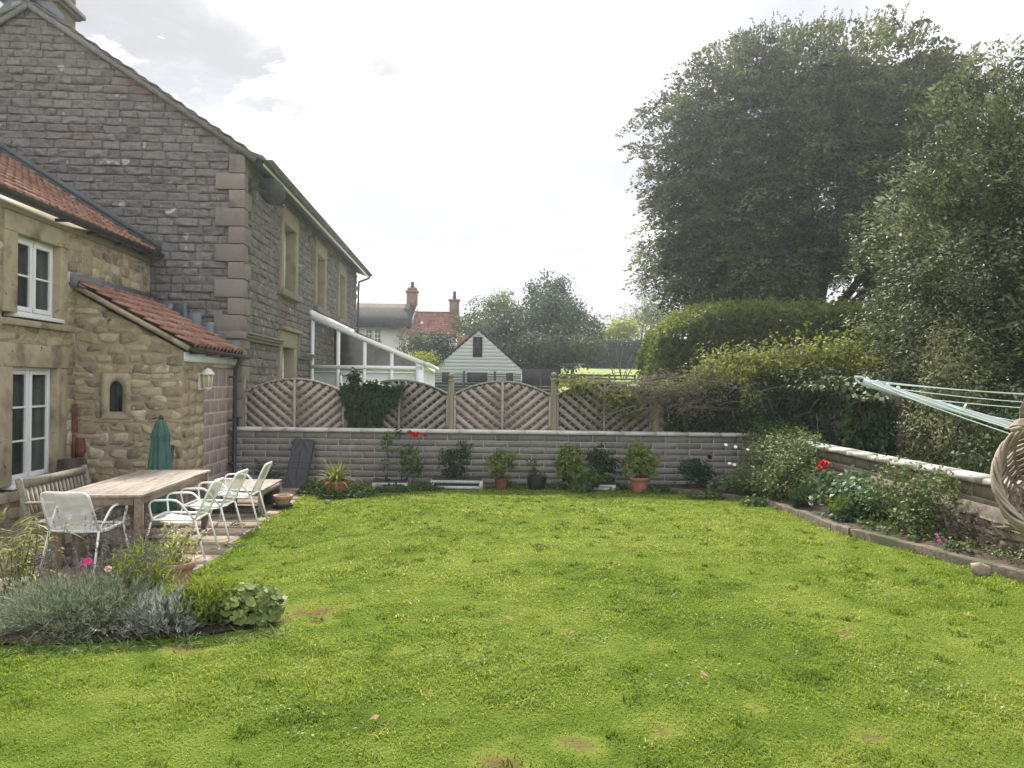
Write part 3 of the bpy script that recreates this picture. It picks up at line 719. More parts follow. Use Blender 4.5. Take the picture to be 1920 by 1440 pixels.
m.bar((-1.66, -2.95, 3.40), (-1.66, -.1, 3.42), .03, .2); p = np.array((-1.56, -2.93, 3.33)); m.bar(p, (-1.56, -.1, 3.36), .22, .02, up=(.45, 0, .9))
m.ball((-1.64, -2.93, 3.36), .09, 8, 5, (1, .6, 1)); m.build('lead_capping', MT['lead'], lean)
half_gutter(MH, (.14, -2.86, 2.40), (.14, .14, 2.37), .058, 'gutter', lean, MT['black_plastic'])
m = MB(MH)
for k in range(4):
    m = MB(MH); m.box(-.01, .15, -2.6 + k * .75, -2.57 + k * .75, 2.31, 2.35); m.build('gutter_bracket', MT['black_plastic'], lean)
m = MB(MH); m.box(-.03, -.008, -2.80, -.04, 2.19, 2.335); m.build('fascia', MT['white'], lean)
m = MB(MH); m.tube([(.13, -.42, 2.36), (.13, -.42, 2.26), (.06, -.42, 2.12), (.05, -.42, 2.0), (.05, -.42, .05), (.10, -.42, .0)], .038, 10)
for zz in (1.95, 1.15, .35): m.box(-.04, .07, -.48, -.36, zz, zz + .035)
m.build('downpipe', MT['black_plastic'], lean)

# wall lantern
lx, ly, lz = -.02, -2.12, 1.72
lan = thing('wall_lantern', 'cream coach lantern with domed cap fixed to the corner pier of the lean-to', 'wall lamp', hw(lx, ly, lz), PHI)
m = MB(MH); m.box(lx - .01, lx + .03, ly - .05, ly + .05, lz + .02, lz + .3); m.bar((lx + .02, ly, lz + .03), (lx + .12, ly, lz + .06), .03, .03); m.build('wall_plate', MT['cream_wall'], lan, bevel=.004)
m = MB(MH); m.lathe((lx + .13, ly, lz + .27), [(.115, 0), (.115, .02), (.085, .05), (.06, .085), (.03, .10), (.004, .115)], 12); m.build('cap', MT['cream_wall'], lan)
m = MB(MH); m.lathe((lx + .13, ly, lz + .06), [(.058, 0), (.078, .205)], 6); m.build('glass', MT['lamp_glass'], lan)
m = MB(MH)
for k in range(6):
    a = k * math.pi / 3; m.bar((lx + .13 + .062 * math.cos(a), ly + .062 * math.sin(a), lz + .05), (lx + .13 + .084 * math.cos(a), ly + .084 * math.sin(a), lz + .27), .012, .012)
m.lathe((lx + .13, ly, lz), [(.004, 0), (.02, .02), (.07, .045), (.07, .062)], 10); m.build('cage', MT['cream_wall'], lan)

# terracotta wall pieces by the cottage corner
t1 = MB(MH); xx, yy = -1.62, -2.86
pq = thing('wall_plaque', 'tall rust brown terracotta wall plaque with a black hook beside the white window', 'wall ornament', hw(xx, yy, 1.1), PHI)
m = MB(MH); m.box(xx - .03, xx + .005, yy - .02, yy + .20, 1.10, 1.52); m.box(xx + .005, xx + .03, yy - .02, yy + .01, 1.10, 1.52); m.box(xx + .005, xx + .03, yy + .17, yy + .20, 1.10, 1.52); m.build('back_plate', MT['terracotta_dark'], pq, bevel=.006)
m = MB(MH); m.tube([(xx + .02, yy + .1, 1.24), (xx + .1, yy + .14, 1.19), (xx + .17, yy + .15, 1.21), (xx + .22, yy + .16, 1.235)], .012, 6); m.tube([(xx + .06, yy + .12, 1.2), (xx + .1, yy + .14, 1.1)], .009, 6); m.build('hook', MT['black_plastic'], pq)
pt = thing('wall_planter', 'rounded rust brown terracotta wall pocket hanging below the upper plaque', 'wall planter', hw(xx + .05, yy + .04, .66), PHI)
m = MB(MH); m.lathe((xx + .06, yy + .1, .70), [(.05, 0), (.10, .03), (.125, .10), (.115, .2), (.09, .27), (.085, .30)], 14, sq=(.7, 1)); m.build('pocket', MT['terracotta_dark'], pt, smooth_=True)
m = MB(MH); m.box(xx - .02, xx + .01, yy - .01, yy + .03, .62, 1.05); m.box(xx - .02, xx + .01, yy - .01, yy + .25, .60, .66); m.lathe((xx + .06, yy + .1, .67), [(.09, 0), (.10, .03)], 12, sq=(.7, 1)); m.build('back_frame', MT['terracotta_dark'], pt)

# ------------------------------------------------------------------ white conservatory on the side of the big house
con = thing('conservatory', 'white framed lean-to conservatory with sloping glazed side against the dark stone house', 'conservatory', hw(1.5, 6.4), PHI)
fy, xr = 6.42, 3.10
def ctop(x): return 3.62 - (x - .05) * (3.62 - 2.42) / 3.0
m = MB(MH)
for x in (.10, .80, 1.52, 2.26): m.box(x - .045, x + .045, fy - .04, fy + .04, .75, ctop(x))
m.box(2.92, 3.14, fy - .05, fy + .05, 0, 2.45)
m.box(.06, xr, fy - .05, fy + .045, 2.26, 2.36); m.box(.06, xr, fy - .06, fy + .05, .6, .75); m.box(.06, xr, fy - .03, fy + .03, 2.16, 2.19)
m.box(.86, 1.46, fy - .055, fy + .035, 2.08, 2.15); m.box(.86, .92, fy - .055, fy + .035, .8, 2.15); m.box(1.40, 1.46, fy - .055, fy + .035, .8, 2.15)
m.bar((.03, fy, 3.67), (3.16, fy, 2.42), .11, .12)
for k in range(9):
    y = fy + .1 + k * .92; m.box(xr - .05, xr + .04, y - .05, y + .05, 0, 2.35)
m.box(xr - .05, xr + .05, fy, fy + 7.6, 2.26, 2.38); m.box(xr - .05, xr + .05, fy, fy + 7.6, .6, .75)
m.build('frame', MT['upvc'], con)
m = MB(MH); m.box(.06, xr, fy - .045, fy + .045, 0, .6); m.box(xr - .045, xr + .045, fy, fy + 7.5, 0, .6); m.build('dwarf_wall', MT['brick_red'], con)
m = MB(MH)
m.add([(.1, fy, .75), (xr, fy, .75), (xr, fy, 2.40), (.1, fy, 3.6)], [(0, 1, 2, 3)])
m.build('front_glass', MT['glass_cons'], con)
m = MB(MH); m.add([(xr, fy, .75), (xr, fy + 7.5, .75), (xr, fy + 7.5, 2.3), (xr, fy, 2.3)], [(0, 1, 2, 3)]); m.build('side_glass', MT['glass_cons'], con)
m = MB(MH); m.add([(.1, fy + .02, .75), (xr, fy + .02, .75), (xr, fy + .02, 2.25), (.1, fy + .02, 2.25)], [(0, 1, 2, 3)])
MT['blind'] = mat('drawn roller blind', [(.80, .81, .76), (.86, .87, .82)], 1.2, 4, .9)
MT['room2'] = mat('dark unlit interior', [(.05, .048, .042), (.16, .15, .125)], 1.1, 5, .95)
m = MB(MH); m.box(.15, 2.9, fy + .03, fy + .035, .75, 2.25); m.build('blinds', MT['blind'], con)
m = MB(MH); m.extrude([(.1, fy + 3.4, 0), (3.05, fy + 3.4, 0), (3.05, fy + 3.4, 2.42), (.1, fy + 3.4, 3.62)], (0, .06, 0)); m.box(.1, 3.0, fy + .1, fy + 3.4, .02, .05); m.build('dark_interior_screen', MT['room2'], con)  # added screen, painted dark so the panes show an unlit interior
m = MB(MH)
for k in range(10):
    y = fy + k * .83; m.bar((.04, y, 3.72), (3.2, y, 2.45), .06, .05)
m.bar((3.22, fy - .1, 2.42), (3.22, fy + 7.7, 2.42), .12, .10); m.bar((.06, fy - .08, 3.78), (.06, fy + 7.7, 3.78), .10, .14); m.build('roof_bars', MT['upvc'], con)
m = MB(MH); m.add([(.04, fy, 3.70), (3.2, fy, 2.44), (3.2, fy + 7.5, 2.44), (.04, fy + 7.5, 3.70)], [(0, 1, 2, 3)])
MT['poly'] = mat('milky roof sheet', [(.58, .60, .59), (.68, .70, .69)], 1, 3, .4, transl=.5); m.build('roof_sheet', MT['poly'], con)

# porch roof at the far end of the house
por = thing('porch_roof', 'small dark timber porch roof with red tiles at the far end of the stone house', 'porch', hw(.9, 15.6), PHI)
m = MB(MH); m.bar((0, 16.2, 3.75), (1.85, 16.2, 2.75), 1.6, .1); m.build('rafters', MT['bark'], por)
m = MB(MH); pantile(m, (1.95, 15.3, 2.80), E_, unit(np.array((-1.85, 0, 1.0))), 1.8, 2.1, seed=14); m.build('roof', MT['tile_far'], por)
m = MB(MH); m.box(1.5, 1.62, 15.5, 15.62, 0, 2.9); m.box(1.5, 1.62, 16.8, 16.92, 0, 2.9); m.build('post', MT['bark'], por)
# ------------------------------------------------------------------ ground levels
def lz(x, y):
    x = np.asarray(x, float); y = np.asarray(y, float)
    return .042 * np.clip(14 - np.maximum(y, 2.0), 0, None) * smooth((x + 3.3) / 2.6 + np.clip(7.2 - y, 0, 4) * .3)
def gl(px, py):
    z = 0.0
    for _ in range(14):
        p = gnd(px, py, z); z = float(lz(p[0], p[1]))
    return (p[0], p[1], z)
EDGE = np.array([(6.0, -2.75), (6.9, -2.98), (7.4, -3.05), (8.5, -3.12), (10.1, -3.33), (12.5, -3.40), (13.2, -3.6), (14.6, -3.7)])
def edge_x(y): return np.interp(y, EDGE[:, 0], EDGE[:, 1]) + .05 * (noise(np.c_[np.atleast_1d(y), np.zeros(np.size(y))], 2.2, 4) - .5)
SLP = np.array([(2.45, 14.0), (3.0, 13.3), (3.55, 12.6), (3.93, 11.86), (3.93, 10.35), (3.86, 9.16), (3.9, 8.73), (4.12, 7.37), (4.24, 6.37), (4.35, 5.0), (4.42, 3.0)])
def bed_x(y): return np.interp(y, SLP[::-1, 1], SLP[::-1, 0])
# front left bed outline (on the lawn)
BED = [gl(*p)[:2] for p in ((562, 1165), (520, 1190), (440, 1207), (300, 1219), (150, 1226), (0, 1228), (-160, 1228))]
def in_bed(x, y):
    bx = np.array(BED)[::-1]; yb = np.interp(x, bx[:, 0], bx[:, 1])
    tipx = bx[-1, 0]
    back = 7.0 - smooth((x + 3.0) / (tipx + 3.0)) * (7.0 - bx[-1, 1])
    return (x < tipx - .12) & (y > yb + .13) & (y < back)
def terr(x, y):
    x = np.asarray(x, float); y = np.asarray(y, float)
    wx = .45 + .55 * smooth((x + 1.5) / 3.5)
    far = smooth((y - 25) / 16) * 2.25 * wx + np.clip((y - 40) / 20, 0, 1.3) * 1.03
    return far

def grid_obj(name, xs, ys, zf, mtl, tonef=None, kind='structure', keep=None, label=None):
    X, Y = np.meshgrid(xs, ys, indexing='ij'); Z = zf(X.ravel(), Y.ravel()).reshape(X.shape)
    P = np.stack([X, Y, Z], -1); m = MB()
    a, b = X.shape; i, j = np.meshgrid(np.arange(a - 1), np.arange(b - 1), indexing='ij'); q = (i * b + j).ravel()
    F = np.c_[q, q + b, q + b + 1, q + 1]
    if keep is not None:
        c = P.reshape(-1, 3)[F].mean(1); F = F[keep(c[:, 0], c[:, 1])]
    m.add(P.reshape(-1, 3), F, .5 if tonef is None else tonef(P.reshape(-1, 3)))
    return tag(m.build(name, mtl, None, smooth_=True), label, None, None, kind)

ax = np.concatenate([-np.geomspace(400, 14, 14), np.linspace(-12, 14, 53), np.geomspace(16, 400, 14)])
ay = np.concatenate([-np.geomspace(120, 2, 8), np.linspace(0, 70, 81), np.geomspace(74, 600, 14)])
def gz(x, y):
    b = terr(x, y) - .06
    inside = (y < 15) & (x > -8) & (x < 6.5)
    return np.where(inside, -.25, b)
grid_obj('ground', ax, ay, gz, MT['field'])

def lawn_tone(P):
    a = noise(P[:, :2], .9, 3, 3); b = noise(P[:, :2], 3.3, 8, 3); c = noise(P[:, :2] * np.array((1, .35)), 1.3, 21, 2)
    return np.clip(.47 + (a - .5) * .35 + (b - .5) * .6 + (c - .5) * .3 + (noise(P[:, :2], 11, 33, 2) - .5) * .5 + .13 * np.exp(-((P[:, 0] - 1.8) ** 2 / 2.5 + (P[:, 1] - 9.3) ** 2 / 5.0)) - .08 * np.exp(-((P[:, 0] - 2.6) ** 2 / 1.0 + (P[:, 1] - 5.0) ** 2 / 1.5)), 0, 1)
BARE = [(*gl(*p)[:2], r) for p, r in (((750, 1218), .07), ((945, 1428), .13), ((1240, 1372), .10), ((1640, 1385), .08), ((1420, 1330), .06), ((1225, 1283), .07), ((1585, 1190), .07), ((560, 1150), .30),
        ((470, 1175), .2), ((1080, 1395), .10), ((1560, 1085), .06), ((1450, 1140), .05), ((360, 1215), .16), ((1690, 1180), .09), ((1020, 1010), .05))]
def bare(P):
    v = np.zeros(len(P))
    nn = (noise(P[:, :2], 9, 5, 3) - .5)
    for (x, y, r) in BARE:
        d = np.hypot(P[:, 0] - x, (P[:, 1] - y) * .8) / (r * .8) + nn * 2.4
        v = np.maximum(v, np.clip(1.3 - d, 0, 1))
    return v
def lawn_keep(x, y):
    return (x > edge_x(y) - .03) & (x < bed_x(y) + .06) | (y < 6.3) & (x < bed_x(y) + .06)
xs = np.arange(-7.2, 4.6, .07); ys = np.concatenate([np.arange(-6, 2.5, .5), np.arange(2.5, 14.32, .07)])
def lawn_z(x, y):
    p = np.c_[x, y]
    return lz(x, y) + .02 * (noise(p, 1.1, 2, 2) - .5) * smooth((14 - y) / 2)
grid_obj('lawn', xs, ys, lawn_z, MT['lawn'], lambda P: np.clip(lawn_tone(P) * .75 + bare(P) * .8, 0, 1), keep=lawn_keep)

# mown grass (real blades)
def make_grass():
    g = np.random.default_rng(42); m = MB()
    for (y0, y1, dens, ln, wd) in ((2.5, 3.4, 8500, .028, .0034), (3.4, 4.4, 6500, .030, .0042), (4.4, 6, 4200, .031, .0055), (6, 8, 2600, .033, .0075), (8, 10.5, 1600, .036, .010), (10.5, 14.25, 1000, .038, .013)):
        x0, x1 = -.70 * y1 - .3, min(.70 * y1 + .3, 4.5); x0 = max(x0, -5.5)
        n = int((y1 - y0) * (x1 - x0) * dens)
        x = g.uniform(x0, x1, n); y = g.uniform(y0, y1, n)
        k = (x < bed_x(y) - .04) & ((x > edge_x(y)) | (y < 6.3)) & ~(in_bed(x, y) & (g.random(n) < .9))
        x, y = x[k], y[k]; P = np.c_[x, y, lawn_z(x, y) - .004]
        br = bare(P); k = g.random(len(P)) > br * .92; P = P[k]; n = len(P)
        patch = noise(P[:, :2], 2.1, 31, 2); tuft = noise(P[:, :2], 6.5, 13, 2)
        h = .72 * ln * g.uniform(.55, 1.3, n) * (.65 + .9 * np.clip((patch - .35) * 1.6, 0, 1)) * (.7 + .6 * tuft)
        near_edge = np.minimum(np.abs(P[:, 0] - edge_x(P[:, 1])), np.abs(bed_x(P[:, 1]) - P[:, 0])) < .09
        h = np.where(near_edge & (P[:, 1] > 6.5), h * g.uniform(1, 2.0, n), h)
        h = np.where(P[:, 1] > 13.9, h * g.uniform(1, 2.6, n), h)
        a = g.uniform(0, 2 * math.pi, n); lean_ = g.uniform(.3, 1.9, n)
        dx, dy = np.cos(a) * lean_, np.sin(a) * lean_
        s = np.c_[-np.sin(a), np.cos(a), np.zeros(n)] * (1.25 * wd * g.uniform(.7, 1.3, n) / 2)[:, None]
        mid = P + np.c_[dx * h * .35, dy * h * .35, h * .62]; tip = P + np.c_[dx * h * 1.0, dy * h * 1.0, h * (1.05 - .32 * lean_)]
        tn = lawn_tone(P) * .72 + .10 + g.normal(0, .19, n) + (g.random(n) < .02) * .2 - tuft * .12 + .05
        V = np.stack([P - s, P + s, mid + s * .8, mid - s * .8, tip], 1).reshape(-1, 3)
        base = np.arange(n) * 5
        o = m.n
        m.add(V, np.c_[base, base + 1, base + 2, base + 3], np.repeat(np.clip(tn, 0, 1), 5))
        m.F.append(np.c_[base + 3, base + 2, base + 4] + o); m.MI.append(np.zeros(n, int))
    # coarser tufts and dry straws between the fine blades
    nt_ = 520; cx_ = g.uniform(-3.4, 4.3, nt_); cy_ = 2.6 + 10.5 * g.random(nt_) ** 1.4; per = 22
    x = np.repeat(cx_, per) + g.normal(0, .028, nt_ * per); y = np.repeat(cy_, per) + g.normal(0, .028, nt_ * per); tt = np.repeat(g.choice((.05, .12, .2, .8), nt_, p=(.35, .3, .2, .15)), per)
    k = (x < bed_x(y) - .05) & ((x > edge_x(y) + .03) | (y < 6.2)) & ~in_bed(x, y); x, y, tt = x[k], y[k], tt[k]; n = len(x)
    P = np.c_[x, y, lawn_z(x, y) - .004]; h = g.uniform(.02, .045, n); a = g.uniform(0, 6.283, n); le = g.uniform(.4, 1.6, n); s = np.c_[-np.sin(a), np.cos(a), np.zeros(n)] * (np.clip(.0009 * y, .0028, .008) * g.uniform(.7, 1.4, n))[:, None]
    mid = P + np.c_[np.cos(a) * le * h * .35, np.sin(a) * le * h * .35, h * .6]; tip = P + np.c_[np.cos(a) * le * h, np.sin(a) * le * h, h * (1.0 - .25 * le)]
    o = m.n; base = np.arange(n) * 5; m.add(np.stack([P - s, P + s, mid + s * .8, mid - s * .8, tip], 1).reshape(-1, 3), np.c_[base, base + 1, base + 2, base + 3], np.repeat(np.clip(tt + g.normal(0, .08, n), 0, 1), 5))
    m.F.append(np.c_[base + 3, base + 2, base + 4] + o); m.MI.append(np.zeros(n, int))
    o = m.build('grass', MT['grass'], None, kind='stuff', label='short mown yellow green lawn grass')
    return o
make_grass()
# clover and daisy-like weed rosettes scattered in the turf
def make_weeds():
    g = np.random.default_rng(77); m = MB()
    C = [gl(*p) for p in ((870, 1235), (945, 1250), (1220, 1115), (1330, 1170), (1420, 1175), (1640, 1265), (1500, 1050), (690, 1115), (1290, 1290), (1560, 1230), (1750, 1300), (620, 1370), (1850, 1330), (1660, 1120), (500, 1330), (1110, 1200), (1360, 1260), (740, 1020), (1700, 1240))]
    for c in C:
        n = int(g.uniform(25, 60)); r = g.uniform(.08, .2)
        x = c[0] + g.normal(0, r, n); y = c[1] + g.normal(0, r * .8, n)
        P = np.c_[x, y, lawn_z(x, y) + .012]; N = unit(np.c_[g.normal(0, .35, n), g.normal(0, .35, n), np.ones(n)])
        leaves_from(m, g, P, N, .020, .012, .5, .2, hang=-.15)
    m.build('turf_weeds', MT['lf_weed2'], None, kind='stuff', label='pale clover and weed rosettes growing in the lawn')
MT['lf_weed2'] = leafmat('pale weed leaf', [(.09, .14, .045), (.18, .24, .09), (.32, .37, .2)], .5, .3)
make_weeds()

# ------------------------------------------------------------------ patio of slabs
m = MB(); g = np.random.default_rng(3)
y = 6.75
while y < 14.25:
    d = g.choice((.45, .6, .6)); x = -6.75
    while True:
        e = float(edge_x(min(y + d / 2, 14.2))[0]) + .02
        wd = g.choice((.45, .6, .75, .9)); x1 = min(x + wd, e)
        if e - x1 < .2: x1 = e
        if x1 - x > .08:
            dz = g.uniform(-.006, .006); t = np.clip(g.normal(.5, .22), 0, 1)
            j = g.uniform(-.008, .008, 4)
            V = [(x + .008, y + .008, -.08), (x1 - .008 + j[0], y + .008 + j[1], -.08), (x1 - .008 + j[2], y + d - .008, -.08), (x + .008, y + d - .008 + j[3], -.08)]
            z = [dz + g.uniform(-.004, .004) for _ in range(4)]
            T = [(a[0], a[1], q) for a, q in zip(V, z)]
            m.add(V + T, [(4, 5, 6, 7), (0, 1, 5, 4), (1, 2, 6, 5), (2, 3, 7, 6), (3, 0, 4, 7)], t)
        x = x1
        if x1 >= e - 1e-6: break
    y += d
tag(m.build('patio', MT['slab'], None), None, None, None, 'structure')
m = MB(); m.add([(-7, 6.4, -.035), (-2.9, 6.4, -.035), (-3.2, 10, -.035), (-3.5, 14.3, -.035), (-7, 14.3, -.035)], [(0, 1, 2, 3, 4)])
tag(m.build('patio_bed', MT['soil'], None), None, None, None, 'structure')
# moss and weeds in the patio joints
def patch_weeds(name, label, spots, L, Wd, hgt, mtl, seed=5, z0=None):
    g = np.random.default_rng(seed); m = MB()
    for (x, y, r, n) in spots:
        a = g.uniform(0, 6.283, n); rr = r * np.sqrt(g.random(n))
        px, py = x + rr * np.cos(a), y + rr * np.sin(a) * .8
        z = (lawn_z(px, py) if z0 is None else z0) + hgt * g.random(n) * (1 - .6 * rr / r)
        P = np.c_[px, py, z]; N = unit(np.c_[np.cos(a) * .4, np.sin(a) * .4, np.ones(n)] + g.normal(0, .4, (n, 3)))
        leaves_from(m, g, P, N, L, Wd, .5, .2, hang=-.1)
    return m.build(name, mtl, None, kind='stuff', label=label)
patch_weeds('joint_weeds', 'small tufts of weeds in the patio joints', [(*gnd(*p)[:2], r, n) for p, r, n in (((446, 985), .10, 110), ((495, 968), .14, 130), ((437, 1026), .12, 110), ((350, 1092), .1, 60))], .035, .014, .06, MT['lf_weed'], 5, 0.0)
patch_weeds('wall_foot_weeds', 'low dark green weeds along the foot of the garden wall', [(x, y, r, n) for x, y, r, n in
    ((-3.25, 13.0, .35, 420), (-2.55, 12.75, .30, 380), (-2.0, 13.3, .35, 420), (-1.5, 13.6, .3, 320), (-1.0, 13.9, .25, 200), (-2.9, 12.55, .22, 200), (.0, 14.0, .3, 160), (.9, 14.0, .3, 160), (1.8, 13.9, .3, 200), (2.6, 13.4, .35, 260), (3.2, 12.6, .3, 240), (3.7, 11.7, .25, 200), (-3.5, 13.5, .2, 120))],
    .07, .038, .15, MT['lf_weed'], 6)

# ------------------------------------------------------------------ garden walls
bw = thing('garden_wall', 'long low wall of grey walling blocks with pale coping across the end of the lawn', 'wall', (-.3, 14.4, 0))
m = MB(); stone_face(m, (-5.24, 14.3, -.1), X_, Z_, (0, -1, 0), 9.92, 1.072, (.1165, .1175), (.45, .45), .013, .003, .004, bond=True, irregular=.15, seed=41, seg=(6, 4), ew=.003, moff=.006)
m.cur = 1; m.box(-5.24, 4.66, 14.312, 14.5, -.1, .97)
MT['mortar_grey'] = mat('grey wall joint', [(.30, .28, .255), (.46, .435, .40)], 9, 5, .95, .003, 60)
m.build('blockwork', [MT['block_grey'], MT['mortar_grey']], bw)
m = MB(); x = -5.24; g = np.random.default_rng(8)
def coping_stone(m, a, b, along, cross0, cross1, t, z0=.973):
    dz = g.uniform(-.003, .003); prof = [(cross0, z0), (cross0, z0 + .045), (cross0 + .012, z0 + .056), ((cross0 + cross1) / 2, z0 + .07), (cross1 - .012, z0 + .056), (cross1, z0 + .045), (cross1, z0)]
    if along == 'x': m.extrude([(a, c, z + dz) for c, z in prof], (b - a, 0, 0), t)
    else: m.extrude([(c, a, z + dz) for c, z in prof], (0, b - a, 0), t)
while x < 4.60:
    e = min(x + .61, 4.62); coping_stone(m, x + .003, e - .003, 'x', 14.25, 14.55, g.uniform(.1, .9)); x = e
m.build('coping', MT['coping'], bw)
sw = thing('garden_wall', 'side garden wall behind the rose bed with pale coping and rough stone footing', 'wall', (4.76, 9, 0))
m = MB(); stone_face(m, (4.66, 14.3, 0), (0, -1, 0), Z_, (-1, 0, 0), 11.8, .97, (.1165, .1175), (.45, .45), .013, .003, .004, bond=True, irregular=.15, seed=43, seg=(6, 4), ew=.003, moff=.006)
m.cur = 1; m.box(4.672, 4.86, 2.5, 14.5, 0, .97)
MT['block_tan'] = mat('mossy tan walling block', [(.11, .09, .068), (.18, .15, .115), (.24, .205, .155)], 12, 6, .9, .004, 90, tone=.6, spots=((.36, .33, .26), 2.1, .66, .1), spots2=((.11, .115, .05), 3, .58, .15))
MT['mortar_tan'] = mat('tan wall joint', [(.28, .24, .175), (.42, .37, .28)], 9, 5, .95, .003, 60)
m.build('blockwork', [MT['block_tan'], MT['mortar_tan']], sw)
m = MB()
stone_face(m, (4.57, 9.9, 0), (0, -1, 0), Z_, (-1, 0, 0), 7.4, .70, (.05, .13), (.14, .4), .02, .06, .05, irregular=1.2, seed=44, seg=(6, 5))
m.cur = 0; m.extrude([(4.575, 2.5, 0), (4.575, 2.5, .68), (4.61, 2.5, .78), (4.66, 2.5, .78), (4.66, 2.5, 0)], (0, 7.4, 0))
MT['stone_foot'] = mat('mossy footing stone', [(.055, .045, .034), (.12, .10, .075), (.20, .17, .13)], 9, 6, .9, .012, 30, tone=.6, spots=((.09, .10, .04), 3, .55, .15))
m.build('stone_footing', [MT['stone_foot'], MT['mortar_tan']], sw)
m = MB(); y = 14.25
while y > 2.6:
    e = max(y - .61, 2.5); coping_stone(m, e + .003, y - .003, 'y', 4.62, 4.92, g.uniform(.1, .9)); y = e
m.build('coping', MT['coping_side'], sw)

# ------------------------------------------------------------------ raised rose bed
m = MB(); ys = np.arange(2.8, 14.3, .12)
rows = []
for t in np.linspace(0, 1, 9):
    xs_ = bed_x(ys) + .05 + (4.68 - bed_x(ys) - .05) * t
    z = lz(bed_x(ys), ys) + .055 + .05 * noise(np.c_[xs_, ys], 3, 6, 3) + .05 * t
    rows.append(np.c_[xs_, ys, z])
m.grid(np.array(rows)); tag(m.build('bed_soil', MT['soil'], None, smooth_=True), None, None, None, 'structure')
g = np.random.default_rng(12)
ed = thing('timber_edging', 'curved line of weathered timber sleepers edging the rose bed', 'edging', (3.9, 9.5, .15))
for i in range(len(SLP) - 1):
    p, q = SLP[i], SLP[i + 1]
    h0, h1 = float(lz(*p)) + .085, float(lz(*q)) + .085
    if i == 4: h0 += .01
    m = MB(); d = unit(q - p) * (.012 if i % 2 else -.004)
    n = 7; top = []
    for k in range(n + 1):
        t = k / n; c = p + (q - p) * t + d * (1 - 2 * t); s = np.array((-(q - p)[1], (q - p)[0])); s = s / np.linalg.norm(s)
        z = h0 + (h1 - h0) * t; w_ = [.055 + g.uniform(-.006, .006) for _ in range(2)]
        zz = [z + g.uniform(-.006, .006) for _ in range(2)]
        a, b = c - s * w_[0], c + s * w_[1]
        top.append([(a[0], a[1], z - .25), (a[0], a[1], zz[0] - .008), (a[0] + s[0] * .008, a[1] + s[1] * .008, zz[0]), (b[0] - s[0] * .008, b[1] - s[1] * .008, zz[1]), (b[0], b[1], zz[1] - .008), (b[0], b[1], z - .25)])
    m.grid(np.array(top), g.uniform(.2, .8))
    for e in (0, -1): m.add(top[e], [(0, 1, 2, 3, 4, 5)])
    m.build('sleeper', MT['sleeper'], ed)
rk = gl(1838, 1080)
m = MB(); m.ball((rk[0], rk[1], rk[2] + .03), .075, 6, 4, (1.2, .8, .8), bump=1.0, seed=3)
tag(m.build('garden_stone', MT['rock'], None), 'pale angular stone lying on the grass beside the timber edging', 'stone')

# front left bed soil
m = MB(); bx = np.array(BED)
ring = []
for t in np.linspace(0, 1, 8):
    r_ = []
    for (x, y) in bx:
        y = y + .16; x = x - .16
        back = 6.95 - smooth((x + 3.0) / (bx[0, 0] + 3.0)) * (6.95 - bx[0, 1])
        yy = y + (back - y) * t; r_.append((x, yy, float(lz(x, yy)) + .0 + .04 * math.sin(math.pi * t) + .03 * float(noise([[x, yy]], 4, 3)[0])))
    ring.append(r_)
m.grid(np.array(ring)); tag(m.build('flower_bed_soil', MT['soil'], None, smooth_=True), None, None, None, 'structure')

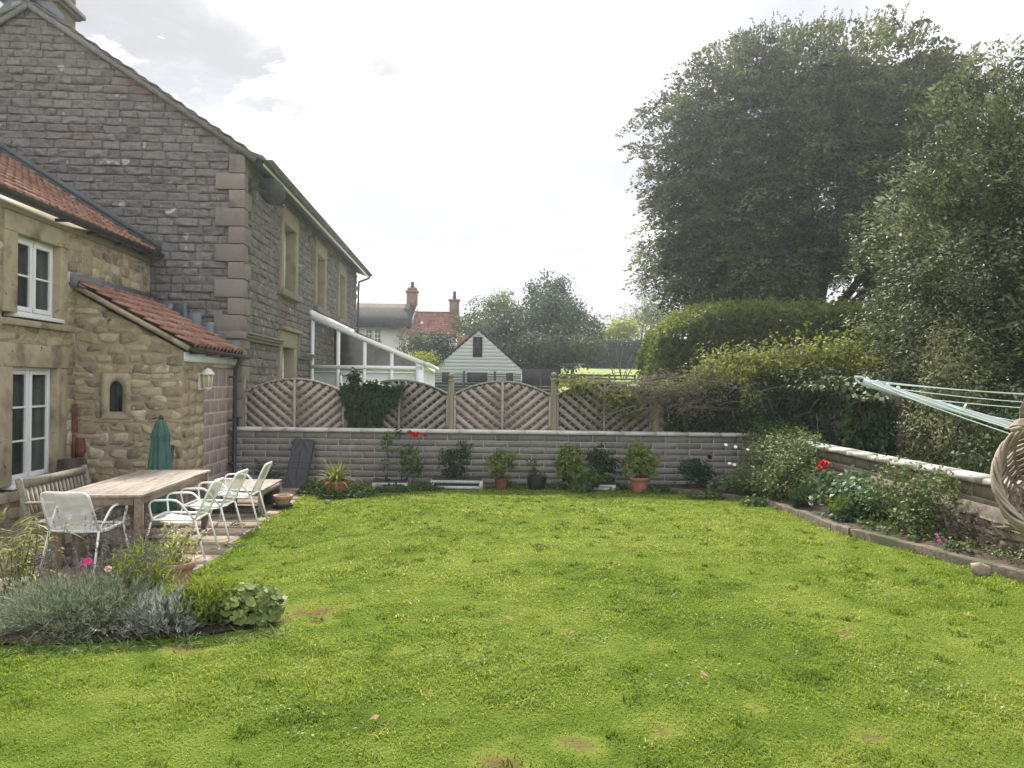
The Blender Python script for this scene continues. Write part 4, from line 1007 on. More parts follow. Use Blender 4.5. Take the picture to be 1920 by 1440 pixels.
# ------------------------------------------------------------------ fence on the far side of the wall
FY = 14.66
MT['fence_back'] = mat('brown fence backing', [(.16, .13, .105), (.23, .19, .16)], 7, 5, .9, .003, 30)
MT['fence_back_dark'] = mat('dark void fence backing', [(.045, .039, .033), (.09, .078, .066)], 7, 5, .9, .003, 30)  # dark sheet painted for the gloom behind the open slats
def panel(x0, x1, label, mtl, back, seed, arch=1.0):
    g = np.random.default_rng(seed)
    xc, hw_ = (x0 + x1) / 2, (x1 - x0) / 2
    top = lambda x: 1.69 + arch * .26 * (1 - ((x - xc) / hw_) ** 2)
    t = thing('arched_fence', label, 'fence', (xc, FY, .1), 0, 'arched fence panels above the wall')
    m = MB()
    for x in (x0 + .022, x1 - .022): m.box(x - .022, x + .022, FY - .03, FY + .03, .1, top(x) - .01, g.uniform(.4, .7))
    m.box(xc - .022, xc + .022, FY - .045, FY - .012, .1, top(xc) - .01, .55)
    m.box(x0, x1, FY - .028, FY + .028, .1, .145)
    P = [(x, FY, top(x)) for x in np.linspace(x0, x1, 17)]
    for a, b in zip(P[:-1], P[1:]): m.bar(a, b, .075, .032, tone=.55)
    m.build('frame', mtl, t, bevel=0)
    m = MB()
    def slat(xa, xb, c, sgn, yy, wd, th, tone):
        xs = np.linspace(xa, xb, 60); zs = c + sgn * xs
        ok = [x for x, z in zip(xs, zs) if .16 < z < top(x) - .035]
        if len(ok) < 3: return
        m.bar((ok[0], yy, c + sgn * ok[0]), (ok[-1], yy, c + sgn * ok[-1]), wd, th, up=(0, 1, 0), tone=tone, w2=wd) if False else m.bar((ok[0], yy, c + sgn * ok[0]), (ok[-1], yy, c + sgn * ok[-1]), th, wd, up=(0, .02, 1), tone=tone)
    sl_ = .84
    for k in range(-6, 16):
        off = k * .175
        slat(x0 + .05, xc - .02, .2 + off + sl_ * xc, -sl_, FY - .028, .078, .014, g.uniform(.15, .9))
        slat(xc + .02, x1 - .05, .2 + off - sl_ * xc, sl_, FY - .028, .078, .014, g.uniform(.15, .9))
    for k in range(-6, 22):
        off = k * .15
        slat(x0 + .05, xc - .02, .2 + off - sl_ * x0 - .3, sl_, FY - .008, .030, .012, g.uniform(.1, .6))
        slat(xc + .02, x1 - .05, .2 + off + sl_ * x1 - .3, -sl_, FY - .008, .030, .012, g.uniform(.1, .6))
    m.build('slats', mtl, t)
    m = MB(); xs = np.linspace(x0 + .03, x1 - .03, 25); n_ = 25
    m.extrude([(x, FY + .012, .12) for x in xs[::-1]] + [(x, FY + .012, top(x) - .02) for x in xs], (0, .012, 0), .5)
    m.build('backing', MT['fence_back'] if back else MT['fence_back_dark'], t)
    return t
panel(-5.085, -3.185, 'pinkish brown arched fence panel nearest the stone house', MT['fence_brown'], True, 1)
panel(-3.085, -1.207, 'grey open-slat arched fence panel half hidden by ivy', MT['fence_grey'], False, 2)
panel(-1.103, .748, 'pinkish arched fence panel between the two posts with ball tops', MT['fence_brown'], True, 3)
panel(.852, 2.668, 'grey arched fence panel partly covered by yellowing creeper', MT['fence_grey'], False, 4)
panel(2.772, 4.6, 'shaded fence panel almost buried under ivy at the wall corner', MT['fence_grey'], True, 5, .3)
def fpost(x, top, label, ball=True, w=.10):
    t = thing('fence_post', label, 'fence post', (x, FY, 0), 0, 'fence posts along the wall')
    m = MB(); m.box(x - w / 2, x + w / 2, FY - w / 2, FY + w / 2, 0, top); m.build('shaft', MT['post_wood'], t, bevel=.006)
    if ball:
        m = MB(); m.lathe((x, FY, top), [(.066, 0), (.07, .012), (.055, .03), (.025, .04), (.03, .052), (.055, .075), (.062, .10), (.054, .128), (.03, .147), (.004, .152)], 14); m.build('ball_finial', MT['post_wood'], t, smooth_=True)
    return t
fpost(-5.14, 2.0, 'plain square fence post without finial beside the black downpipe', False, .11)
fpost(-3.135, 1.72, 'short fence post hidden behind the ivy on the wall', False)
fpost(-1.155, 1.94, 'fence post with ball top left of the pinkish middle panel')
fpost(.80, 1.98, 'fence post with ball top right of the pinkish middle panel')
fpost(2.72, 1.7, 'fence post buried in dry creeper stems', False)
# ------------------------------------------------------------------ patio furniture
def TM(loc, deg): return Matrix.Translation(Vector(loc)) @ Matrix.Rotation(R(deg), 4, 'Z')
# dining table
T0 = (-4.22, 8.80, 0); m4 = TM(T0, 5.0)
tb = thing('dining_table', 'long weathered slatted wooden garden table on square legs', 'table', T0, R(5.0))
m = MB(m4); g = np.random.default_rng(2)
W2, L2 = .43, 1.13
m.box(-W2, -W2 + .075, -L2, L2, .715, .742, .4); m.box(W2 - .075, W2, -L2, L2, .715, .742, .5)
for (a, b) in ((-L2, -L2 + .07), (-.035, .035), (L2 - .07, L2)): m.box(-W2 + .077, W2 - .077, a, b, .715, .741, .5)
n = 11
for s in (0, 1):
    ya, yb = (-L2 + .073, -.038) if s == 0 else (.038, L2 - .073)
    for k in range(n):
        x = -W2 + .08 + k * (2 * W2 - .16) / n; m.box(x + .003, x + (2 * W2 - .16) / n - .003, ya, yb, .718, .740, g.uniform(.0, 1))
m.build('tabletop', MT['teak'], tb, bevel=.003)
m = MB(m4)
for x in (-W2 + .05, W2 - .05): m.box(x - .011, x + .011, -L2 + .1, L2 - .1, .635, .714, .5)
for y in (-L2 + .05, L2 - .05): m.box(-W2 + .1, W2 - .1, y - .011, y + .011, .635, .713, .5)
m.build('apron', MT['teak_red'], tb, bevel=.002)
for x in (-W2 + .05, W2 - .05):
    for y in (-L2 + .05, L2 - .05):
        m = MB(m4); m.box(x - .036, x + .036, y - .036, y + .036, 0, .713); m.build('leg', MT['teak_red'], tb, bevel=.004)
# low table by the wall
T1 = (-4.1, 11.45, 0); m4 = TM(T1, 4)
lt = thing('low_table', 'low square weathered slatted table in front of the grey wall', 'table', T1, R(4))
m = MB(m4)
for k in range(9): m.box(-.55, .55, -.6 + k * .1335, -.6 + k * .1335 + .125, .335, .36, g.uniform(0, 1))
m.build('tabletop', MT['teak'], lt, bevel=.003)
m = MB(m4)
for y in (-.57, .57): m.box(-.5, .5, y - .012, y + .012, .27, .334)
for x in (-.52, .52): m.box(x - .012, x + .012, -.54, .54, .27, .333)
m.build('apron', MT['grey_wood'], lt)
for x in (-.51, .51):
    for y in (-.56, .56):
        m = MB(m4); m.box(x - .03, x + .03, y - .03, y + .03, 0, .334); m.build('leg', MT['grey_wood'], lt, bevel=.003)
# bench: local x = length, back at +y, seat towards -y
T2 = (-4.78, 8.47, 0); m4 = TM(T2, 93)
bn = thing('garden_bench', 'silvered wooden slat-back bench along the cottage wall', 'bench', T2, R(93))
hl = .66
m = MB(m4)
for k in range(5): m.box(-hl + .04, hl - .04, -.36 + k * .1, -.36 + k * .1 + .085, .405 - (k == 4) * .006, .43, g.uniform(.2, .8))
m.build('seat', MT['grey_wood'], bn, bevel=.003)
m = MB(m4)
m.bar((-hl + .03, .235, .82), (hl - .03, .235, .82), .03, .085, tone=.5); m.bar((-hl + .03, .165, .47), (hl - .03, .165, .47), .03, .06, tone=.4)
for k in range(15):
    x = -hl + .10 + k * (2 * hl - .2) / 14; m.bar((x, .168, .49), (x, .235, .79), .042, .014, tone=g.uniform(.2, .8))
m.build('backrest', MT['grey_wood'], bn)
for x in (-hl, hl):
    m = MB(m4); m.tube([(x, .14, 0), (x, .14, .42), (x, .24, .84), (x, .25, .88)], .034, 8); m.build('rear_leg', MT['grey_wood'], bn)
    m = MB(m4); m.box(x - .03, x + .03, -.36, -.30, 0, .62); m.build('front_leg', MT['grey_wood'], bn, bevel=.003)
    m = MB(m4); m.box(x - .032, x + .032, -.40, .19, .621, .645); m.build('armrest', MT['grey_wood'], bn, bevel=.006)
    m = MB(m4); m.box(x - .018, x + .018, -.30, .12, .33, .40); m.box(x - .018, x + .018, -.30, .12, .12, .16); m.build('side_rail', MT['grey_wood'], bn)
m = MB(m4); m.box(-hl + .03, hl - .03, -.345, -.315, .33, .40); m.box(-hl + .03, hl - .03, -.1, -.07, .12, .16); m.build('seat_rail', MT['grey_wood'], bn)

# perforated white steel
def perforated():
    m = bpy.data.materials.new('perforated white steel'); m.use_nodes = True
    nt = m.node_tree; N = nt.nodes; L = nt.links; N.clear()
    out = N.new('ShaderNodeOutputMaterial'); bs = N.new('ShaderNodeBsdfPrincipled'); bs.inputs['Base Color'].default_value = (.86, .86, .86, 1); bs.inputs['Roughness'].default_value = .4
    tc = N.new('ShaderNodeTexCoord'); vo = N.new('ShaderNodeTexNoise'); vo.inputs['Scale'].default_value = 14
    L.new(tc.outputs['Object'], vo.inputs['Vector'])
    mt_ = N.new('ShaderNodeMapRange'); mt_.inputs[3].default_value = .26; mt_.inputs[4].default_value = .44; L.new(vo.outputs[0], mt_.inputs[0])   # open mesh, finer than a pixel
    tr = N.new('ShaderNodeBsdfTransparent'); mx = N.new('ShaderNodeMixShader')
    L.new(mt_.outputs[0], mx.inputs[0]); L.new(bs.outputs[0], mx.inputs[1]); L.new(tr.outputs[0], mx.inputs[2]); L.new(mx.outputs[0], out.inputs[0]); return m
MT['perf'] = perforated()
def fillet(pts, r=.06, n=4):
    P = [np.array(p, float) for p in pts]; out = [P[0]]
    for a, b, c in zip(P[:-2], P[1:-1], P[2:]):
        u, v = unit(a - b), unit(c - b); k = min(r, np.linalg.norm(a - b) * .45, np.linalg.norm(c - b) * .45)
        for t in np.linspace(0, 1, n + 1): out.append((1 - t) ** 2 * (b + u * k) + 2 * t * (1 - t) * b + t * t * (b + v * k))
    out.append(P[-1]); return out
def make_chair(loc, deg, label):
    """faces local -y"""
    m4 = TM(loc, deg)
    c = thing('garden_chair', label, 'chair', loc, R(deg), 'white metal garden chairs around the table')
    hw_ = .245
    m = MB(m4); S = []
    for v in np.linspace(0, 1, 6):
        S.append([(u * (hw_ - .005), -.23 + .45 * v, .44 - .035 * math.sin(math.pi * v * .9) - .02 * v - .012 * (1 - abs(u)) + (.0 if v else -.02)) for u in np.linspace(-1, 1, 7)])
    m.grid(np.array(S)); m.build('seat', MT['perf'], c, smooth_=True)
    m = MB(m4); S = []
    for v in np.linspace(0, 1, 7):
        S.append([(u * (hw_ - .01 - .015 * v), .235 + .16 * v + .03 * (1 - u * u) , .43 + .38 * v) for u in np.linspace(-1, 1, 9)])
    m.grid(np.array(S)); m.build('backrest', MT['perf'], c, smooth_=True)
    r = .0115
    m = MB(m4)
    m.tube(fillet([(-hw_, .225, .42), (-hw_ + .012, .40, .815), (hw_ - .012, .40, .815), (hw_, .225, .42)], .07), r, 8); m.build('back_frame', MT['white_metal'], c, smooth_=True)
    m = MB(m4); m.tube(fillet([(-hw_, .23, .42), (-hw_, -.23, .43), (hw_, -.23, .43), (hw_, .23, .42), (-hw_, .23, .42)], .05), r, 8); m.build('seat_frame', MT['white_metal'], c, smooth_=True)
    for s in (-1, 1):
        m = MB(m4); m.tube(fillet([(s * (hw_ + .005), -.20, .42), (s * (hw_ + .035), -.235, .635), (s * (hw_ + .035), .06, .645), (s * (hw_ + .004), .22, .43)], .075), r, 8); m.build('armrest', MT['white_metal'], c, smooth_=True)
        m = MB(m4); m.tube([(s * hw_, -.21, .43), (s * (hw_ + .045), -.30, .008)], r, 8); m.tube([(s * (hw_ + .045), -.30, .0), (s * (hw_ + .0445), -.299, .02)], r + .003, 8); m.build('front_leg', MT['white_metal'], c, smooth_=True)
        m = MB(m4); m.tube([(s * hw_, .225, .43), (s * (hw_ + .02), .345, .008)], r, 8); m.tube([(s * (hw_ + .02), .345, .0), (s * (hw_ + .0195), .343, .02)], r + .003, 8); m.build('rear_leg', MT['white_metal'], c, smooth_=True)
    return c
ch0 = make_chair((-4.23, 7.70, 0), 178, 'white mesh chair at the near end of the table with its back to the flowers')
for (x, y, d, lb) in ((-3.58, 8.33, -84, 'white mesh chair on the lawn side of the table, nearest the potted plant'), (-3.62, 9.22, -88, 'middle of the three white mesh chairs on the lawn side of the table'),
                      (-3.60, 10.12, -84, 'white mesh chair at the far end of the lawn side of the table')):
    c = copy_tree(ch0); c.location = (x, y, 0); c.rotation_euler = (0, 0, R(d)); c['label'] = lb

# closed parasol
P0 = (-4.90, 10.75, 0)
ps = thing('parasol', 'closed dark green parasol standing against the lean-to wall', 'parasol', P0)
def fold(a, t): return 1 + (.30 * (1 - abs(t - .75))) * .55 * np.sin(a * 5 + .4 + t) + .10 * np.sin(a * 11 + t * 6)
m = MB(); prof = [(r_ * .84, z_ * .92) for r_, z_ in [(.03, 1.47), (.055, 1.45), (.085, 1.38), (.115, 1.27), (.135, 1.21), (.125, 1.18), (.13, 1.1), (.15, .95), (.17, .78), (.19, .6), (.21, .42), (.225, .3), (.24, .1), (.22, .07)]]
m.lathe(P0, [(r, z) for r, z in prof[::-1]], 60, wob=fold); m.build('canopy', MT['parasol'], ps, smooth_=True)
m = MB(); m.tube([(P0[0], P0[1], .0), (P0[0], P0[1], 1.4)], .02, 8); m.lathe(P0, [(.23, 0), (.22, .05), (.06, .09), (.03, .16)], 20); m.build('pole', MT['grey_wood'], ps)
m = MB(); m.lathe((P0[0], P0[1], 1.34), [(.035, 0), (.03, .05), (.01, .075)], 10); m.tube([(P0[0] - .12, P0[1], 1.355), (P0[0] - .06, P0[1], 1.37), (P0[0], P0[1], 1.365)], .006, 5); m.build('finial', MT['black_plastic'], ps)
pl = at(325, 835, 11.75)
m = MB(); m.tube([(pl[0] - .03, 11.55, 0), (pl[0], 11.74, pl[2])], .026, 10)
tag(m.build('drain_pole', MT['black_plastic'], None), 'short black plastic pole leaning on the lean-to corner beside the parasol', 'pole')

# wooden half barrel behind the bench
B0 = (-6.42, 11.25, 0)
br = thing('half_barrel', 'dark brown wooden barrel tucked in the corner behind the bench', 'barrel', B0)
m = MB(); m.lathe(B0, [(.17, 0), (.20, .2), (.21, .38), (.20, .56), (.185, .72), (.16, .72), (.16, .66)], 24); m.build('staves', MT['bark'], br)
for z, r in ((.1, .192), (.56, .208)):
    m = MB(); m.lathe((B0[0], B0[1], z), [(r, 0), (r + .004, .001), (r + .004, .03), (r, .031)], 24); m.build('hoop', MT['dark_metal'], br)

# ------------------------------------------------------------------ pots
def pot(label, loc, rt, rb, h, mtl, rim=True, name='plant_pot', cat='plant pot', group=None, belly=0.0, soil=True, n=28):
    t = thing(name, label, cat, loc, 0, group)
    m = MB(); pr = [(rb * .92, 0), (rb, .008)]
    for k in range(1, 6):
        s = k / 6; pr.append((rb + (rt - rb) * s + belly * math.sin(math.pi * min(1, s * 1.1)), h * s))
    pr += [(rt, h - .002), (rt, h), (rt - .018, h), (rt - .022, h * .86), (.005, h * .855)]
    m.lathe(loc, pr, n); m.build('body', mtl, t, smooth_=False, bevel=0)
    if rim:
        m = MB(); m.lathe((loc[0], loc[1], loc[2] + h - .055), [(rt - .004, 0), (rt + .012, .004), (rt + .014, .05), (rt + .006, .058), (rt - .016, .057), (rt - .018, .0)], n); m.build('rim', mtl, t)
    if soil:
        m = MB(); m.lathe((loc[0], loc[1], loc[2] + h * .86), [(rt - .022, 0), (rt * .5, .012), (.004, .015)], 16); m.build('soil', MT['soil'], t)
    return t
def lp(x, y): return (x, y, float(lawn_z(np.array([x]), np.array([y]))[0]) - .005)
A = {}
A['agap'] = lp(-2.93, 12.95); pot('wide terracotta bowl pot holding the arching strap-leaved plant', A['agap'], .215, .12, .24, MT['terracotta'], belly=.02)
A['brown'] = lp(-.17, 13.85); pot('brown plastic pot under a rounded leafy shrub at the wall', A['brown'], .125, .10, .20, MT['terracotta_dark'], False)
A['black1'] = lp(.47, 13.85); pot('black rounded pot with a sparse small plant', A['black1'], .175, .125, .24, MT['black_pot'], False, belly=.02)
A['black2'] = lp(1.05, 13.85); pot('black pot beneath a pale leafy shrub beside the low white trough', A['black2'], .13, .10, .22, MT['black_pot'], False)
A['big'] = lp(2.27, 13.55); pot('large clean terracotta pot with a bushy shrub near the bed edging', A['big'], .17, .125, .27, MT['terracotta'])
A['fg'] = gl(328, 1105); A['fg'] = (A['fg'][0], A['fg'][1], 0.0); pot('weathered terracotta pot at the patio edge by the flower bed', A['fg'], .155, .12, .29, MT['terracotta_old'])
gpz = gnd(530, 952); gp = pot('small empty terracotta pot set in a dark green saucer by the low table', (gpz[0], gpz[1], .05), .135, .105, .14, MT['terracotta_old'])
m = MB(); m.lathe((gpz[0], gpz[1], 0), [(.14, 0), (.155, .05), (.155, .06), (.135, .062), (.13, .03)], 22); m.build('saucer', MT['green_pot'], gp)
pot('black pot standing under the low table', (-3.75, 11.95, 0), .16, .12, .22, MT['black_pot'], False)
pot('grey black pot standing under the far side of the low table', (-4.35, 11.9, 0), .14, .11, .2, MT['black_pot'], False)
def trough(label, x, y, w, h, d=.22):
    z = lp(x, y)[2]
    t = thing('planter_trough', label, 'planter', (x, y, z), 0, 'low white framed planters along the wall')
    m = MB(); 
    for zz in (.02, h - .05): m.box(x - w / 2, x + w / 2, y - d / 2, y - d / 2 + .02, z + zz, z + zz + .05)
    for sx in (-1, 1):
        m.box(x + sx * (w / 2 - .03) - .03, x + sx * (w / 2 - .03) + .03, y - d / 2 - .004, y - d / 2 + .022, z, z + h)
        m.box(x + sx * (w / 2 - .01) - .01, x + sx * (w / 2 - .01) + .01, y - d / 2 + .024, y + d / 2, z, z + h)
    m.build('frame', MT['trough'], t)
    m = MB(); S = []
    for k in range(17):
        u = -1 + k / 8; zt = h + .03 + .045 * abs(u) ** 3 * (1 if k % 2 else .8)
        S.append([(x + u * w * .48, y - d / 2 + .03, z + .02), (x + u * w * .48, y - d / 2 + .035, z + zt), (x + u * w * .46, y - d / 2 + .06, z + h), (x + u * w * .46, y + d / 2 - .03, z + h), (x + u * w * .48, y + d / 2, z + zt), (x + u * w * .48, y + d / 2, z + .02)])
    m.grid(np.array(S)); m.build('liner', MT['black_pot'], t)
    return z
MT['trough'] = mat('weathered white trough', [(.36, .35, .32), (.56, .55, .52)], 6, 5, .7, .002, 40)
trough('low white framed trough with black liner under the climbing red rose', -2.17, 13.85, .62, .11)
trough('white framed trough with black liner spilling upward under the tall dark shrub', -.96, 13.75, .92, .17)
trough('short white framed trough half hidden by leaves beside the large terracotta pot', 1.66, 13.8, .42, .12)

# black moulded tray leaning on the wall
tr_ = Matrix.Translation((-3.86, 13.72, -.06)) @ Matrix.Rotation(R(3.2), 4, 'Y') @ Matrix.Rotation(R(-27), 4, 'X')
ty = thing('plastic_tray', 'black moulded plastic tray or pond lid propped upright against the grey wall', 'tray', (-3.86, 13.72, -.05))
m = MB(tr_); w_, h_ = .19, 1.0
def rr(w, h, r, z, n=4):
    out = []
    for cx_, cz_, a0 in ((w - r, r, -90), (w - r, h - r, 0), (-w + r, h - r, 90), (-w + r, r, 180)):
        for k in range(n + 1): a = R(a0 + 90 * k / n); out.append((cx_ + r * math.cos(a), z, cz_ + r * math.sin(a)))
    return out
loops = [rr(w_, h_, .04, .03), rr(w_, h_, .04, -.035), rr(w_ - .012, h_ - .012, .035, -.045), rr(w_ - .03, h_ - .03, .03, -.04)]
a = np.array([l + [l[0]] for l in loops]); m.grid(a)
# ribbed face: raised envelope pattern
gx = np.linspace(-1, 1, 25); gzv = np.linspace(0, 1, 61); S = []
for u in gx:
    r_ = []
    for v in gzv:
        d = 0.0; vv = abs(v - .5) * 2
        d += .010 * max(0, 1 - abs(abs(u) * .5 - (1 - vv) * 1.0 * .9) * 9) * (vv > .5)
        d += .008 * max(0, 1 - abs(u) * 8) * (vv < .62)
        d += .006 * max(0, 1 - abs(vv - .12) * 22)
        r_.append((u * (w_ - .03), -.036 - d, .03 + v * (h_ - .06)))
    S.append(r_)
m.grid(np.array(S)); m.add(rr(w_, h_, .04, .03), [tuple(range(20))])
m.build('moulded_shell', MT['bucket'], ty)
# ------------------------------------------------------------------ small plants
def flower(parent, p, r, mtl, petals=8, face=(0, -.6, .8), double=False, seed=0, dome=False):
    g = np.random.default_rng(seed + int(abs(p[0] * 1000)) + int(p[2] * 777))
    m = MB(); f = unit(np.array(face, float) + g.normal(0, .2, 3)); a = unit(np.cross(f, (1, .2, 0))); b = np.cross(f, a)
    p = np.array(p, float)
    if dome:
        for k in range(3):
            n = petals; an = np.arange(n) * 6.283 / n + k * .4; el = .2 + .45 * k
            D = unit((np.cos(an)[:, None] * a + np.sin(an)[:, None] * b) * math.cos(el) + f * math.sin(el))
            leaf_add(m, np.repeat(p[None], n, 0), D, np.repeat(f[None], n, 0) + D * .01 - D * math.sin(el) * .5, r * (1 - .12 * k), r * .75, g.uniform(.2, .9, n), .3, -.1 + .15 * k, .6)
    else:
        for k in range(2 if double else 1):
            n = petals; an = np.arange(n) * 6.283 / n + k * .35
            D = unit((np.cos(an)[:, None] * a + np.sin(an)[:, None] * b) + f * (.15 + .5 * k))
            leaf_add(m, np.repeat(p[None], n, 0), D, np.repeat(f[None], n, 0), r * (1 - .25 * k), r * .85, g.uniform(.2, .9, n), .12, .05, .6)
    return m.build('flower', mtl, parent)
def bush(name, label, cat, base, blobs, mtl, n, L, Wd, seed=1, clump=.05, per=14, stem_mat=None, stems=8, shell=.75, up=.5, hang=.1, group=None, droop=.15, lump=.35, tvar=.16, sr=.006, squash=.8, out=.8, fold=.25):
    t = thing(name, label, cat, base, 0, group); g = np.random.default_rng(seed)
    m = MB(); tot = sum(b[1][0] * b[1][1] * b[1][2] for b in blobs)
    for c, r in blobs:
        k = max(per, int(n * (r[0] * r[1] * r[2]) / tot))
        P, N, tn = cloud(g, c, r, k, shell, clump, per, squash, lump, seed, zmin=base[2] - .02, up=up, out=out)
        leaves_from(m, g, P, N, L, Wd, tn, tvar, fold, droop, hang)
    m.build('foliage', mtl, t)
    m = MB()
    for k in range(stems):
        c, r = blobs[k % len(blobs)]
        q = np.array(c) + g.normal(0, .38, 3) * np.array(r); q[2] = max(q[2], base[2] + .08)
        b = np.array(base) + np.array((g.normal(0, .03), g.normal(0, .03), -.01)); limb(m, b, q, sr, sr * .4, g, .12, 5, 5)
    m.build('stems', stem_mat or MT['bark'], t)
    return t
a = A['agap']
ag = thing('strap_leaf_plant', 'arching pale strap-leaved plant growing from the wide terracotta bowl pot', 'plant', (a[0], a[1], a[2] + .2))
g = np.random.default_rng(21); m = MB()
for k in range(120):
    an = g.uniform(0, 6.283); el = g.uniform(.65, 1.5); 
    strap(m, (a[0] + .1 * math.cos(an) * g.random(), a[1] + .1 * math.sin(an) * g.random(), a[2] + .2), (math.cos(an) * math.cos(el), math.sin(an) * math.cos(el), math.sin(el)), g.uniform(.30, .52), g.uniform(.022, .036), g, g.uniform(.7, 2.0), 6, g.choice((.2, .4, .5, .7, .95)))
m.build('leaves', MT['lf_strap'], ag)

tz = lp(-1.95, 13.85)
rs = thing('climbing_rose', 'tall red flowered rose against the grey wall in the narrow white trough', 'rose', tz)
g = np.random.default_rng(31); m = MB(); lf = MB()
for (x0, pts) in ((-2.22, [(-2.24, 13.9, .4), (-2.26, 14.0, .72), (-2.25, 14.05, 1.05)]), (-1.98, [(-1.95, 13.9, .4), (-1.86, 13.98, .7), (-1.82, 14.0, .95)]), (-1.92, [(-1.8, 13.9, .4), (-1.72, 13.95, .7), (-1.64, 13.98, .93)])):
    P = [(x0, 13.85, .05)] + pts; m.tube(P, [.012, .010, .008, .004], 6)
m.build('stems', MT['bark'], rs)
for c, r, n in (((-1.85, 13.9, .55), (.2, .12, .33), 330), ((-1.72, 13.9, .42), (.16, .12, .25), 160), ((-2.24, 13.95, .85), (.10, .08, .24), 90), ((-2.25, 13.9, .35), (.13, .1, .22), 60), ((-2.05, 13.95, .98), (.08, .06, .08), 30)):
    P, N, tn = cloud(g, c, r, n, .8, .03, 5, .8, .3, 2); N = unit(N + np.array((0, -.5, .2))); leaves_from(lf, g, P, N, .065, .042, tn, .16)
lf.build('foliage', MT['lf_mid'], rs)
for (px, py) in ((768, 811), (779, 818), (783, 814), (797, 817), (775, 814)): flower(rs, at(px, py, 13.8), .055, MT['fl_red'], 7, dome=True)

bush('laurel_shrub', 'dark upright leafy shrub rising from the wide white trough', 'shrub', lp(-.96, 13.8), [((-1.05, 13.85, .42), (.26, .15, .3)), ((-.86, 13.85, .6), (.17, .14, .28)), ((-1.15, 13.82, .55), (.14, .12, .16))], MT['lf_dark'], 1000, .075, .024, 41, .04, 9, out=.4, up=.7, hang=-.4)
a = A['brown']; bush('potted_shrub', 'rounded fresh green leafy shrub in the brown plastic pot', 'shrub', (a[0], a[1], a[2] + .18), [((a[0], a[1], .50), (.26, .2, .26))], MT['lf_light'], 950, .065, .030, 42, .03, 8, hang=.3)
a = A['black1']; bush('sparse_plant', 'sparse small-leaved plant in the rounded black pot', 'plant', (a[0], a[1], a[2] + .2), [((a[0] - .08, a[1], .45), (.12, .1, .2)), ((a[0] + .12, a[1], .29), (.1, .1, .06)), ((a[0] - .05, a[1], .3), (.14, .12, .07))], MT['lf_mid'], 190, .055, .034, 43, .03, 6)
a = A['black2']; bush('potted_shrub', 'pale yellow green leafy shrub in the black pot at mid wall', 'shrub', (a[0], a[1], a[2] + .2), [((a[0] + .0, a[1], .52), (.25, .19, .27)), ((a[0] - .05, a[1], .7), (.12, .1, .12))], MT['lf_light'], 1300, .075, .036, 44, .03, 8, hang=.3)
bush('broad_leaf_plant', 'low plant with broad pale green leaves in front of the wall', 'plant', lp(1.30, 13.45), [((1.27, 13.45, .22), (.30, .2, .22)), ((1.38, 13.45, .34), (.18, .15, .14))], MT['lf_mid'], 260, .13, .055, 45, .05, 6, hang=.3)
bush('wall_shrub', 'mid green bush spreading over the short white trough', 'shrub', lp(1.66, 13.8), [((1.70, 13.85, .48), (.30, .18, .28)), ((1.52, 13.85, .62), (.18, .14, .2))], MT['lf_dark'], 950, .07, .032, 46, .035, 8)
a = A['big']; bush('potted_shrub', 'bushy green shrub overflowing the large terracotta pot', 'shrub', (a[0], a[1], a[2] + .24), [((a[0], a[1], .52), (.34, .26, .26)), ((a[0] - .10, a[1], .78), (.2, .16, .18)), ((a[0] + .2, a[1], .62), (.16, .14, .14))], MT['lf_light'], 1300, .07, .034, 47, .035, 9, hang=.25)
bush('conifer_shrub', 'little blue green shrub between the low table and the wall', 'shrub', (-4.55, 14.05, 0), [((-4.55, 14.05, .28), (.22, .12, .2)), ((-4.4, 14.05, .2), (.3, .12, .12))], MT['lf_farhedge'], 420, .05, .018, 48, .03, 8)

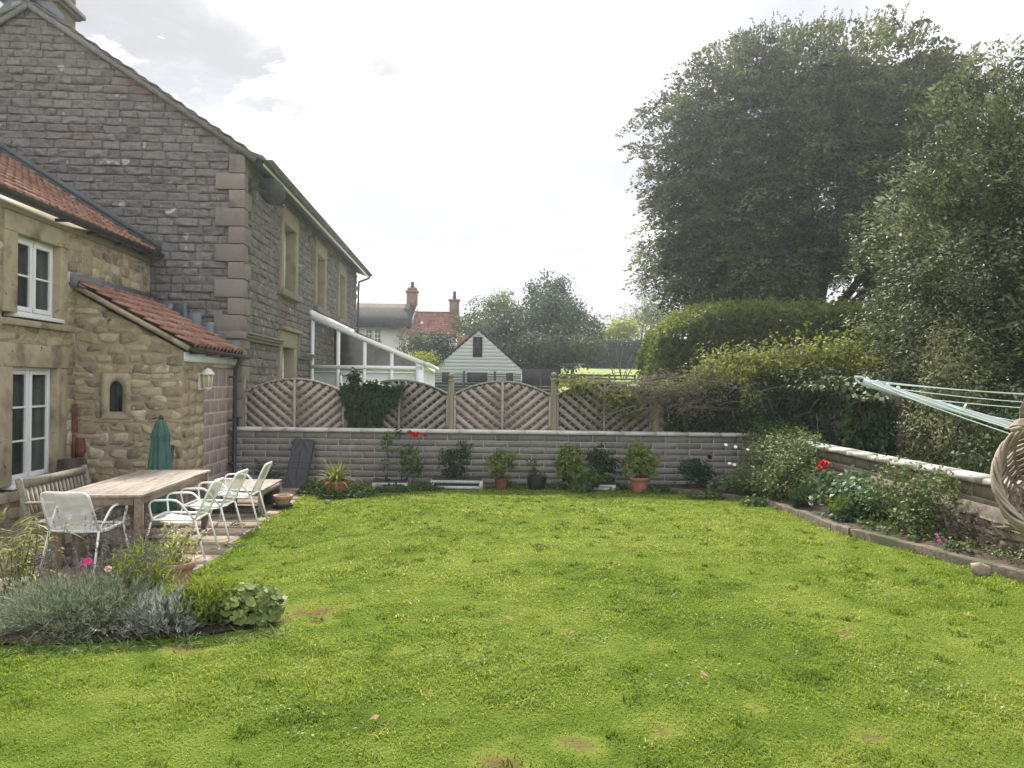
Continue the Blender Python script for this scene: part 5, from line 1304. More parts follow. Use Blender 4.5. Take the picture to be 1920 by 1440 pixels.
# ---- rose bed
def bz(x, y): return float(lz(bed_x(y), y)) + .07
def B(x, y): return (x, y, bz(x, y))
bush('peony_plant', 'dark green leafy plant with one maroon bloom at the wall end of the bed', 'plant', B(3.28, 13.6), [((3.25, 13.6, .42), (.28, .24, .3)), ((3.42, 13.6, .3), (.2, .2, .2))], MT['lf_dark'], 900, .085, .032, 51, .04, 8)
flower([o for o in bpy.data.objects if o.name.startswith('peony_plant')][0], (3.46, 13.42, .66), .05, MT['fl_maroon'], 8, dome=True)
bush('mallow_plant', 'low clump of pale round leaves along the timber edging near the wall', 'plant', B(3.72, 12.9), [((3.7, 12.9, .28), (.34, .3, .15)), ((3.95, 12.4, .28), (.25, .3, .14))], MT['lf_rose'], 420, .075, .065, 52, .05, 6, up=1.0)
def feathery(name, label, base, h, r, n, mtl, seed, flowers=(), fm=None, fr=.035, fp=8, lean=(0, 0)):
    t = thing(name, label, 'plant', base); g = np.random.default_rng(seed); m = MB(); lf = MB(); b = np.array(base)
    for k in range(n):
        a_ = g.uniform(0, 6.283); rr = r * math.sqrt(g.random()); hh = h * g.uniform(.6, 1.05) * (1 - .3 * rr / r)
        q = b + np.array((rr * math.cos(a_) + lean[0], rr * math.sin(a_) + lean[1], hh)); p = b + np.array((rr * .4 * math.cos(a_), rr * .4 * math.sin(a_), 0))
        m.tube([p, (p + q) / 2 + g.normal(0, .012, 3), q], [.003, .0025, .0015], 4)
        c = 46; s = g.uniform(.08, 1, c)[:, None]; P = p + (q - p) * s + g.normal(0, .018, (c, 3)); D = unit(g.normal(size=(c, 3)) + np.array((0, 0, .5)))
        leaf_add(lf, P, D, rdir(g, c), g.uniform(.03, .07, c), .0075, np.clip(g.normal(.5, .22, c) + .12 * s[:, 0], 0, 1), 0, .2)
    lf.build('foliage', mtl, t); m.build('stems', MT['stem'], t)
    for f in flowers:
        f = np.array(f, float); mm = MB(); mm.tube([b + np.array((0, 0, h * .4)), (b + f) / 2 + np.array((0, 0, .1)), f], [.003, .003, .002], 4); s_ = mm.build('flower_stalk', MT['stem'], t)
        flower(s_, f, fr, fm, fp, (0, -.7, .6))
    return t
fl = [at(px, py, 12.5) for px, py in ((1361, 834), (1379, 838), (1429, 837), (1368, 869), (1377, 871), (1411, 875), (1450, 862), (1402, 843))]
feathery('cosmos_plant', 'feathery green cosmos with scattered white flowers in front of the grey wall', B(3.78, 12.5), .62, .2, 34, MT['lf_mid'], 53, fl, MT['fl_white'], .033)
bush('rambling_rose', 'large tangled pale green rambling rose filling the back corner of the bed', 'rose', B(4.3, 12.0), [((4.28, 12.3, .68), (.38, .85, .52)), ((4.25, 11.4, .58), (.36, .65, .48)), ((4.35, 13.2, .75), (.38, .55, .42)), ((4.1, 12.0, .38), (.32, .95, .28)), ((4.5, 11.9, .98), (.28, .7, .24))], MT['lf_rose'], 9000, .05, .03, 54, .06, 9, stem_mat=MT['twig'], stems=26, shell=.7)
bush('corner_climber', 'fresh green climbing shoots arching over the coping at the wall corner', 'climber', (4.5, 13.9, .95), [((4.55, 13.8, 1.12), (.42, .4, .2)), ((4.72, 13.2, 1.1), (.32, .5, .17)), ((4.75, 12.5, 1.08), (.22, .5, .12)), ((5.05, 13.6, 1.15), (.3, .3, .2)), ((4.3, 13.4, .95), (.3, .4, .16))], MT['lf_mid'], 1700, .065, .03, 55, .05, 8, stems=14)
feathery('dark_fern_plant', 'small dense dark green feathery plant by the middle of the timber edging', B(4.05, 10.75), .34, .17, 40, MT['lf_dark'], 56, [(4.02, 10.3, .42), (3.98, 10.2, .36)], MT['fl_white'], .035, 6)
rb = bush('red_rose_bush', 'rose bush with glossy leaves and a bright red bloom at its top', 'rose', B(4.28, 10.0), [((4.33, 10.0, .48), (.36, .5, .36)), ((4.32, 9.55, .52), (.34, .45, .30)), ((4.08, 10.2, .70), (.2, .22, .16)), ((4.2, 9.5, .3), (.28, .4, .2))], MT['lf_dark2'], 2100, .075, .052, 57, .05, 7, stems=14)
for k, (px, py) in enumerate(((1540, 872), (1546, 876), (1543, 868), (1536, 878), (1549, 869))): flower(rb, at(px, py, 9.85), .05, MT['fl_red'], 7, dome=True, seed=k)
feathery('yellow_green_plant', 'fine yellow green feathery plant in front of the red rose bush', B(4.08, 9.45), .36, .17, 42, MT['lf_fern'], 58)
ub = bush('tall_rose_bush', 'tall open rose bush with reddish twigs leaning on the side wall', 'rose', B(4.42, 8.45), [((4.42, 8.3, .66), (.32, .5, .40)), ((4.42, 8.75, .86), (.24, .34, .32)), ((4.4, 7.95, .88), (.22, .3, .28)), ((4.32, 8.2, .46), (.28, .5, .18))], MT['lf_rose'], 2300, .044, .030, 59, .05, 7, stem_mat=MT['twig'], stems=24, shell=.8)
bush('low_rose', 'small rose shoots with yellowing tips between the two rose bushes', 'rose', B(4.35, 9.1), [((4.3, 9.1, .48), (.2, .25, .3)), ((4.22, 9.0, .3), (.2, .3, .13)), ((4.4, 9.15, .8), (.05, .05, .15))], MT['lf_mid'], 700, .05, .032, 60, .04, 6, stem_mat=MT['twig'], stems=10)
bush('edging_groundcover', 'low pale leafy ground cover spilling along the timber edging', 'plant', B(4.2, 8.3), [((4.13, 8.55, .33), (.16, .3, .07)), ((4.28, 8.0, .36), (.18, .3, .06)), ((4.3, 7.4, .42), (.15, .3, .05))], MT['lf_mid'], 620, .045, .03, 61, .03, 8, up=1.2, stems=3)
cy = thing('cyclamen', 'small pink cyclamen flowers low in the soil near the timber edging', 'plant', B(4.30, 7.45))
m = MB(); g = np.random.default_rng(62); P, N, tn = cloud(g, (4.32, 7.45, bz(4.3, 7.45) + .03), (.12, .14, .04), 60, .8, 0); leaves_from(m, g, P, N, .04, .035, .35); m.build('foliage', MT['lf_dark'], cy)
for k, (px, py) in enumerate(((1758, 1008), (1772, 1014), (1760, 1015), (1755, 1003))): flower(cy, at(px, py, 7.35), .022, MT['fl_lilac'], 5, (0, -.5, .5), dome=True, seed=k)
bush('bed_seedlings', 'scattered small seedlings in the bare soil by the stone footing', 'plant', B(4.4, 6.9), [((4.4, 7.0, .44), (.14, .5, .05)), ((4.42, 6.6, .47), (.1, .2, .05))], MT['lf_rose'], 260, .03, .02, 63, .03, 6, up=1.2, stems=3)
bush('hanging_moss_plant', 'dry brownish trailing growth over the stone footing of the side wall', 'plant', (4.45, 7.6, .5), [((4.48, 7.5, .55), (.06, .9, .16)), ((4.47, 8.9, .6), (.06, .4, .12))], MT['lf_dead'], 600, .04, .010, 64, .05, 8, stems=4)

# ---- front left bed
def dome_herb(name, label, base, r, h, n, leafL, leafW, mtl, seed, spikes=0, spike_h=.2, per=16, low=.25):
    t = thing(name, label, 'plant', base); g = np.random.default_rng(seed); lf = MB(); m = MB(); b = np.array(base, float)
    for k in range(n):
        a_ = g.uniform(0, 6.283); e = math.acos(g.uniform(.0, 1)) ; rr = np.array((math.cos(a_) * math.sin(e) * r[0], math.sin(a_) * math.sin(e) * r[1], max(.04, math.cos(e)) * h)) * g.uniform(.75, 1.08)
        q = b + rr; p = b + rr * np.array((.25, .25, 0))
        mid = (p + q) / 2 + np.array((0, 0, .18 * h))
        c = per; s = g.uniform(low, 1, c)[:, None]
        P = p * (1 - s) ** 2 + 2 * mid * s * (1 - s) + q * s ** 2
        D = unit((q - p) + rdir(g, c) * np.linalg.norm(q - p) * .75 + np.array((0, 0, .1)))
        leaf_add(lf, P, D, rdir(g, c), leafL * g.uniform(.6, 1.3, c), leafW, np.clip(g.normal(.45, .2) + .15 * (s[:, 0] - .5) + g.normal(0, .1, c), 0, 1), 0, .1)
        if k % 4 == 0: m.tube([p, mid, q], [.0025, .002, .0012], 4)
    m.build('stems', MT['twig'], t); lf.build('foliage', mtl, t)
    if spikes:
        m = MB(); fl_ = MB()
        for k in range(spikes):
            a_ = g.uniform(0, 6.283); rr = math.sqrt(g.random()); p = b + np.array((rr * r[0] * .7 * math.cos(a_), rr * r[1] * .7 * math.sin(a_), h * .6)); q = p + np.array((g.normal(0, .06) + rr * .1 * math.cos(a_), g.normal(0, .06), h * .35 + spike_h * g.uniform(.6, 1.15)))
            m.tube([p, (p + q) / 2 + g.normal(0, .01, 3), q], [.0016, .0014, .001], 4)
            L_ = g.uniform(.025, .05)
            for j in range(4):
                c = q - unit(q - p) * L_ * j / 3.0 - (unit(q - p) * .035 if j == 3 else 0)
                n6 = 6; leaf_add(fl_, np.repeat(c[None], n6, 0), unit(rdir(g, n6) + np.array((0, 0, .6))), rdir(g, n6), .013, .008, g.uniform(0, 1, n6))
        m.build('flower_stalks', MT['twig'], t); fl_.build('flower_heads', MT['lav_flower'], t)
    return t
def G(px, py, dz=0): p = gl(px, py); return (p[0], p[1], p[2] + dz)
p = G(60, 1210); dome_herb('lavender_plant', 'broad grey green lavender mound at the left edge of the front bed', (p[0] + .0, p[1] + .36, p[2]), (.66, .42), .30, 480, .045, .0055, MT['lf_lav'], 71, 34, .16)
p = G(165, 1205); dome_herb('lavender_plant', 'grey green lavender clump with spent flower spikes in the middle of the front bed', (p[0], p[1] + .38, p[2]), (.5, .40), .28, 380, .045, .0055, MT['lf_lav'], 72, 36, .2)
p = G(282, 1208); dome_herb('silver_herb', 'silvery fine-leaved mound at the lawn edge of the front bed', (p[0] - .03, p[1] + .24, p[2]), (.23, .25), .24, 210, .05, .006, MT['lf_silver'], 73, 0, 0, 18)
p = G(165, 1130); dome_herb('tall_lavender', 'tall thin lavender spikes standing in front of the white chair', (p[0], p[1] + .3, p[2]), (.42, .3), .2, 90, .04, .005, MT['lf_lav'], 74, 34, .50)
p = G(228, 1120); dome_herb('spent_salvia', 'brownish grey bushy herb with dry flower heads beside the patio pot', (p[0], p[1] + .12, p[2]), (.27, .24), .42, 170, .03, .012, MT['lf_rose'], 75, 70, .14, 12)
def fpos(px, py, Y): return at(px, py, Y)
p = G(195, 1190); feathery('cosmos_plant', 'feathery cosmos with one magenta flower in the front bed', (p[0], p[1] + .5, p[2]), .50, .19, 46, MT['lf_fern'], 76, [fpos(163, 1054, 5.9)], MT['fl_pink'], .048)
p = G(200, 1170); feathery('cosmos_plant', 'feathery cosmos with pale pink flowers in the front bed', (p[0], p[1] + .45, p[2]), .46, .2, 70, MT['lf_mid'], 77, [fpos(238, 1062, 5.95), fpos(240, 1077, 5.9), fpos(215, 1137, 5.4), fpos(203, 1067, 6.0)], MT['fl_pale'], .032, 7)
p = G(385, 1200); feathery('cosmos_plant', 'yellow green feathery cosmos with two crimson buds at the lawn end of the bed', (p[0] - .13, p[1] + .28, p[2]), .33, .22, 90, MT['lf_fern'], 78, [fpos(384, 1096, 5.75), fpos(432, 1103, 5.8)], MT['fl_crimson'], .032, 10)
p = G(470, 1195)
def round_leaf_plant(name, label, base, spots, mtl, seed, size=.055):
    t = thing(name, label, 'plant', base); g = np.random.default_rng(seed); lf = MB(); st = MB(); b = np.array(base)
    for k in range(spots):
        a_ = g.uniform(0, 6.283); rr = math.sqrt(g.random()) * .26; z = g.uniform(.04, .27) * (1 - .45 * rr / .3)
        c = b + np.array((rr * math.cos(a_) * 1.15, rr * math.sin(a_) * .75, z)); r = size * g.uniform(.6, 1.3)
        N_ = unit(np.array((math.cos(a_) * .6, math.sin(a_) * .5 - .35, .9)) + g.normal(0, .35, 3)); u = unit(np.cross(N_, (0.3, 1, 0.1))); v = np.cross(N_, u)
        th = np.linspace(.35, 2 * math.pi - .35, 12); lob = 1 + .12 * np.cos(th * 5)
        ring = c + (np.cos(th) * lob * r)[:, None] * u + (np.sin(th) * lob * r)[:, None] * v + (.18 * r * np.cos(th * 5))[:, None] * N_
        V = np.concatenate([[c + N_ * -.12 * r], ring]); F = [(0, i, i + 1) for i in range(1, 12)]
        lf.add(V, F, np.clip(g.normal(.5, .25), 0, 1)); st.tube([b + np.array((rr * .4 * math.cos(a_), rr * .3 * math.sin(a_), 0)), c], [.003, .002], 4)
    lf.build('leaves', mtl, t); st.build('stems', MT['stem'], t); return t
round_leaf_plant('mallow_plant', 'clump of large scalloped mallow leaves at the lawn tip of the front bed', (p[0] - .20, p[1] + .30, p[2]), 420, MT['lf_holly'], 79, .030)
p = G(10, 1150)
bb = thing('bamboo_plant', 'yellow green bamboo-like plant at the left edge behind the lavender', 'plant', (p[0], p[1] + .1, p[2])); g = np.random.default_rng(80); m = MB(); st = MB()
for k in range(46):
    b = np.array((p[0] + g.normal(-.05, .17), p[1] + .1 + g.normal(0, .12), p[2])); q = b + np.array((g.normal(.02, .1), g.normal(0, .1), g.uniform(.4, .80))); st.tube([b, (b + q) / 2 + g.normal(0, .02, 3), q], [.004, .003, .002], 5)
    for j in range(9):
        c = b + (q - b) * g.uniform(.3, 1); a_ = g.uniform(0, 6.283); strap(m, c, (math.cos(a_), math.sin(a_), g.uniform(.1, 1.1)), g.uniform(.10, .22), g.uniform(.010, .019), g, 1.0, 4, g.uniform(.2, 1))
m.build('leaves', MT['lf_strap'], bb); st.build('canes', MT['stem'], bb)
a = A['fg']; fgp = bush('potted_jasmine', 'straggly yellow green plant with cream leaves in the weathered patio pot', 'plant', (a[0], a[1], .30), [((a[0], a[1], .45), (.2, .19, .18)), ((a[0] - .1, a[1], .6), (.07, .07, .14)), ((a[0] + .12, a[1], .5), (.14, .1, .1)), ((a[0] - .02, a[1] - .02, .36), (.24, .2, .1))], MT['lf_cream'], 560, .034, .020, 81, .03, 6, stem_mat=MT['stem'], stems=22, sr=.003)
p = G(180, 1222); patch_weeds('bed_edge_grass', 'longer uncut grass at the edge of the front flower bed', [(G(x, y)[0], G(x, y)[1] + .05, .12, 90) for x, y in ((20, 1226), (80, 1226), (140, 1224), (200, 1222), (260, 1218), (320, 1216), (370, 1212), (430, 1206), (500, 1196))], .075, .007, .05, MT['lf_weed'], 82)

# fallen leaves and petals on the lawn
for k, (px, py, c) in enumerate(((950, 1170, 'brown curled leaf lying on the middle of the lawn'), (703, 1363, 'grey leaf lying on the lawn near the front'), (1458, 1140, 'tan leaf lying on the right side of the lawn'), (1312, 1275, 'small dry leaf on the lawn right of centre'), (613, 945, 'pale stone lying in the weeds below the bowl pot'))):
    q = gl(px, py); m = MB(); g = np.random.default_rng(90 + k)
    if 'stone' in c: m.ball((q[0], q[1], q[2] + .03), .05, 8, 5, (1, .8, .7), bump=.4, seed=k); tag(m.build('pebble', MT['rock'], None), c, 'stone')
    else:
        P = np.array([q]) + np.array((0, 0, .03)); leaf_add(m, P, np.array([[g.normal(), g.normal(), .25]]), np.array([[0, -.3, 1.0]]), .045, .026, .6, .5, .3); leaf_add(m, P + .004, np.array([[g.normal(), g.normal(), .3]]), np.array([[0, -.3, 1.0]]), .03, .02, .3, .5, .3)
        tag(m.build('fallen_leaf', MT['bark_chip'], None), c, 'leaf')
# ------------------------------------------------------------------ hedges, climbers and trees
def core(m, c, r, seed, k=.72):   # dim twiggy heart so that deep foliage does not read hollow
    m.ball(c, 1.0, 14, 9, tuple(np.array(r) * k), bump=.35, seed=seed)
# ivy hanging over the second fence panel
iv = thing('ivy_clump', 'dense dark ivy hanging over the grey fence panel in front of the conservatory', 'ivy', (-2.6, 14.6, 1.0)); g = np.random.default_rng(101); m = MB()
n = 2600; x = g.uniform(-3.25, -2.02, n); zt = 1.84 + .05 * np.sin(x * 9) + .05 * noise(np.c_[x, x], 5, 3); z = g.uniform(.98, 1, n) * 0 + 1.0 + (zt - 1.0) * g.random(n) ** .8
wob = .10 * (noise(np.c_[z, z], 3, 4) - .5) * 2
lim = -2.06 - .42 * smooth((1.62 - z) / .5) + wob; k = (x < lim) & (x > -3.22 + .14 * smooth((1.75 - z) / .4) + wob * .6); x, z = x[k], z[k]
P = np.c_[x, FY - .10 - .12 * g.random(len(x)) - .05 * noise(np.c_[x, z], 4, 5), z]; N = unit(np.c_[g.normal(0, .4, len(x)), np.full(len(x), -1.0), g.normal(.45, .3, len(x))]); leaves_from(m, g, P, N, .075, .06, .5, .2, hang=.7)
n = 260; P, N, tn = cloud(g, (-2.98, FY - .1, 1.98), (.14, .12, .2), n, .9, 0); leaves_from(m, g, P, N, .07, .05, .7, .2)
n = 500; x = g.uniform(-3.1, -2.05, n); P = np.c_[x, FY - .05 + g.normal(0, .12, n), 1.83 + .06 * g.random(n) + .05 * np.sin(x * 9)]; N = unit(np.c_[g.normal(0, .4, n), g.normal(-.4, .4, n), np.full(n, .9)]); leaves_from(m, g, P, N, .075, .06, .75, .2)
m.build('foliage', MT['lf_ivy_fence'], iv)
m = MB(); m.tube([(-3.2, FY - .12, 1.45), (-3.0, FY - .2, 1.62), (-2.78, FY - .24, 1.8)], [.012, .01, .008], 6); m.tube([(-2.62, FY - .2, 1.08), (-2.5, FY - .26, 1.02), (-2.38, FY - .24, 1.06)], .006, 5); m.build('stems', MT['twig'], iv)

# climbing creeper mounds along the boundary
def creeper(name, label, blobs, mtl, n, L, Wd, seed, base, twigs=0, tmat='twig', clump=.12, per=12, lump=.5, shell=.55, hang=.25, up=.4, trad=.008):
    t = thing(name, label, 'creeper', base); g = np.random.default_rng(seed); m = MB(); tot = sum(b[1][0] * b[1][2] + b[1][0] * b[1][1] for b in blobs)
    for i, (c, r) in enumerate(blobs):
        k = max(per, int(n * (r[0] * r[2] + r[0] * r[1]) / tot)); P, N, tn = cloud(g, c, r, k, shell, clump, per, .7, lump, seed + i, up=up); leaves_from(m, g, P, N, L, Wd, tn, .18, hang=hang)
    m.build('foliage', mtl, t)
    if twigs:
        m = MB()
        for k in range(twigs):
            c, r = blobs[g.integers(len(blobs))]; c = np.array(c); r = np.array(r); d = g.normal(0, .75, 3) * r; d[2] = abs(d[2]) * .5
            p = c + d * np.array((1, 1, .6)) - np.array((0, r[1] * .5, 0)); q = p + np.array((g.normal(0, .55), g.normal(-.12, .15), g.normal(-.1, .18)))
            mid = (p + q) / 2 + np.array((g.normal(0, .08), -.06, g.uniform(-.05, .2))); tt = np.linspace(0, 1, 7)[:, None]
            m.tube(p * (1 - tt) ** 2 + 2 * mid * tt * (1 - tt) + q * tt ** 2, np.linspace(trad, trad * .35, 7), 4)
        m.build('stems', MT[tmat], t)
    return t
creeper('yellow_creeper', 'yellowing feathery creeper spilling over the grey fence panel', [((1.35, 14.55, 1.88), (.5, .2, .2)), ((2.05, 14.45, 1.72), (.55, .25, .34)), ((2.25, 14.4, 1.45), (.4, .2, .28)), ((1.1, 14.6, 1.95), (.3, .15, .15)), ((2.9, 14.5, 1.85), (.5, .3, .22))], MT['lf_creeper'], 1900, .075, .03, 111, (2.0, 14.6, .2), 30, clump=.09, per=10, shell=.9)
creeper('dry_creeper', 'tangle of grey leafless creeper stems and dead leaves over the fence', [((2.95, 14.35, 1.75), (.7, .3, .38)), ((3.5, 14.2, 1.9), (.55, .3, .36)), ((2.5, 14.45, 1.9), (.35, .25, .28)), ((3.3, 14.2, 1.5), (.5, .22, .22))], MT['lf_dead'], 2300, .06, .028, 112, (3.0, 14.6, .2), 50, clump=.12, per=9, shell=.95)
creeper('golden_creeper', 'golden green leafy creeper mound on top of the ivy at the wall corner', [((4.0, 14.6, 2.25), (.6, .45, .42)), ((4.75, 14.4, 2.35), (.7, .5, .36)), ((5.5, 14.2, 2.5), (.7, .6, .4)), ((6.2, 13.8, 2.55), (.7, .7, .4)), ((3.62, 14.4, 2.05), (.35, .3, .3)), ((4.35, 13.95, 1.75), (.14, .16, .45)), ((5.2, 13.8, 2.05), (.3, .25, .4))], MT['lf_creeper'], 5200, .085, .042, 113, (4.8, 14.6, .2), 44, clump=.12, per=10, shell=.8, up=.6)
# ivy over the corner and along the side boundary
ivy = thing('ivy_hedge', 'thick dark glossy ivy wall behind the side garden wall', 'ivy', (5.4, 12, .2)); g = np.random.default_rng(121); m = MB()
def ivy_sheet(p0, p1, z0f, z1f, n, depth, nrm, L, seed, bias=0.0):
    t = g.random(n); z = z0f + (z1f(t) - z0f) * g.random(n); base = np.array(p0)[None] * (1 - t)[:, None] + np.array(p1)[None] * t[:, None]
    q = np.c_[t * np.linalg.norm(np.array(p1) - np.array(p0)), z]; bulge = (noise(q, 1.6, seed, 3) - .5) * 2 * depth
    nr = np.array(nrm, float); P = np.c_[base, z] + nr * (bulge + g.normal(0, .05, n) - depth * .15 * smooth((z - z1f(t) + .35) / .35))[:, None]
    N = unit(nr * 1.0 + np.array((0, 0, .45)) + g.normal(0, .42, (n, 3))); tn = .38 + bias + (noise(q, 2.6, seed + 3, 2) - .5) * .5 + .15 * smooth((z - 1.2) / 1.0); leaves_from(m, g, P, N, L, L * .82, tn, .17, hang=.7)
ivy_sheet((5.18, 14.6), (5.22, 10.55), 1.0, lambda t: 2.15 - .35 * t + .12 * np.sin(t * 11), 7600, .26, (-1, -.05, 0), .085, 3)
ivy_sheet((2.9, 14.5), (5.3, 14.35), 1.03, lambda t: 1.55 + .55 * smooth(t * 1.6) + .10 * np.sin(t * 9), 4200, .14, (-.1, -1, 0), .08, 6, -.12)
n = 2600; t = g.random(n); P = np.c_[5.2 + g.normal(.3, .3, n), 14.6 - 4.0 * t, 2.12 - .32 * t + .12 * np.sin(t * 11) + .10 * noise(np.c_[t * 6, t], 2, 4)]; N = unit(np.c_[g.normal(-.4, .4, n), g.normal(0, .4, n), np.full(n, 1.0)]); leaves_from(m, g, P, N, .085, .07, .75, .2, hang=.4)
m.build('foliage', MT['lf_ivy'], ivy)
m = MB(); m.box(5.30, 5.4, 10.5, 14.9, 0, 1.85); m.box(2.9, 5.3, 14.72, 14.76, .1, 1.5); m.build('support_fence', MT['bark'], ivy)
m = MB()
for k in range(16): p = np.array((g.uniform(4.98, 5.15), g.uniform(10.8, 14.3), g.uniform(1.3, 2.1))); limb(m, p, p + np.array((g.normal(-.05, .06), g.normal(0, .5), g.normal(-.1, .25))), .005, .002, g, .2, 4)
m.build('stems', MT['twig'], ivy)

bush('variegated_shrub', 'cream variegated shrub standing between the ivy and the tall evergreen', 'shrub', (5.72, 10.0, .1), [((5.62, 10.15, 1.35), (.42, .5, .75)), ((5.75, 10.0, 2.05), (.40, .5, .75)), ((5.9, 9.7, 1.1), (.45, .5, .4)), ((5.65, 10.2, .9), (.4, .4, .3))], MT['lf_var'], 7200, .058, .026, 131, .07, 12, shell=.5, stems=14, sr=.02, lump=.3, hang=.1)
bush('dark_leaf_shrub', 'dark green large-leaved shrub behind the side wall beside the variegated one', 'shrub', (5.9, 8.3, .1), [((5.85, 8.6, 1.35), (.62, .7, .5)), ((6.0, 7.7, 1.3), (.62, .8, .6)), ((5.5, 8.9, 1.1), (.35, .5, .25)), ((5.3, 8.5, 1.05), (.28, .5, .22)), ((6.2, 6.6, 1.2), (.6, .8, .6))], MT['lf_oak2'], 4600, .075, .036, 132, .08, 9, shell=.6, stems=14, sr=.018, hang=.1)

def tree(name, label, base, trunk, limbs, blobs, mtl, n, L, Wd, seed, clump, per, shell=.4, lump=.35, up=.5, hang=.25, squash=.6, bark='bark', group=None, extra=None, zmin=None, cat='tree', inner=0.0, out=.8, tv=.16, patch=.3, cull=None, spray=None):
    t = thing(name, label, cat, base, 0, group); g = np.random.default_rng(seed); m = MB(); tot = sum(b[1][0] * b[1][2] for b in blobs)
    for i, (c, r) in enumerate(blobs):
        k = max(per, int(n * r[0] * r[2] / tot))
        if spray: sprays(m, g, c, r, k, per, L=L, Wd=Wd, shell=shell, lump=lump, seed=seed + i, tv=tv, patch=patch, zmin=zmin, cull=cull, **spray); continue
        P, N, tn = cloud(g, c, r, k, shell, clump, per, squash, lump, seed + i, zmin, up, out, tv, patch)
        if cull: kk = cull(P, g); P, N, tn = P[kk], N[kk], tn[kk]
        leaves_from(m, g, P, N, L, Wd, tn, .14, hang=hang)
        if inner:
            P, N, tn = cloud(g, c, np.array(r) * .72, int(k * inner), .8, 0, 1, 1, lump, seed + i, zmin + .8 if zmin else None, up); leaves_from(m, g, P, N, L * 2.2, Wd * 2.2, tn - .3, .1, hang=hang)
    if extra: extra(m, g)
    m.build('crown', mtl, t)
    m = MB(); h, r0 = trunk; b = np.array(base, float)
    if h > 0: limb(m, b - np.array((0, 0, .2)), b + np.array((g.normal(0, .03) * h, 0, h)), r0, r0 * .62, g, .02, 10, 8)
    for (p, q, ra, rb) in limbs: limb(m, p, q, ra, rb, g, .12, 7, 7)
    if len(limbs) == 0:
        for k in range(10):
            c, r = blobs[k % len(blobs)]; q = np.array(c) + g.normal(0, .45, 3) * np.array(r); limb(m, b + np.array((0, 0, h * g.uniform(.5, 1))), q, r0 * .45, r0 * .08, g, .12, 6, 6)
    m.build('trunk', MT[bark], t)
    return t
# the great beech
def shoots(m, g):
    for k in range(430):
        a_ = g.uniform(0, 6.283); e = g.uniform(.05, 1.25); d = np.array((math.cos(a_) * math.cos(e), math.sin(a_) * math.cos(e), math.sin(e)))
        p = np.array((11.6, 30.5, 9.6)) + d * np.array((6.6, 5.4, 6.55)) * (1 + .12 * (float(noise([d * 1.0 + 7.7 + 141], 2.2, 141, 2)[0]) - .5) * 2.2) * .97
        dr = unit(d * np.array((.7, .7, .2)) + np.array((0, 0, .8)) + g.normal(0, .2, 3)); Ls = g.uniform(.35, 1.0); n = 16
        s = np.linspace(0, 1, n)[:, None]; P = p + dr * s * Ls; D = unit(dr + g.normal(0, .6, (n, 3))); leaf_add(m, P, D, rdir(g, n), .12, .06, np.clip(g.normal(.55, .15, n), 0, 1))
bl = [((11.6, 30.5, 9.6), (6.9, 5.5, 6.9)), ((8.6, 29.6, 7.2), (3.4, 3.4, 3.2)), ((12.5, 28.5, 8.5), (5.0, 3.2, 5.0)), ((7.4, 29.5, 9.3), (2.5, 3, 3.4)), ((15.5, 29.5, 10.2), (3.6, 3.6, 5.0)), ((9.5, 28.7, 12.0), (3.6, 2.6, 3.2)), ((9.6, 27.6, 6.4), (3.0, 2.2, 1.7)), ((14.8, 30, 12.4), (3.3, 3, 3.2)), ((6.6, 30, 6.6), (1.6, 2, 1.6))]
lm = [((11.9, 31, 3.5), (11.4 + dx, 31 + dy, z), .26, .05) for dx, dy, z in ((-3.5, -1, 8.5), (-2, 1, 12), (0, -1, 14), (2.5, 0, 12.5), (4, -1, 9.5), (-4.5, 0, 6.8), (3, -2, 7.5), (-1, -2.4, 9), (1, 2, 11), (-2.4, -2.0, 6.8))] + [((13.6, 30.2, -.2), (13.1, 30, 7.5), .36, .2), ((14.4, 30.4, -.2), (15.8, 30, 9.5), .24, .12), ((10.6, 31, -.2), (9.6, 30.4, 7.5), .22, .1)]
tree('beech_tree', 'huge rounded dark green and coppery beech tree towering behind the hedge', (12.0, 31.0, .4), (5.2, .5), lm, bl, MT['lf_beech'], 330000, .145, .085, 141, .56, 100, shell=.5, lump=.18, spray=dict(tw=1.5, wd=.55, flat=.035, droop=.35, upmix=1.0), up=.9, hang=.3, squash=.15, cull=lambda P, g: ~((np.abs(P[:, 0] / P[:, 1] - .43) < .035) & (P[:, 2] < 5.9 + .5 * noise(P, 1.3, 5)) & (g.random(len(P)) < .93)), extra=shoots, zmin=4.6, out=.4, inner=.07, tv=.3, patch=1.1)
# tall evergreen on the right
ev = [((8.2, 11.6, 4.0), (2.75, 2.4, 3.1)), ((7.4, 11.2, 2.0), (2.0, 1.8, 1.9)), ((9.1, 12.2, 5.5), (2.1, 1.9, 2.3)), ((6.6, 11.3, 3.5), (1.25, 1.4, 1.6)), ((7.2, 9.5, 2.2), (1.3, 1.2, 1.5)), ((8.0, 10.2, 3.9), (1.8, 1.3, 1.8)), ((7.6, 11.0, 5.2), (1.3, 1.2, 1.2))]
tree('evergreen_tree', 'tall silvery green evergreen tree with small glossy leaves behind the side wall', (8.0, 11.8, 0), (2.6, .2), [((8.0, 11.8, 2.2), (8.0 + dx, 11.8 + dy, z), .09, .02) for dx, dy, z in ((-1.2, -.4, 4.6), (.4, -.5, 5.6), (1.2, .3, 5.8), (-.3, .4, 5.2), (.8, -.8, 4.0), (-1.6, -.3, 3.4))], ev, MT['lf_oak'], 150000, .078, .032, 151, .17, 40, spray=dict(tw=.42, wd=.14, flat=.03, droop=.2, upmix=1.4, loose=.6, round_=.8), shell=.42, lump=.34, up=.55, hang=.15, squash=.8, inner=.10, tv=.32, patch=.6)
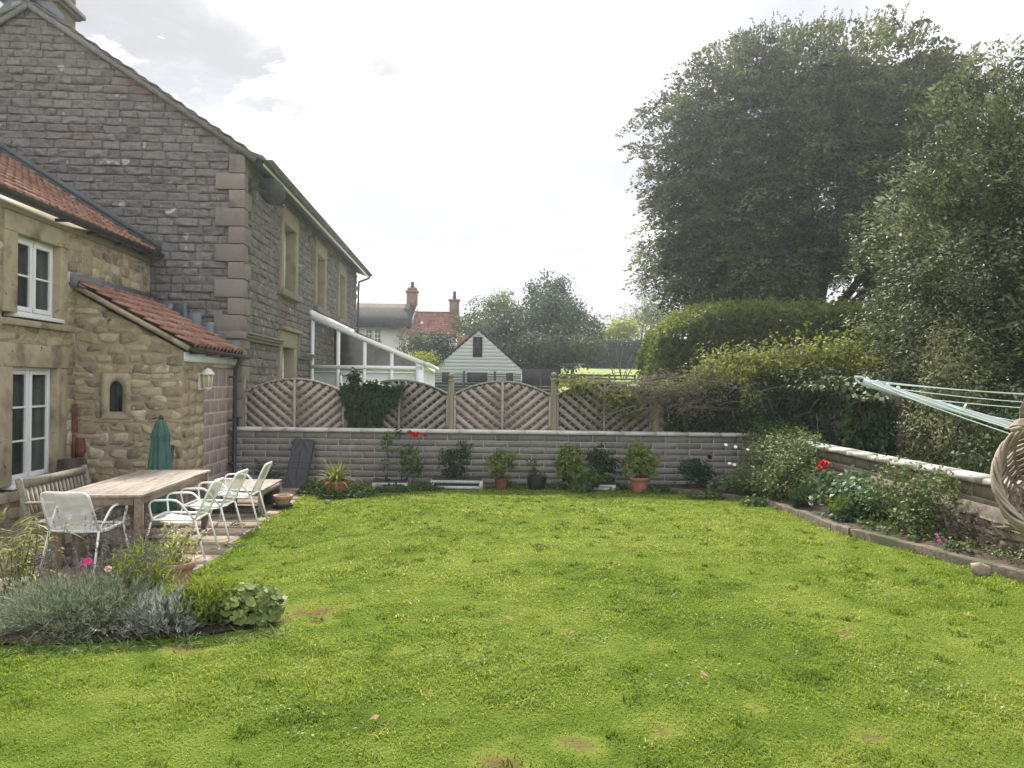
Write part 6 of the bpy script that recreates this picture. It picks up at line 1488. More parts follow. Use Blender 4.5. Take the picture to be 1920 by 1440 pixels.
# clipped hedge, its top painted golden as if sunlit
hg = thing('clipped_hedge', 'tall flat-topped clipped hedge with sunlit golden top behind the creeper', 'hedge', (7.5, 22, 0)); g = np.random.default_rng(161); m = MB()
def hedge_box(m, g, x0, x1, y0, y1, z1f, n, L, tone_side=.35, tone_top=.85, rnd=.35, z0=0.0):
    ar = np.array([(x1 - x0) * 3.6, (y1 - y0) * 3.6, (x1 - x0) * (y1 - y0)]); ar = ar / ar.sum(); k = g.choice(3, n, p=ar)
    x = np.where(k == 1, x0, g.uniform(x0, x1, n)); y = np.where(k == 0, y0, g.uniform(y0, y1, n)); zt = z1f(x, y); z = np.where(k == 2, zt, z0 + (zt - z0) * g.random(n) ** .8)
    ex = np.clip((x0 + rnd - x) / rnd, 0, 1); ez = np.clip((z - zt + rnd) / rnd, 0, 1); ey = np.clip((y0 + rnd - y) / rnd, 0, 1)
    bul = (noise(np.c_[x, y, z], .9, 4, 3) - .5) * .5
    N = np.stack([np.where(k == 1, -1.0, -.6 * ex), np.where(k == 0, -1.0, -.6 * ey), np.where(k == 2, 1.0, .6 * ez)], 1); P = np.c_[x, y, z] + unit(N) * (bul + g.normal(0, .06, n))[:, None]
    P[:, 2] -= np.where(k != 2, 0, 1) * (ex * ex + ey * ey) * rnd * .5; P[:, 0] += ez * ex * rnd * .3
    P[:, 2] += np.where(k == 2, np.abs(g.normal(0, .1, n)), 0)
    tn = tone_side + (tone_top - tone_side) * np.where(k == 2, 1, np.maximum(smooth((z - zt + .5) / .5), ex * .7)) + (noise(P, 1.8, 9, 2) - .5) * .4  # sunlight painted in: lighter leaf tone on top and along upper edges
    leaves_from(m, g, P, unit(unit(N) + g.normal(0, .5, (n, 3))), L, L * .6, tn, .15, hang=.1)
ht = lambda x, y: 3.30 + .75 * smooth((x - 3.8) / 1.8) - .0 * x + .14 * (noise(np.c_[x, y], .8, 3, 2) - .5)
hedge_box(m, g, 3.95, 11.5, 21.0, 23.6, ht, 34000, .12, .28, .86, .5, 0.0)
for k in range(420):      # stray shoots above the clipped line
    x = g.uniform(4.0, 10.5); y = g.uniform(21.0, 23.4); p = np.array((x, y, float(ht(np.array([x]), np.array([y]))[0]))); n = 9; hh = abs(g.normal(0, .16)) + .06
    if k % 3 == 0: p[1] = 20.95; p[2] = g.uniform(1.2, p[2])
    dr = unit(np.array((g.normal(0, .25), g.normal(-.1, .25) - (k % 3 == 0) * .8, 1.0))); s = np.linspace(0, 1, n)[:, None]
    leaf_add(m, p + dr * s * hh, unit(dr + g.normal(0, .8, (n, 3))), rdir(g, n), .10, .055, np.clip(g.normal(.75, .2, n), 0, 1))
m.build('foliage', MT['lf_hedge'], hg)
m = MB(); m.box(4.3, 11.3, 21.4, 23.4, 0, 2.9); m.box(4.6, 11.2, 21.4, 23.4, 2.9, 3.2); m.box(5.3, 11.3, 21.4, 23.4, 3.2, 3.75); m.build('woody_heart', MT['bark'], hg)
# ---- far things
fh = thing('far_hedge', 'dark flat-topped hedge across the far lawn', 'hedge', (9, 60, 3.3)); g = np.random.default_rng(171); m = MB()
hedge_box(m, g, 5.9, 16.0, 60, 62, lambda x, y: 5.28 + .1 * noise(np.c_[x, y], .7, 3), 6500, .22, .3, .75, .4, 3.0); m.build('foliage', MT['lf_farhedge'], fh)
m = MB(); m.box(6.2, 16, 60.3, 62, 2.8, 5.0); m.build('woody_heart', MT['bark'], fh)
def fb(px, py, Y, rx, rz, ry=None): return (at(px, py, Y), (rx, ry or rx, rz))
tree('garden_tree', 'broad dark grey green tree beside the pale clad garage', (1.6, 44, 1.8), (3.0, .22), [], [fb(1000, 640, 44, 2.6, 1.6), fb(1040, 590, 44, 1.5, 1.3), fb(960, 620, 43.5, 1.5, 1.3), fb(1080, 640, 43, 1.5, 1.4), fb(1010, 680, 42.5, 2.0, .8)], MT['lf_far'], 15000, .20, .11, 181, .28, 22, shell=.5, lump=.45)
tree('pear_tree', 'taller leafy tree with upright twigs rising behind the grey green tree', (2.4, 48, 2.0), (4.0, .2), [], [fb(1035, 562, 48, 1.3, 1.5), fb(1000, 575, 48, .8, .9), fb(1055, 590, 48, 1.6, 1.2), fb(1048, 535, 48, .35, .7), fb(1000, 540, 48, .25, .6), fb(1090, 610, 48, 1.2, 1.0), fb(1112, 612, 47, .6, .4)], MT['lf_far'], 7500, .19, .10, 182, .25, 18, shell=.6, lump=.55)
tree('yellow_green_tree', 'lighter green tree to the left behind the garage roof', (-1.6, 50, 1.6), (3.6, .2), [], [fb(915, 600, 50, 1.8, 1.5), fb(945, 580, 50, 1.2, 1.1), fb(885, 620, 50, 1.2, 1.0), fb(930, 640, 49, 2.0, 1.2)], MT['lf_far_light'], 7500, .20, .11, 183, .26, 20, shell=.5, lump=.5)
tree('plum_tree', 'reddish brown tinted tree at the edge of the far lawn', (3.2, 41, 2.0), (1.2, .12), [], [fb(1040, 650, 41, 1.7, 1.0), fb(1000, 665, 41, 1.4, .9), fb(1085, 660, 41, 1.3, .8)], MT['lf_far2'], 6500, .18, .10, 184, .24, 18, shell=.6, lump=.45)
tree('lime_green_shrub', 'bright yellow green sunlit shrub above the far hedge', (7.6, 66, 3.5), (1.2, .1), [], [fb(1150, 630, 66, 1.7, 1.0), fb(1175, 618, 66, 1.0, .9), fb(1128, 640, 66, 1.0, .7)], MT['lf_bright'], 3000, .26, .15, 185, .3, 16, shell=.6, lump=.5, cat='shrub')
tree('hazy_tree', 'pale feathery tree between the far hedge and the beech', (12.0, 72, 3.5), (2.5, .15), [], [fb(1195, 600, 72, 2.2, 2.0), fb(1225, 590, 72, 1.8, 2.2), fb(1160, 615, 72, 1.0, 1.0), fb(1250, 610, 72, 2.0, 2.4)], MT['lf_bright2'], 4200, .26, .13, 186, .4, 14, shell=.8, lump=.6)
tree('round_bush', 'round dark evergreen bush in front of the red roofed cottage', (-4.8, 44, 1.2), (1.6, .1), [], [fb(815, 652, 44, 1.05, .95), fb(795, 665, 44, .9, .7), fb(835, 668, 44, .9, .7)], MT['lf_farhedge'], 4200, .15, .09, 187, .2, 18, shell=.5, cat='bush')
tree('olive_tree', 'thin airy small tree in front of the cream cottage wall', (-6.2, 43, 1.2), (1.8, .06), [], [fb(775, 640, 43, .8, .9), fb(760, 655, 43, .5, .5), fb(795, 645, 43, .6, .7), fb(757, 628, 43, .3, .4), fb(785, 620, 43, .4, .4)], MT['lf_far2'], 1300, .15, .06, 188, .22, 12, shell=.95, lump=.5)
bush('lime_hedge', 'low bright yellow green bush beside the conservatory roof', 'bush', (-4.6, 36, 1.0), [(at(800, 672, 36), (.6, .5, .35)), (at(775, 668, 36), (.3, .4, .25)), (at(815, 680, 36), (.4, .4, .3))], MT['lf_bright'], 900, .12, .06, 189, .12, 12, stems=6)
tree('side_tree', 'dark leafy tree mass far behind the evergreen at the right edge', (20, 36, .5), (3, .3), [], [((20, 37, 6), (4, 3, 4)), ((24, 38, 5), (4, 3, 4))], MT['lf_far'], 6000, .3, .17, 190, .4, 20)
sp = thing('bare_sapling', 'bare pale branched sapling behind the fence on the far lawn', 'tree', (5.6, 40, 2.2)); g = np.random.default_rng(191); m = MB()
b = at(1165, 715, 40)
for (px, py, pz) in ((1155, 650, 0), (1168, 655, .3), (1140, 660, -.2), (1185, 665, .2), (1195, 670, 0), (1150, 690, .3), (1178, 688, -.3)): limb(m, (b[0] + g.normal(0, .15), 40, b[2] - .3), at(px, py, 40 + pz), .035, .012, g, .06, 5)
m.build('branches', MT['twig'], sp)
# ------------------------------------------------------------------ neighbouring buildings and fences
gar = thing('clad_garage', 'pale grey weatherboarded garage gable with one narrow dark window', 'garage', (-1.6, 38, .4))
GX0, GX1, GXC, GY = -3.62, .44, -1.59, 36.0
def gt(x): return 4.40 - abs(x - GXC) * (4.40 - 2.62) / 2.03
m = MB(); g = np.random.default_rng(201); z = .2; pw = .165
def board(m, x0, x1, z0, z1, t):
    if x1 - x0 < .03: return
    m.add([(x0, GY - .014, z0), (x1, GY - .014, z0), (x1, GY - .004, z1 + .01), (x0, GY - .004, z1 + .01), (x0, GY, z0), (x1, GY, z0)], [(0, 1, 2, 3), (0, 4, 5, 1)], t)
WX0, WX1, WZ0, WZ1 = -1.82, -1.44, 3.17, 4.06
while z < 4.36:
    zt = min(z + pw, 4.38); hwid = 2.03 if zt < 2.62 else max(.02, 2.03 * (4.40 - zt) / 1.78)
    a, b = GXC - hwid, GXC + hwid; t = g.uniform(.2, .8)
    if zt > WZ0 + .02 and z < WZ1 - .02: board(m, a, WX0, z, zt, t); board(m, WX1, b, z, zt, t)
    else: board(m, a, b, z, zt, t)
    z = zt
m.extrude([(GX0, GY + .02, 0), (GX1, GY + .02, 0), (GX1, GY + .02, 2.6), (GXC, GY + .02, 4.36), (GX0, GY + .02, 2.6)], (0, 6, 0))
m.build('cladding', MT['clad'], gar)
m = MB(); m.box(WX0 - .03, WX1 + .03, GY - .05, GY - .023, WZ0 - .03, WZ1 + .03); w_ = m.build('window', MT['anthracite'], gar)
m = MB(); m.box(WX0, WX1, GY - .056, GY - .051, WZ0, WZ1); m.build('pane', MT['glass_dark'], w_)
m = MB()
for s in (-1, 1): m.bar((GXC, GY + 2.98, 4.46), (GXC + s * 2.15, GY + 2.98, 4.46 - 2.15 * .877), 6.15, .06)
m.build('roof', MT['anthracite'], gar)
m = MB(); m.box(GX1 - .03, GX1 + .01, GY - .03, GY - .024, .2, 2.6); m.build('corner_board', MT['upvc'], gar)
FYA = 33.5
ft = thing('slatted_fence', 'anthracite fence with open slats and solid panels in front of the pale garage', 'fence', (-1.3, FYA, 0))
ztop, zmid = at(900, 701, FYA)[2], at(900, 717, FYA)[2]
fx0, fx1 = -4.2, at(1048, 700, FYA)[0]
m = MB()
for k in range(5): m.box(fx0, at(978, 700, FYA)[0], FYA - .02, FYA + .02, zmid + .03 + k * (ztop - zmid) / 5, zmid + .03 + k * (ztop - zmid) / 5 + .035)
m.build('slats', MT['anthracite'], ft)
for (a, b) in ((829, 844), (876, 914), (949, 962)): 
    m = MB(); m.box(at(a, 700, FYA)[0], at(b, 700, FYA)[0], FYA - .05, FYA - .025, zmid, ztop + .06); m.build('solid_panel', MT['anthracite'], ft)
m = MB(); m.box(at(979, 700, FYA)[0], fx1, FYA - .05, FYA - .025, zmid - .05, ztop + .25)
m.build('solid_panel', MT['anthracite'], ft)
m = MB(); g = np.random.default_rng(3)
for k in range(14): m.box(fx0, fx1, FYA - .03, FYA - .005, k * zmid / 14 + .005, (k + 1) * zmid / 14 - .005)
m.build('boards', MT['anthracite'], ft)
for px, w_ in ((870, 4), (928, 5), (1014, 8)):
    x = at(px, 700, FYA)[0]; m = MB(); m.box(x - .05, x + .05, FYA - .09, FYA - .052, .0, ztop + (.12 if px < 1000 else .2)); m.build('post', MT['anthracite'], ft)

# thatched cottage
th = thing('thatched_cottage', 'cream thatched cottage with brick chimney seen past the end of the stone house', 'house', (-11, 52, 1.5))
m = MB(); m.box(-17, -7.02, 49.9, 55.5, .5, 5.75); m.extrude([(-7.03, 49.95, 5.7), (-7.03, 55.4, 5.7), (-7.03, 52.7, 7.1)], (-.2, 0, 0)); m.build('wall', MT['cream_wall'], th)
prof = [(49.35, 5.42), (49.25, 5.55), (49.30, 5.8), (49.9, 6.25), (50.9, 6.75), (52.0, 7.1), (52.7, 7.22), (53.4, 7.1), (55.2, 6.2), (56, 5.6), (55.9, 5.4), (52.7, 6.6)]
m = MB(); rows = []
for x, k in ((-17, 1), (-12, 1), (-9, 1), (-7.4, 1), (-6.95, .98), (-6.75, .93)):
    rows.append([(x + (.35 if k < 1 else 0) * (7.2 - z) * .35, 52.7 + (y - 52.7) * k, 5.4 + (z - 5.4) * k) for y, z in prof + [prof[0]]])
m.grid(np.array(rows)); m.add(rows[-1][:-1], [tuple(range(len(prof)))]); rf = m.build('roof', MT['thatch'], th)
m = MB(); n = 14
for k in range(n):
    x0, x1 = -17 + k * .72, -17 + (k + 1) * .72; P = []
    for t in np.linspace(0, 1, 7): P.append((x0 + (x1 - x0) * t, 51.35 - .22 * math.sin(math.pi * t), 6.86 - .10 * math.sin(math.pi * t)))
    top = [(p[0], 52.7, 7.33) for p in P]; m.grid(np.array([P, [(p[0], 52.0, 7.22) for p in P], top, [(p[0], 54, 6.95) for p in P]]))
m.build('ridge_cap', MT['thatch_ridge'], rf)
m = MB(); m.bar((-6.62, 49.6, 5.45), (-6.55, 52.6, 7.15), .06, .14); m.build('bargeboard', MT['upvc'], th)
m = MB(); m.box(-7.25, -6.55, 52.35, 53.05, 6.6, 8.05); m.box(-7.32, -6.48, 52.28, 53.12, 8.052, 8.2); m.box(-7.2, -6.6, 52.4, 53.0, 8.203, 8.4); c_ = m.build('chimney', MT['brick_red'], th)
m = MB(); m.lathe((-6.9, 52.7, 8.4), [(.13, 0), (.11, .35), (.14, .4)], 12); m.build('chimney_pot', MT['terracotta_dark'], c_)
wx = at(703, 630, 49.9)
f_ = None
m = MB()
for dx in (-.62, -.05): m.box(wx[0] + dx, wx[0] + dx + .5, 49.84, 49.895, wx[2] - .45, wx[2] + .45)
f_ = m.build('window', MT['upvc'], th)
m = MB()
for dx in (-.62, -.05):
    for i in range(2):
        for j in range(3): m.box(wx[0] + dx + .06 + i * .2, wx[0] + dx + .22 + i * .2, 49.83, 49.838, wx[2] - .40 + j * .28, wx[2] - .17 + j * .28)
m.build('pane', MT['glass_dark'], f_)
# red tiled cottage
rc = thing('red_roof_cottage', 'cream cottage with mottled red tile roof, white gable end and brick chimney', 'house', (-5.3, 52, 1.5))
m = MB(); m.box(-6.9, -3.75, 49.2, 54.2, .5, 5.05); m.extrude([(-3.75, 49.2, 5.05), (-3.75, 54.2, 5.05), (-3.75, 51.7, 6.5)], (-3, 0, 0)); m.build('wall', MT['cream_wall'], rc)
for s, nm in ((1, 'roof'), (-1, 'rear_roof')):
    y0 = 48.95 if s > 0 else 54.45; v = np.array((0, s * 2.75, 1.62)); L_ = np.linalg.norm(v)
    m = MB(); pantile(m, (-7.1, y0, 5.02), (1.0, 0, 0), v / L_, 3.5, L_, pitch=.25, course=.3, amp=.03, seed=5, per=5); m.build(nm, MT['tile_far'], rc)
m = MB(); m.bar((-7.1, 51.7, 6.66), (-3.6, 51.7, 6.66), .25, .1); m.build('ridge_tiles', MT['tile_far'], rc)
m = MB()
for s in (-1, 1): m.bar((-3.68, 51.7, 6.58), (-3.68, 51.7 + s * 2.75, 4.96), .05, .16)
m.build('bargeboard', MT['brick_red'], rc)
m = MB(); m.box(-4.25, -3.62, 51.4, 52.0, 6.2, 7.4); m.box(-4.31, -3.56, 51.34, 52.06, 7.403, 7.52); c_ = m.build('chimney', MT['brick_red'], rc)
m = MB(); m.lathe((-3.93, 51.7, 7.52), [(.12, 0), (.09, .5), (.12, .55)], 12); m.build('chimney_pot', MT['terracotta_dark'], c_)
m = MB(); m.box(-3.745, -3.70, 52.2, 52.7, 5.2, 5.7); m.box(-3.745, -3.70, 51.0, 51.5, 3.3, 4.2); w_ = m.build('window', MT['upvc'], rc)
m = MB(); m.box(-3.697, -3.69, 52.25, 52.65, 5.25, 5.65); m.box(-3.697, -3.69, 51.05, 51.45, 3.35, 4.15); m.build('pane', MT['glass_dark'], w_)
ro = thing('red_roof_outbuilding', 'low old red tiled outbuilding roof just behind the pale garage', 'outbuilding', (-2, 46, 1))
m = MB(); m.box(-3.2, .2, 45.2, 48, .5, 3.9); m.build('wall', MT['cream_wall'], ro)
m = MB(); v = np.array((0, 1.6, .95)); L_ = np.linalg.norm(v); pantile(m, (-3.3, 44.9, 3.85), (1.0, 0, 0), v / L_, 3.6, L_, pitch=.25, course=.3, seed=6, per=5)
m.build('roof', MT['tile_far'], ro)
# rail fence, far airer
RF = 38.5
rl = thing('rail_fence', 'low dark post and rail fence at the foot of the far lawn', 'fence', (5.5, RF, 2.0))
m = MB(); a, b = at(1048, 702, RF), at(1190, 705, RF)
for dz in (0, -.17, -.34): m.bar((a[0], RF, a[2] + dz), (b[0], RF, b[2] + dz), .04, .07)
m.build('rails', MT['bark'], rl)
for k in range(4):
    m = MB(); x = a[0] + (b[0] - a[0]) * k / 3; z = a[2] + (b[2] - a[2]) * k / 3; m.box(x - .05, x + .05, RF - .07, RF - .03, z - .9, z + .06); m.build('post', MT['bark'], rl)
fa = thing('rotary_airer', 'small pale rotary clothes airer standing on the far lawn', 'clothes airer', at(1072, 708, 41)); c = np.array(at(1072, 706, 41)); hub = np.array(at(1072, 692, 41))
m = MB(); m.tube([c - (0, 0, .3), hub], .03, 6); m.build('pole', MT['airer'], fa)
m = MB(); tips = []
for k in range(4):
    a_ = .5 + k * math.pi / 2; e = hub + np.array((1.15 * math.cos(a_), 1.15 * math.sin(a_), .26)); tips.append(e); m.tube([hub - (0, 0, .05), e], .022, 5)
m.build('arm', MT['airer'], fa)
m = MB()
for s in (.5, .7, .85, 1.0):
    for k in range(4): m.tube([hub + (tips[k] - hub) * s, hub + (tips[(k + 1) % 4] - hub) * s], .008, 4)
m.build('lines', MT['line_cord'], fa)

# ------------------------------------------------------------------ rotary airer at the right edge and the wicker basket
tip = np.array(at(1618, 716, 3.6)); hub = np.array((2.78, 2.95, 1.52)); e0 = np.array((2.72, 3.0, 0.0))
ra = thing('rotary_airer', 'pale green rotary clothes airer arm with plastic lines reaching in from the right', 'clothes airer', (2.78, 2.95, float(lz(2.78, 2.95))))
m = MB(); m.tube([(2.78, 2.95, .3), (2.78, 2.95, 1.95)], .024, 12); m.build('pole', MT['airer'], ra)
tips = [tip, np.array((4.0, 4.15, 1.93)), np.array((3.95, 1.9, 1.93)), np.array((1.95, 1.75, 1.95))]
tips = tips[:3]
for k, t in enumerate(tips):
    d = unit(t - hub); p = hub + d * .03
    m = MB(); m.bar(p, t - d * .10, .016, .030, tone=.5); m.build('arm', MT['airer'], ra, bevel=.003)
    m = MB(); up = np.array((0, 0, 1.0)); a_ = t - d * .16
    m.bar(a_, t, .022, .034); m.tube([t + d * .0 - up * .012, t + d * .03 - up * .005, t + d * .035 + up * .012, t + d * .01 + up * .02, t - d * .03 + up * .014], .006, 6)
    for j in range(4): q = t - d * (.02 + .045 * j) + up * .018; m.ball(q, .011, 6, 4, (1, 1, 1.1))
    m.build('end_cap', MT['airer'], ra)
m = MB()
for j in range(3):
    q = tip - unit(tip - hub) * (.42 + .22 * j); m.tube([q + (0, -.012, 0), q + (0, -.02, .02), q + (.01, -.015, .03)], .004, 5)
m.build('line_hooks', MT['line_cord'], ra)
m = MB()
def line(p, q, sag, r=.0023):
    t = np.linspace(0, 1, 12)[:, None]; P = p * (1 - t) + q * t; P[:, 2] -= sag * (4 * t[:, 0] * (1 - t[:, 0])); m.tube(P, r, 6)
for s, sg in ((1.0, .05), (.97, .035), (.90, .05), (.78, .03), (.62, .05), (.5, .02)):
    line(hub + (tips[0] - hub) * s + (0, 0, .012), hub + (tips[1] - hub) * s + (0, 0, -.03), sg)
for s, s2, sg in ((1.0, .55, .05), (.93, .5, .03), (.75, .42, .03)):
    line(hub + (tips[0] - hub) * s + (0, 0, .01), hub + np.array((.0, -.55, -.12)) * s2 * 2 + (0, 0, .06), sg)
m.build('washing_lines', MT['line_cord'], ra)

# wicker basket (open mouth towards the garden)
bc = np.array((1.835, 2.55, 1.60)); axm = unit(np.array((-.36, -.80, .42)))
wb = thing('wicker_basket', 'weathered grey brown wicker basket hanging with its open mouth facing the lawn', 'basket', tuple(bc - np.array((0, 0, .3))))
s1 = unit(np.cross(axm, (0, 0, 1.0))); s2 = unit(np.cross(s1, axm)); g = np.random.default_rng(211)
if s2[2] < 0: s2 = -s2
RX, RZ, DP = .185, .20, .27
def bp(a, t, off=0.0):      # a: angle round the mouth, t: 0 at rim .. 1 at the base
    k = math.cos(t * math.pi / 2 * .93) ** .62; r = 1 + off
    return bc + s1 * math.cos(a) * RX * k * r + s2 * math.sin(a) * RZ * k * r - axm * (DP * math.sin(t * math.pi / 2)) * (1 + off * .5)
m = MB(); nst = 22
for r_ in range(21):
    t = .04 + r_ * .0437; n = nst * 4; A_ = np.linspace(0, 2 * math.pi, n + 1)
    m.tube([bp(a, t + .008 * math.sin(a * 3 + r_), .030 * math.sin(a * nst / 2 + r_ * math.pi)) for a in A_], .0050, 5, g.uniform(.0, .8), cap=False)
m.build('weave', MT['wicker'], wb)
m = MB()
for k in range(nst):
    a = k * 2 * math.pi / nst + g.normal(0, .02); m.tube([bp(a, t) for t in np.linspace(-.03, .97, 9)], .0055, 5, g.uniform(0, .6))
m.build('stakes', MT['wicker'], wb)
m = MB()
for k in range(15):
    ph = g.uniform(0, 6.28); A_ = np.linspace(0, 2 * math.pi, 73); f = g.integers(3, 6)
    m.tube([bp(a, -.01 + .05 * math.sin(a * f + ph) + .02 * (k % 3), .045 + .055 * math.cos(a * f + ph)) for a in A_], .0054, 6, g.uniform(.35, 1), cap=False)
m.build('rim', MT['wicker'], wb)
m = MB()   # handle: a tapering bundle of rods rising from the rim's upper side
top = np.array(at(1948, 690, 2.52))
for k in range(14):
    a = math.pi * (.36 + .42 * k / 13); p = bp(a, .0, .03); q = np.array(at(1922 + g.uniform(-9, 14), 765, 2.5)) + g.normal(0, .006, 3); mid = p * .45 + q * .55 + np.array((-.012, 0, -.01))
    m.tube([p, mid, q, q * .5 + top * .5, top + g.normal(0, .004, 3)], [.008, .009, .008, .007, .006], 6, g.uniform(.2, 1))
for z_, n in ((790, 4), (800, 3)):
    for j in range(n):
        c = np.array(at(1928, z_ + j * 3, 2.52)); A_ = np.linspace(0, 2 * math.pi, 15); rr = .040 + .004 * j
        m.tube([c + np.array((math.cos(a) * rr, math.sin(a) * rr * .8, .006 * math.sin(a * 2))) for a in A_], .0045, 5, .7, cap=False)
c = np.array(at(1905, 803, 2.5)); m.tube([c + (.03, 0, .008), c + (-.03, -.02, -.002), c + (-.05, -.02, .0)], [.004, .0035, .002], 5, .8)
m.build('handle', MT['wicker'], wb)
m = MB(); m.tube([top, top + (0.02, 0, .12), (2.2, 2.6, 2.25), (2.9, 2.7, 2.3)], .006, 6); m.tube([(2.9, 2.7, .3), (2.9, 2.7, 2.35)], .02, 8); m.build('hanger', MT['dark_metal'], wb)
# ------------------------------------------------------------------ sky, sun, camera
SUN_EL, SUN_AZ = R(44), R(-4)          # azimuth from +Y, negative is left
wd = bpy.data.worlds.new('World'); sc.world = wd; wd.use_nodes = True
nt = wd.node_tree; N = nt.nodes; L = nt.links; N.clear()
out = N.new('ShaderNodeOutputWorld'); bg = N.new('ShaderNodeBackground'); bg.inputs['Strength'].default_value = .10
sky = N.new('ShaderNodeTexSky'); sky.sky_type = 'NISHITA'; sky.sun_disc = False; sky.sun_elevation = SUN_EL; sky.sun_rotation = SUN_AZ
sky.dust_density = 2.0; sky.air_density = 1.0
tc = N.new('ShaderNodeTexCoord')
def vmath(op, a, b=None):
    n = N.new('ShaderNodeVectorMath'); n.operation = op; L.new(a, n.inputs[0])
    if b is not None:
        if isinstance(b, tuple): n.inputs[1].default_value = b
        else: L.new(b, n.inputs[1])
    return n
def fmath(op, a, b=None):
    n = N.new('ShaderNodeMath'); n.operation = op
    for i, v in enumerate((a, b)):
        if v is None: continue
        if isinstance(v, (int, float)): n.inputs[i].default_value = v
        else: L.new(v, n.inputs[i])
    return n.outputs[0]
def mrange(v, a, b, c=0, d=1):
    n = N.new('ShaderNodeMapRange'); n.interpolation_type = 'SMOOTHSTEP'; n.inputs[1].default_value = a; n.inputs[2].default_value = b; n.inputs[3].default_value = c; n.inputs[4].default_value = d; L.new(v, n.inputs[0]); return n.outputs[0]
d = vmath('NORMALIZE', tc.outputs['Generated']).outputs[0]
sp_ = N.new('ShaderNodeSeparateXYZ'); L.new(d, sp_.inputs[0])
# clouds on a plane overhead: direction divided by height
zc = fmath('MAXIMUM', fmath('ADD', sp_.outputs[2], .12), .05)
cb = N.new('ShaderNodeCombineXYZ'); L.new(fmath('DIVIDE', sp_.outputs[0], zc), cb.inputs[0]); L.new(fmath('DIVIDE', sp_.outputs[1], zc), cb.inputs[1])
def cnoise(scale, detail, dist, off, rough=.55):
    mp = N.new('ShaderNodeMapping'); mp.inputs['Location'].default_value = off; L.new(cb.outputs[0], mp.inputs[0])
    n = N.new('ShaderNodeTexNoise'); n.inputs['Scale'].default_value = scale; n.inputs['Detail'].default_value = detail; n.inputs['Distortion'].default_value = dist; n.inputs['Roughness'].default_value = rough; L.new(mp.outputs[0], n.inputs[0]); return n.outputs[0]
S = (math.sin(SUN_AZ) * math.cos(SUN_EL), math.cos(SUN_AZ) * math.cos(SUN_EL), math.sin(SUN_EL))
ds = vmath('DOT_PRODUCT', d, S).outputs['Value']
glow = mrange(ds, .89, .995)                     # bright veil of cloud around the sun
n1 = cnoise(1.15, 7, .35, (3.1, 1.7, 0)); n2 = cnoise(3.2, 6, .3, (8.4, 2.2, 0)); n3 = cnoise(.7, 5, .2, (1.0, 9.0, 0))
shade = mrange(fmath('ADD', n1, fmath('MULTIPLY', fmath('SUBTRACT', n2, .5), .35)), .43, .66)   # 0 grey bellies, 1 bright tops
cl = N.new('ShaderNodeMix'); cl.data_type = 'RGBA'; cl.inputs[6].default_value = (3.7, 3.85, 4.2, 1); cl.inputs[7].default_value = (7.0, 7.0, 7.0, 1); L.new(shade, cl.inputs[0])
px_, py_ = N.new('ShaderNodeSeparateXYZ'), None; L.new(cb.outputs[0], px_.inputs[0])
ux, uy = fmath('ADD', px_.outputs[0], .70), fmath('ADD', px_.outputs[1], -1.75)
al, pe = fmath('MULTIPLY', fmath('ADD', ux, uy), .707), fmath('MULTIPLY', fmath('SUBTRACT', ux, uy), .707)
n5 = cnoise(5.0, 7, .4, (2.2, 5.1, 0), .6)
band = fmath('MULTIPLY', mrange(fmath('ADD', fmath('ABSOLUTE', pe), fmath('MULTIPLY', fmath('SUBTRACT', n5, .5), 1.1)), -.05, .42, 1, 0), mrange(fmath('ABSOLUTE', al), .35, .8, 1, 0))
glow = fmath('MULTIPLY', glow, fmath('SUBTRACT', 1.0, fmath('MULTIPLY', band, .9)))
cl2 = N.new('ShaderNodeMix'); cl2.data_type = 'RGBA'; cl2.inputs[7].default_value = (2.9, 2.95, 3.1, 1); L.new(cl.outputs[2], cl2.inputs[6]); L.new(fmath('MULTIPLY', band, .95), cl2.inputs[0]); cl = cl2
gl_ = N.new('ShaderNodeMix'); gl_.data_type = 'RGBA'; gl_.inputs[7].default_value = (15, 14.8, 14.3, 1); L.new(cl.outputs[2], gl_.inputs[6]); L.new(glow, gl_.inputs[0])
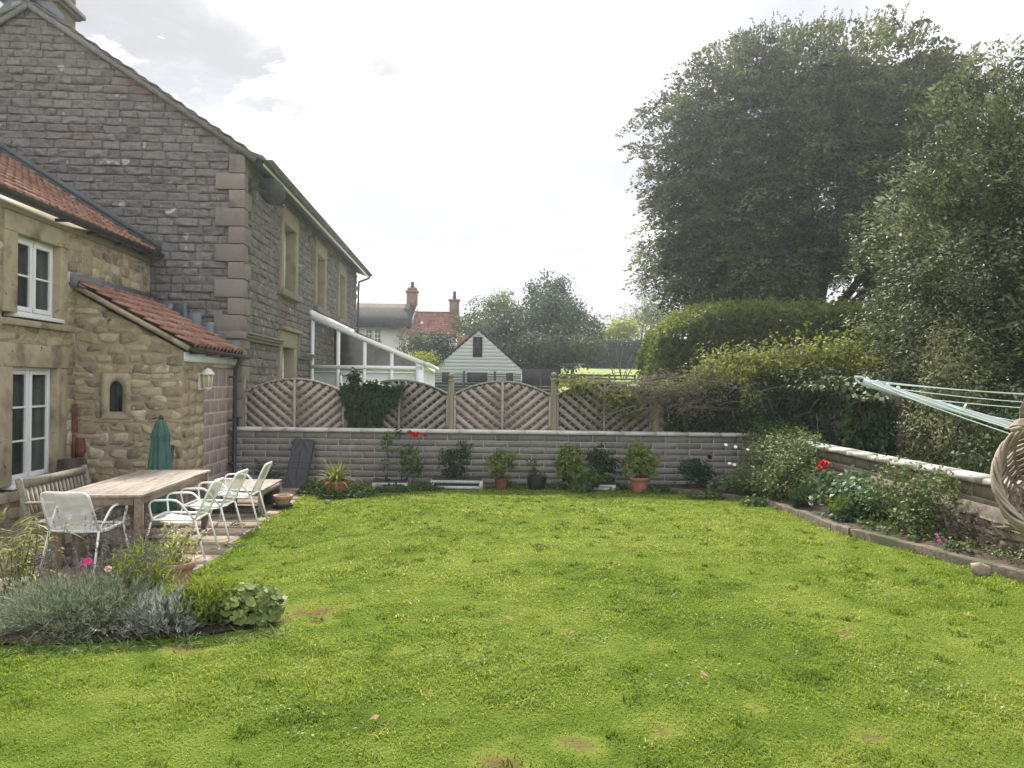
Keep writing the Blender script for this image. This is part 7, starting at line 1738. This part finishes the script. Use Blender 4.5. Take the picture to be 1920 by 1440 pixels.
# small blue openings, fewer near the sun
n6 = cnoise(7.5, 4, .5, (4.4, 7.3, 0), .5)
fleck = fmath('MULTIPLY', fmath('MULTIPLY', mrange(n6, .645, .70), .55), fmath('MULTIPLY', mrange(sp_.outputs[2], .12, .2), mrange(sp_.outputs[2], .48, .36)))
gap = fmath('MULTIPLY', mrange(fmath('ADD', n3, fmath('MULTIPLY', fmath('SUBTRACT', n2, .5), .5)), .60, .68), mrange(glow, .75, .2))
bl_ = N.new('ShaderNodeMix'); bl_.data_type = 'RGBA'; L.new(gl_.outputs[2], bl_.inputs[6]); L.new(fmath('MAXIMUM', gap, fleck), bl_.inputs[0])
sk = vmath('SCALE', sky.outputs[0]); sk.inputs['Scale'].default_value = 1.6
sk2 = vmath('ADD', sk.outputs[0], (2.2, 2.6, 3.0))
L.new(sk2.outputs[0], bl_.inputs[7])
bk = vmath('SCALE', bl_.outputs[2]); L.new(mrange(sp_.outputs[1], .35, -.5, 1.0, 1.6), bk.inputs['Scale'])   # sky brightened behind the viewer as added fill light
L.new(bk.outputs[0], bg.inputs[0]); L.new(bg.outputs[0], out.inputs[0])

sun = bpy.data.lights.new('sun', 'SUN'); sun.energy = 4.6; sun.angle = R(4); sun.color = (1, .94, .84)
so = bpy.data.objects.new('sun', sun); COL.objects.link(so); so.rotation_euler = Vector(S).to_track_quat('Z', 'Y').to_euler(); so.location = (0, 0, 30)

cam = bpy.data.cameras.new('camera'); cam.sensor_width = 36; cam.lens = FPX / 1920 * 36; cam.clip_start = .05; cam.clip_end = 3000
co = bpy.data.objects.new('camera', cam); COL.objects.link(co); co.location = (0, 0, EYE); co.rotation_euler = (R(90), -ROLL, 0)
sc.camera = co
sc.view_settings.view_transform = 'Standard'; sc.view_settings.look = 'None'; sc.view_settings.gamma = 1.0; sc.view_settings.exposure = 1.05
sc.cycles.use_denoising = True
sc.cycles.max_bounces = 6; sc.cycles.diffuse_bounces = 3; sc.cycles.glossy_bounces = 2; sc.cycles.transmission_bounces = 4; sc.cycles.transparent_max_bounces = 10
sc.cycles.caustics_reflective = False; sc.cycles.caustics_refractive = False
sc.cycles.sample_clamp_indirect = 6

HAZE = 0.001
if HAZE:
    hz = MB(); hz.box(-420, 420, -130, 620, -2.5, 24)
    hm = bpy.data.materials.new('haze'); hm.use_nodes = True; nt = hm.node_tree; nt.nodes.clear()
    o_ = nt.nodes.new('ShaderNodeOutputMaterial'); v_ = nt.nodes.new('ShaderNodeVolumePrincipled'); v_.inputs['Density'].default_value = HAZE; v_.inputs['Color'].default_value = (.88, .94, 1, 1); v_.inputs['Anisotropy'].default_value = .6
    nt.links.new(v_.outputs[0], o_.inputs['Volume'])
    tag(hz.build('haze', hm, None), 'thin bright haze in the air', None, None, 'stuff')
    sc.cycles.volume_bounces = 0
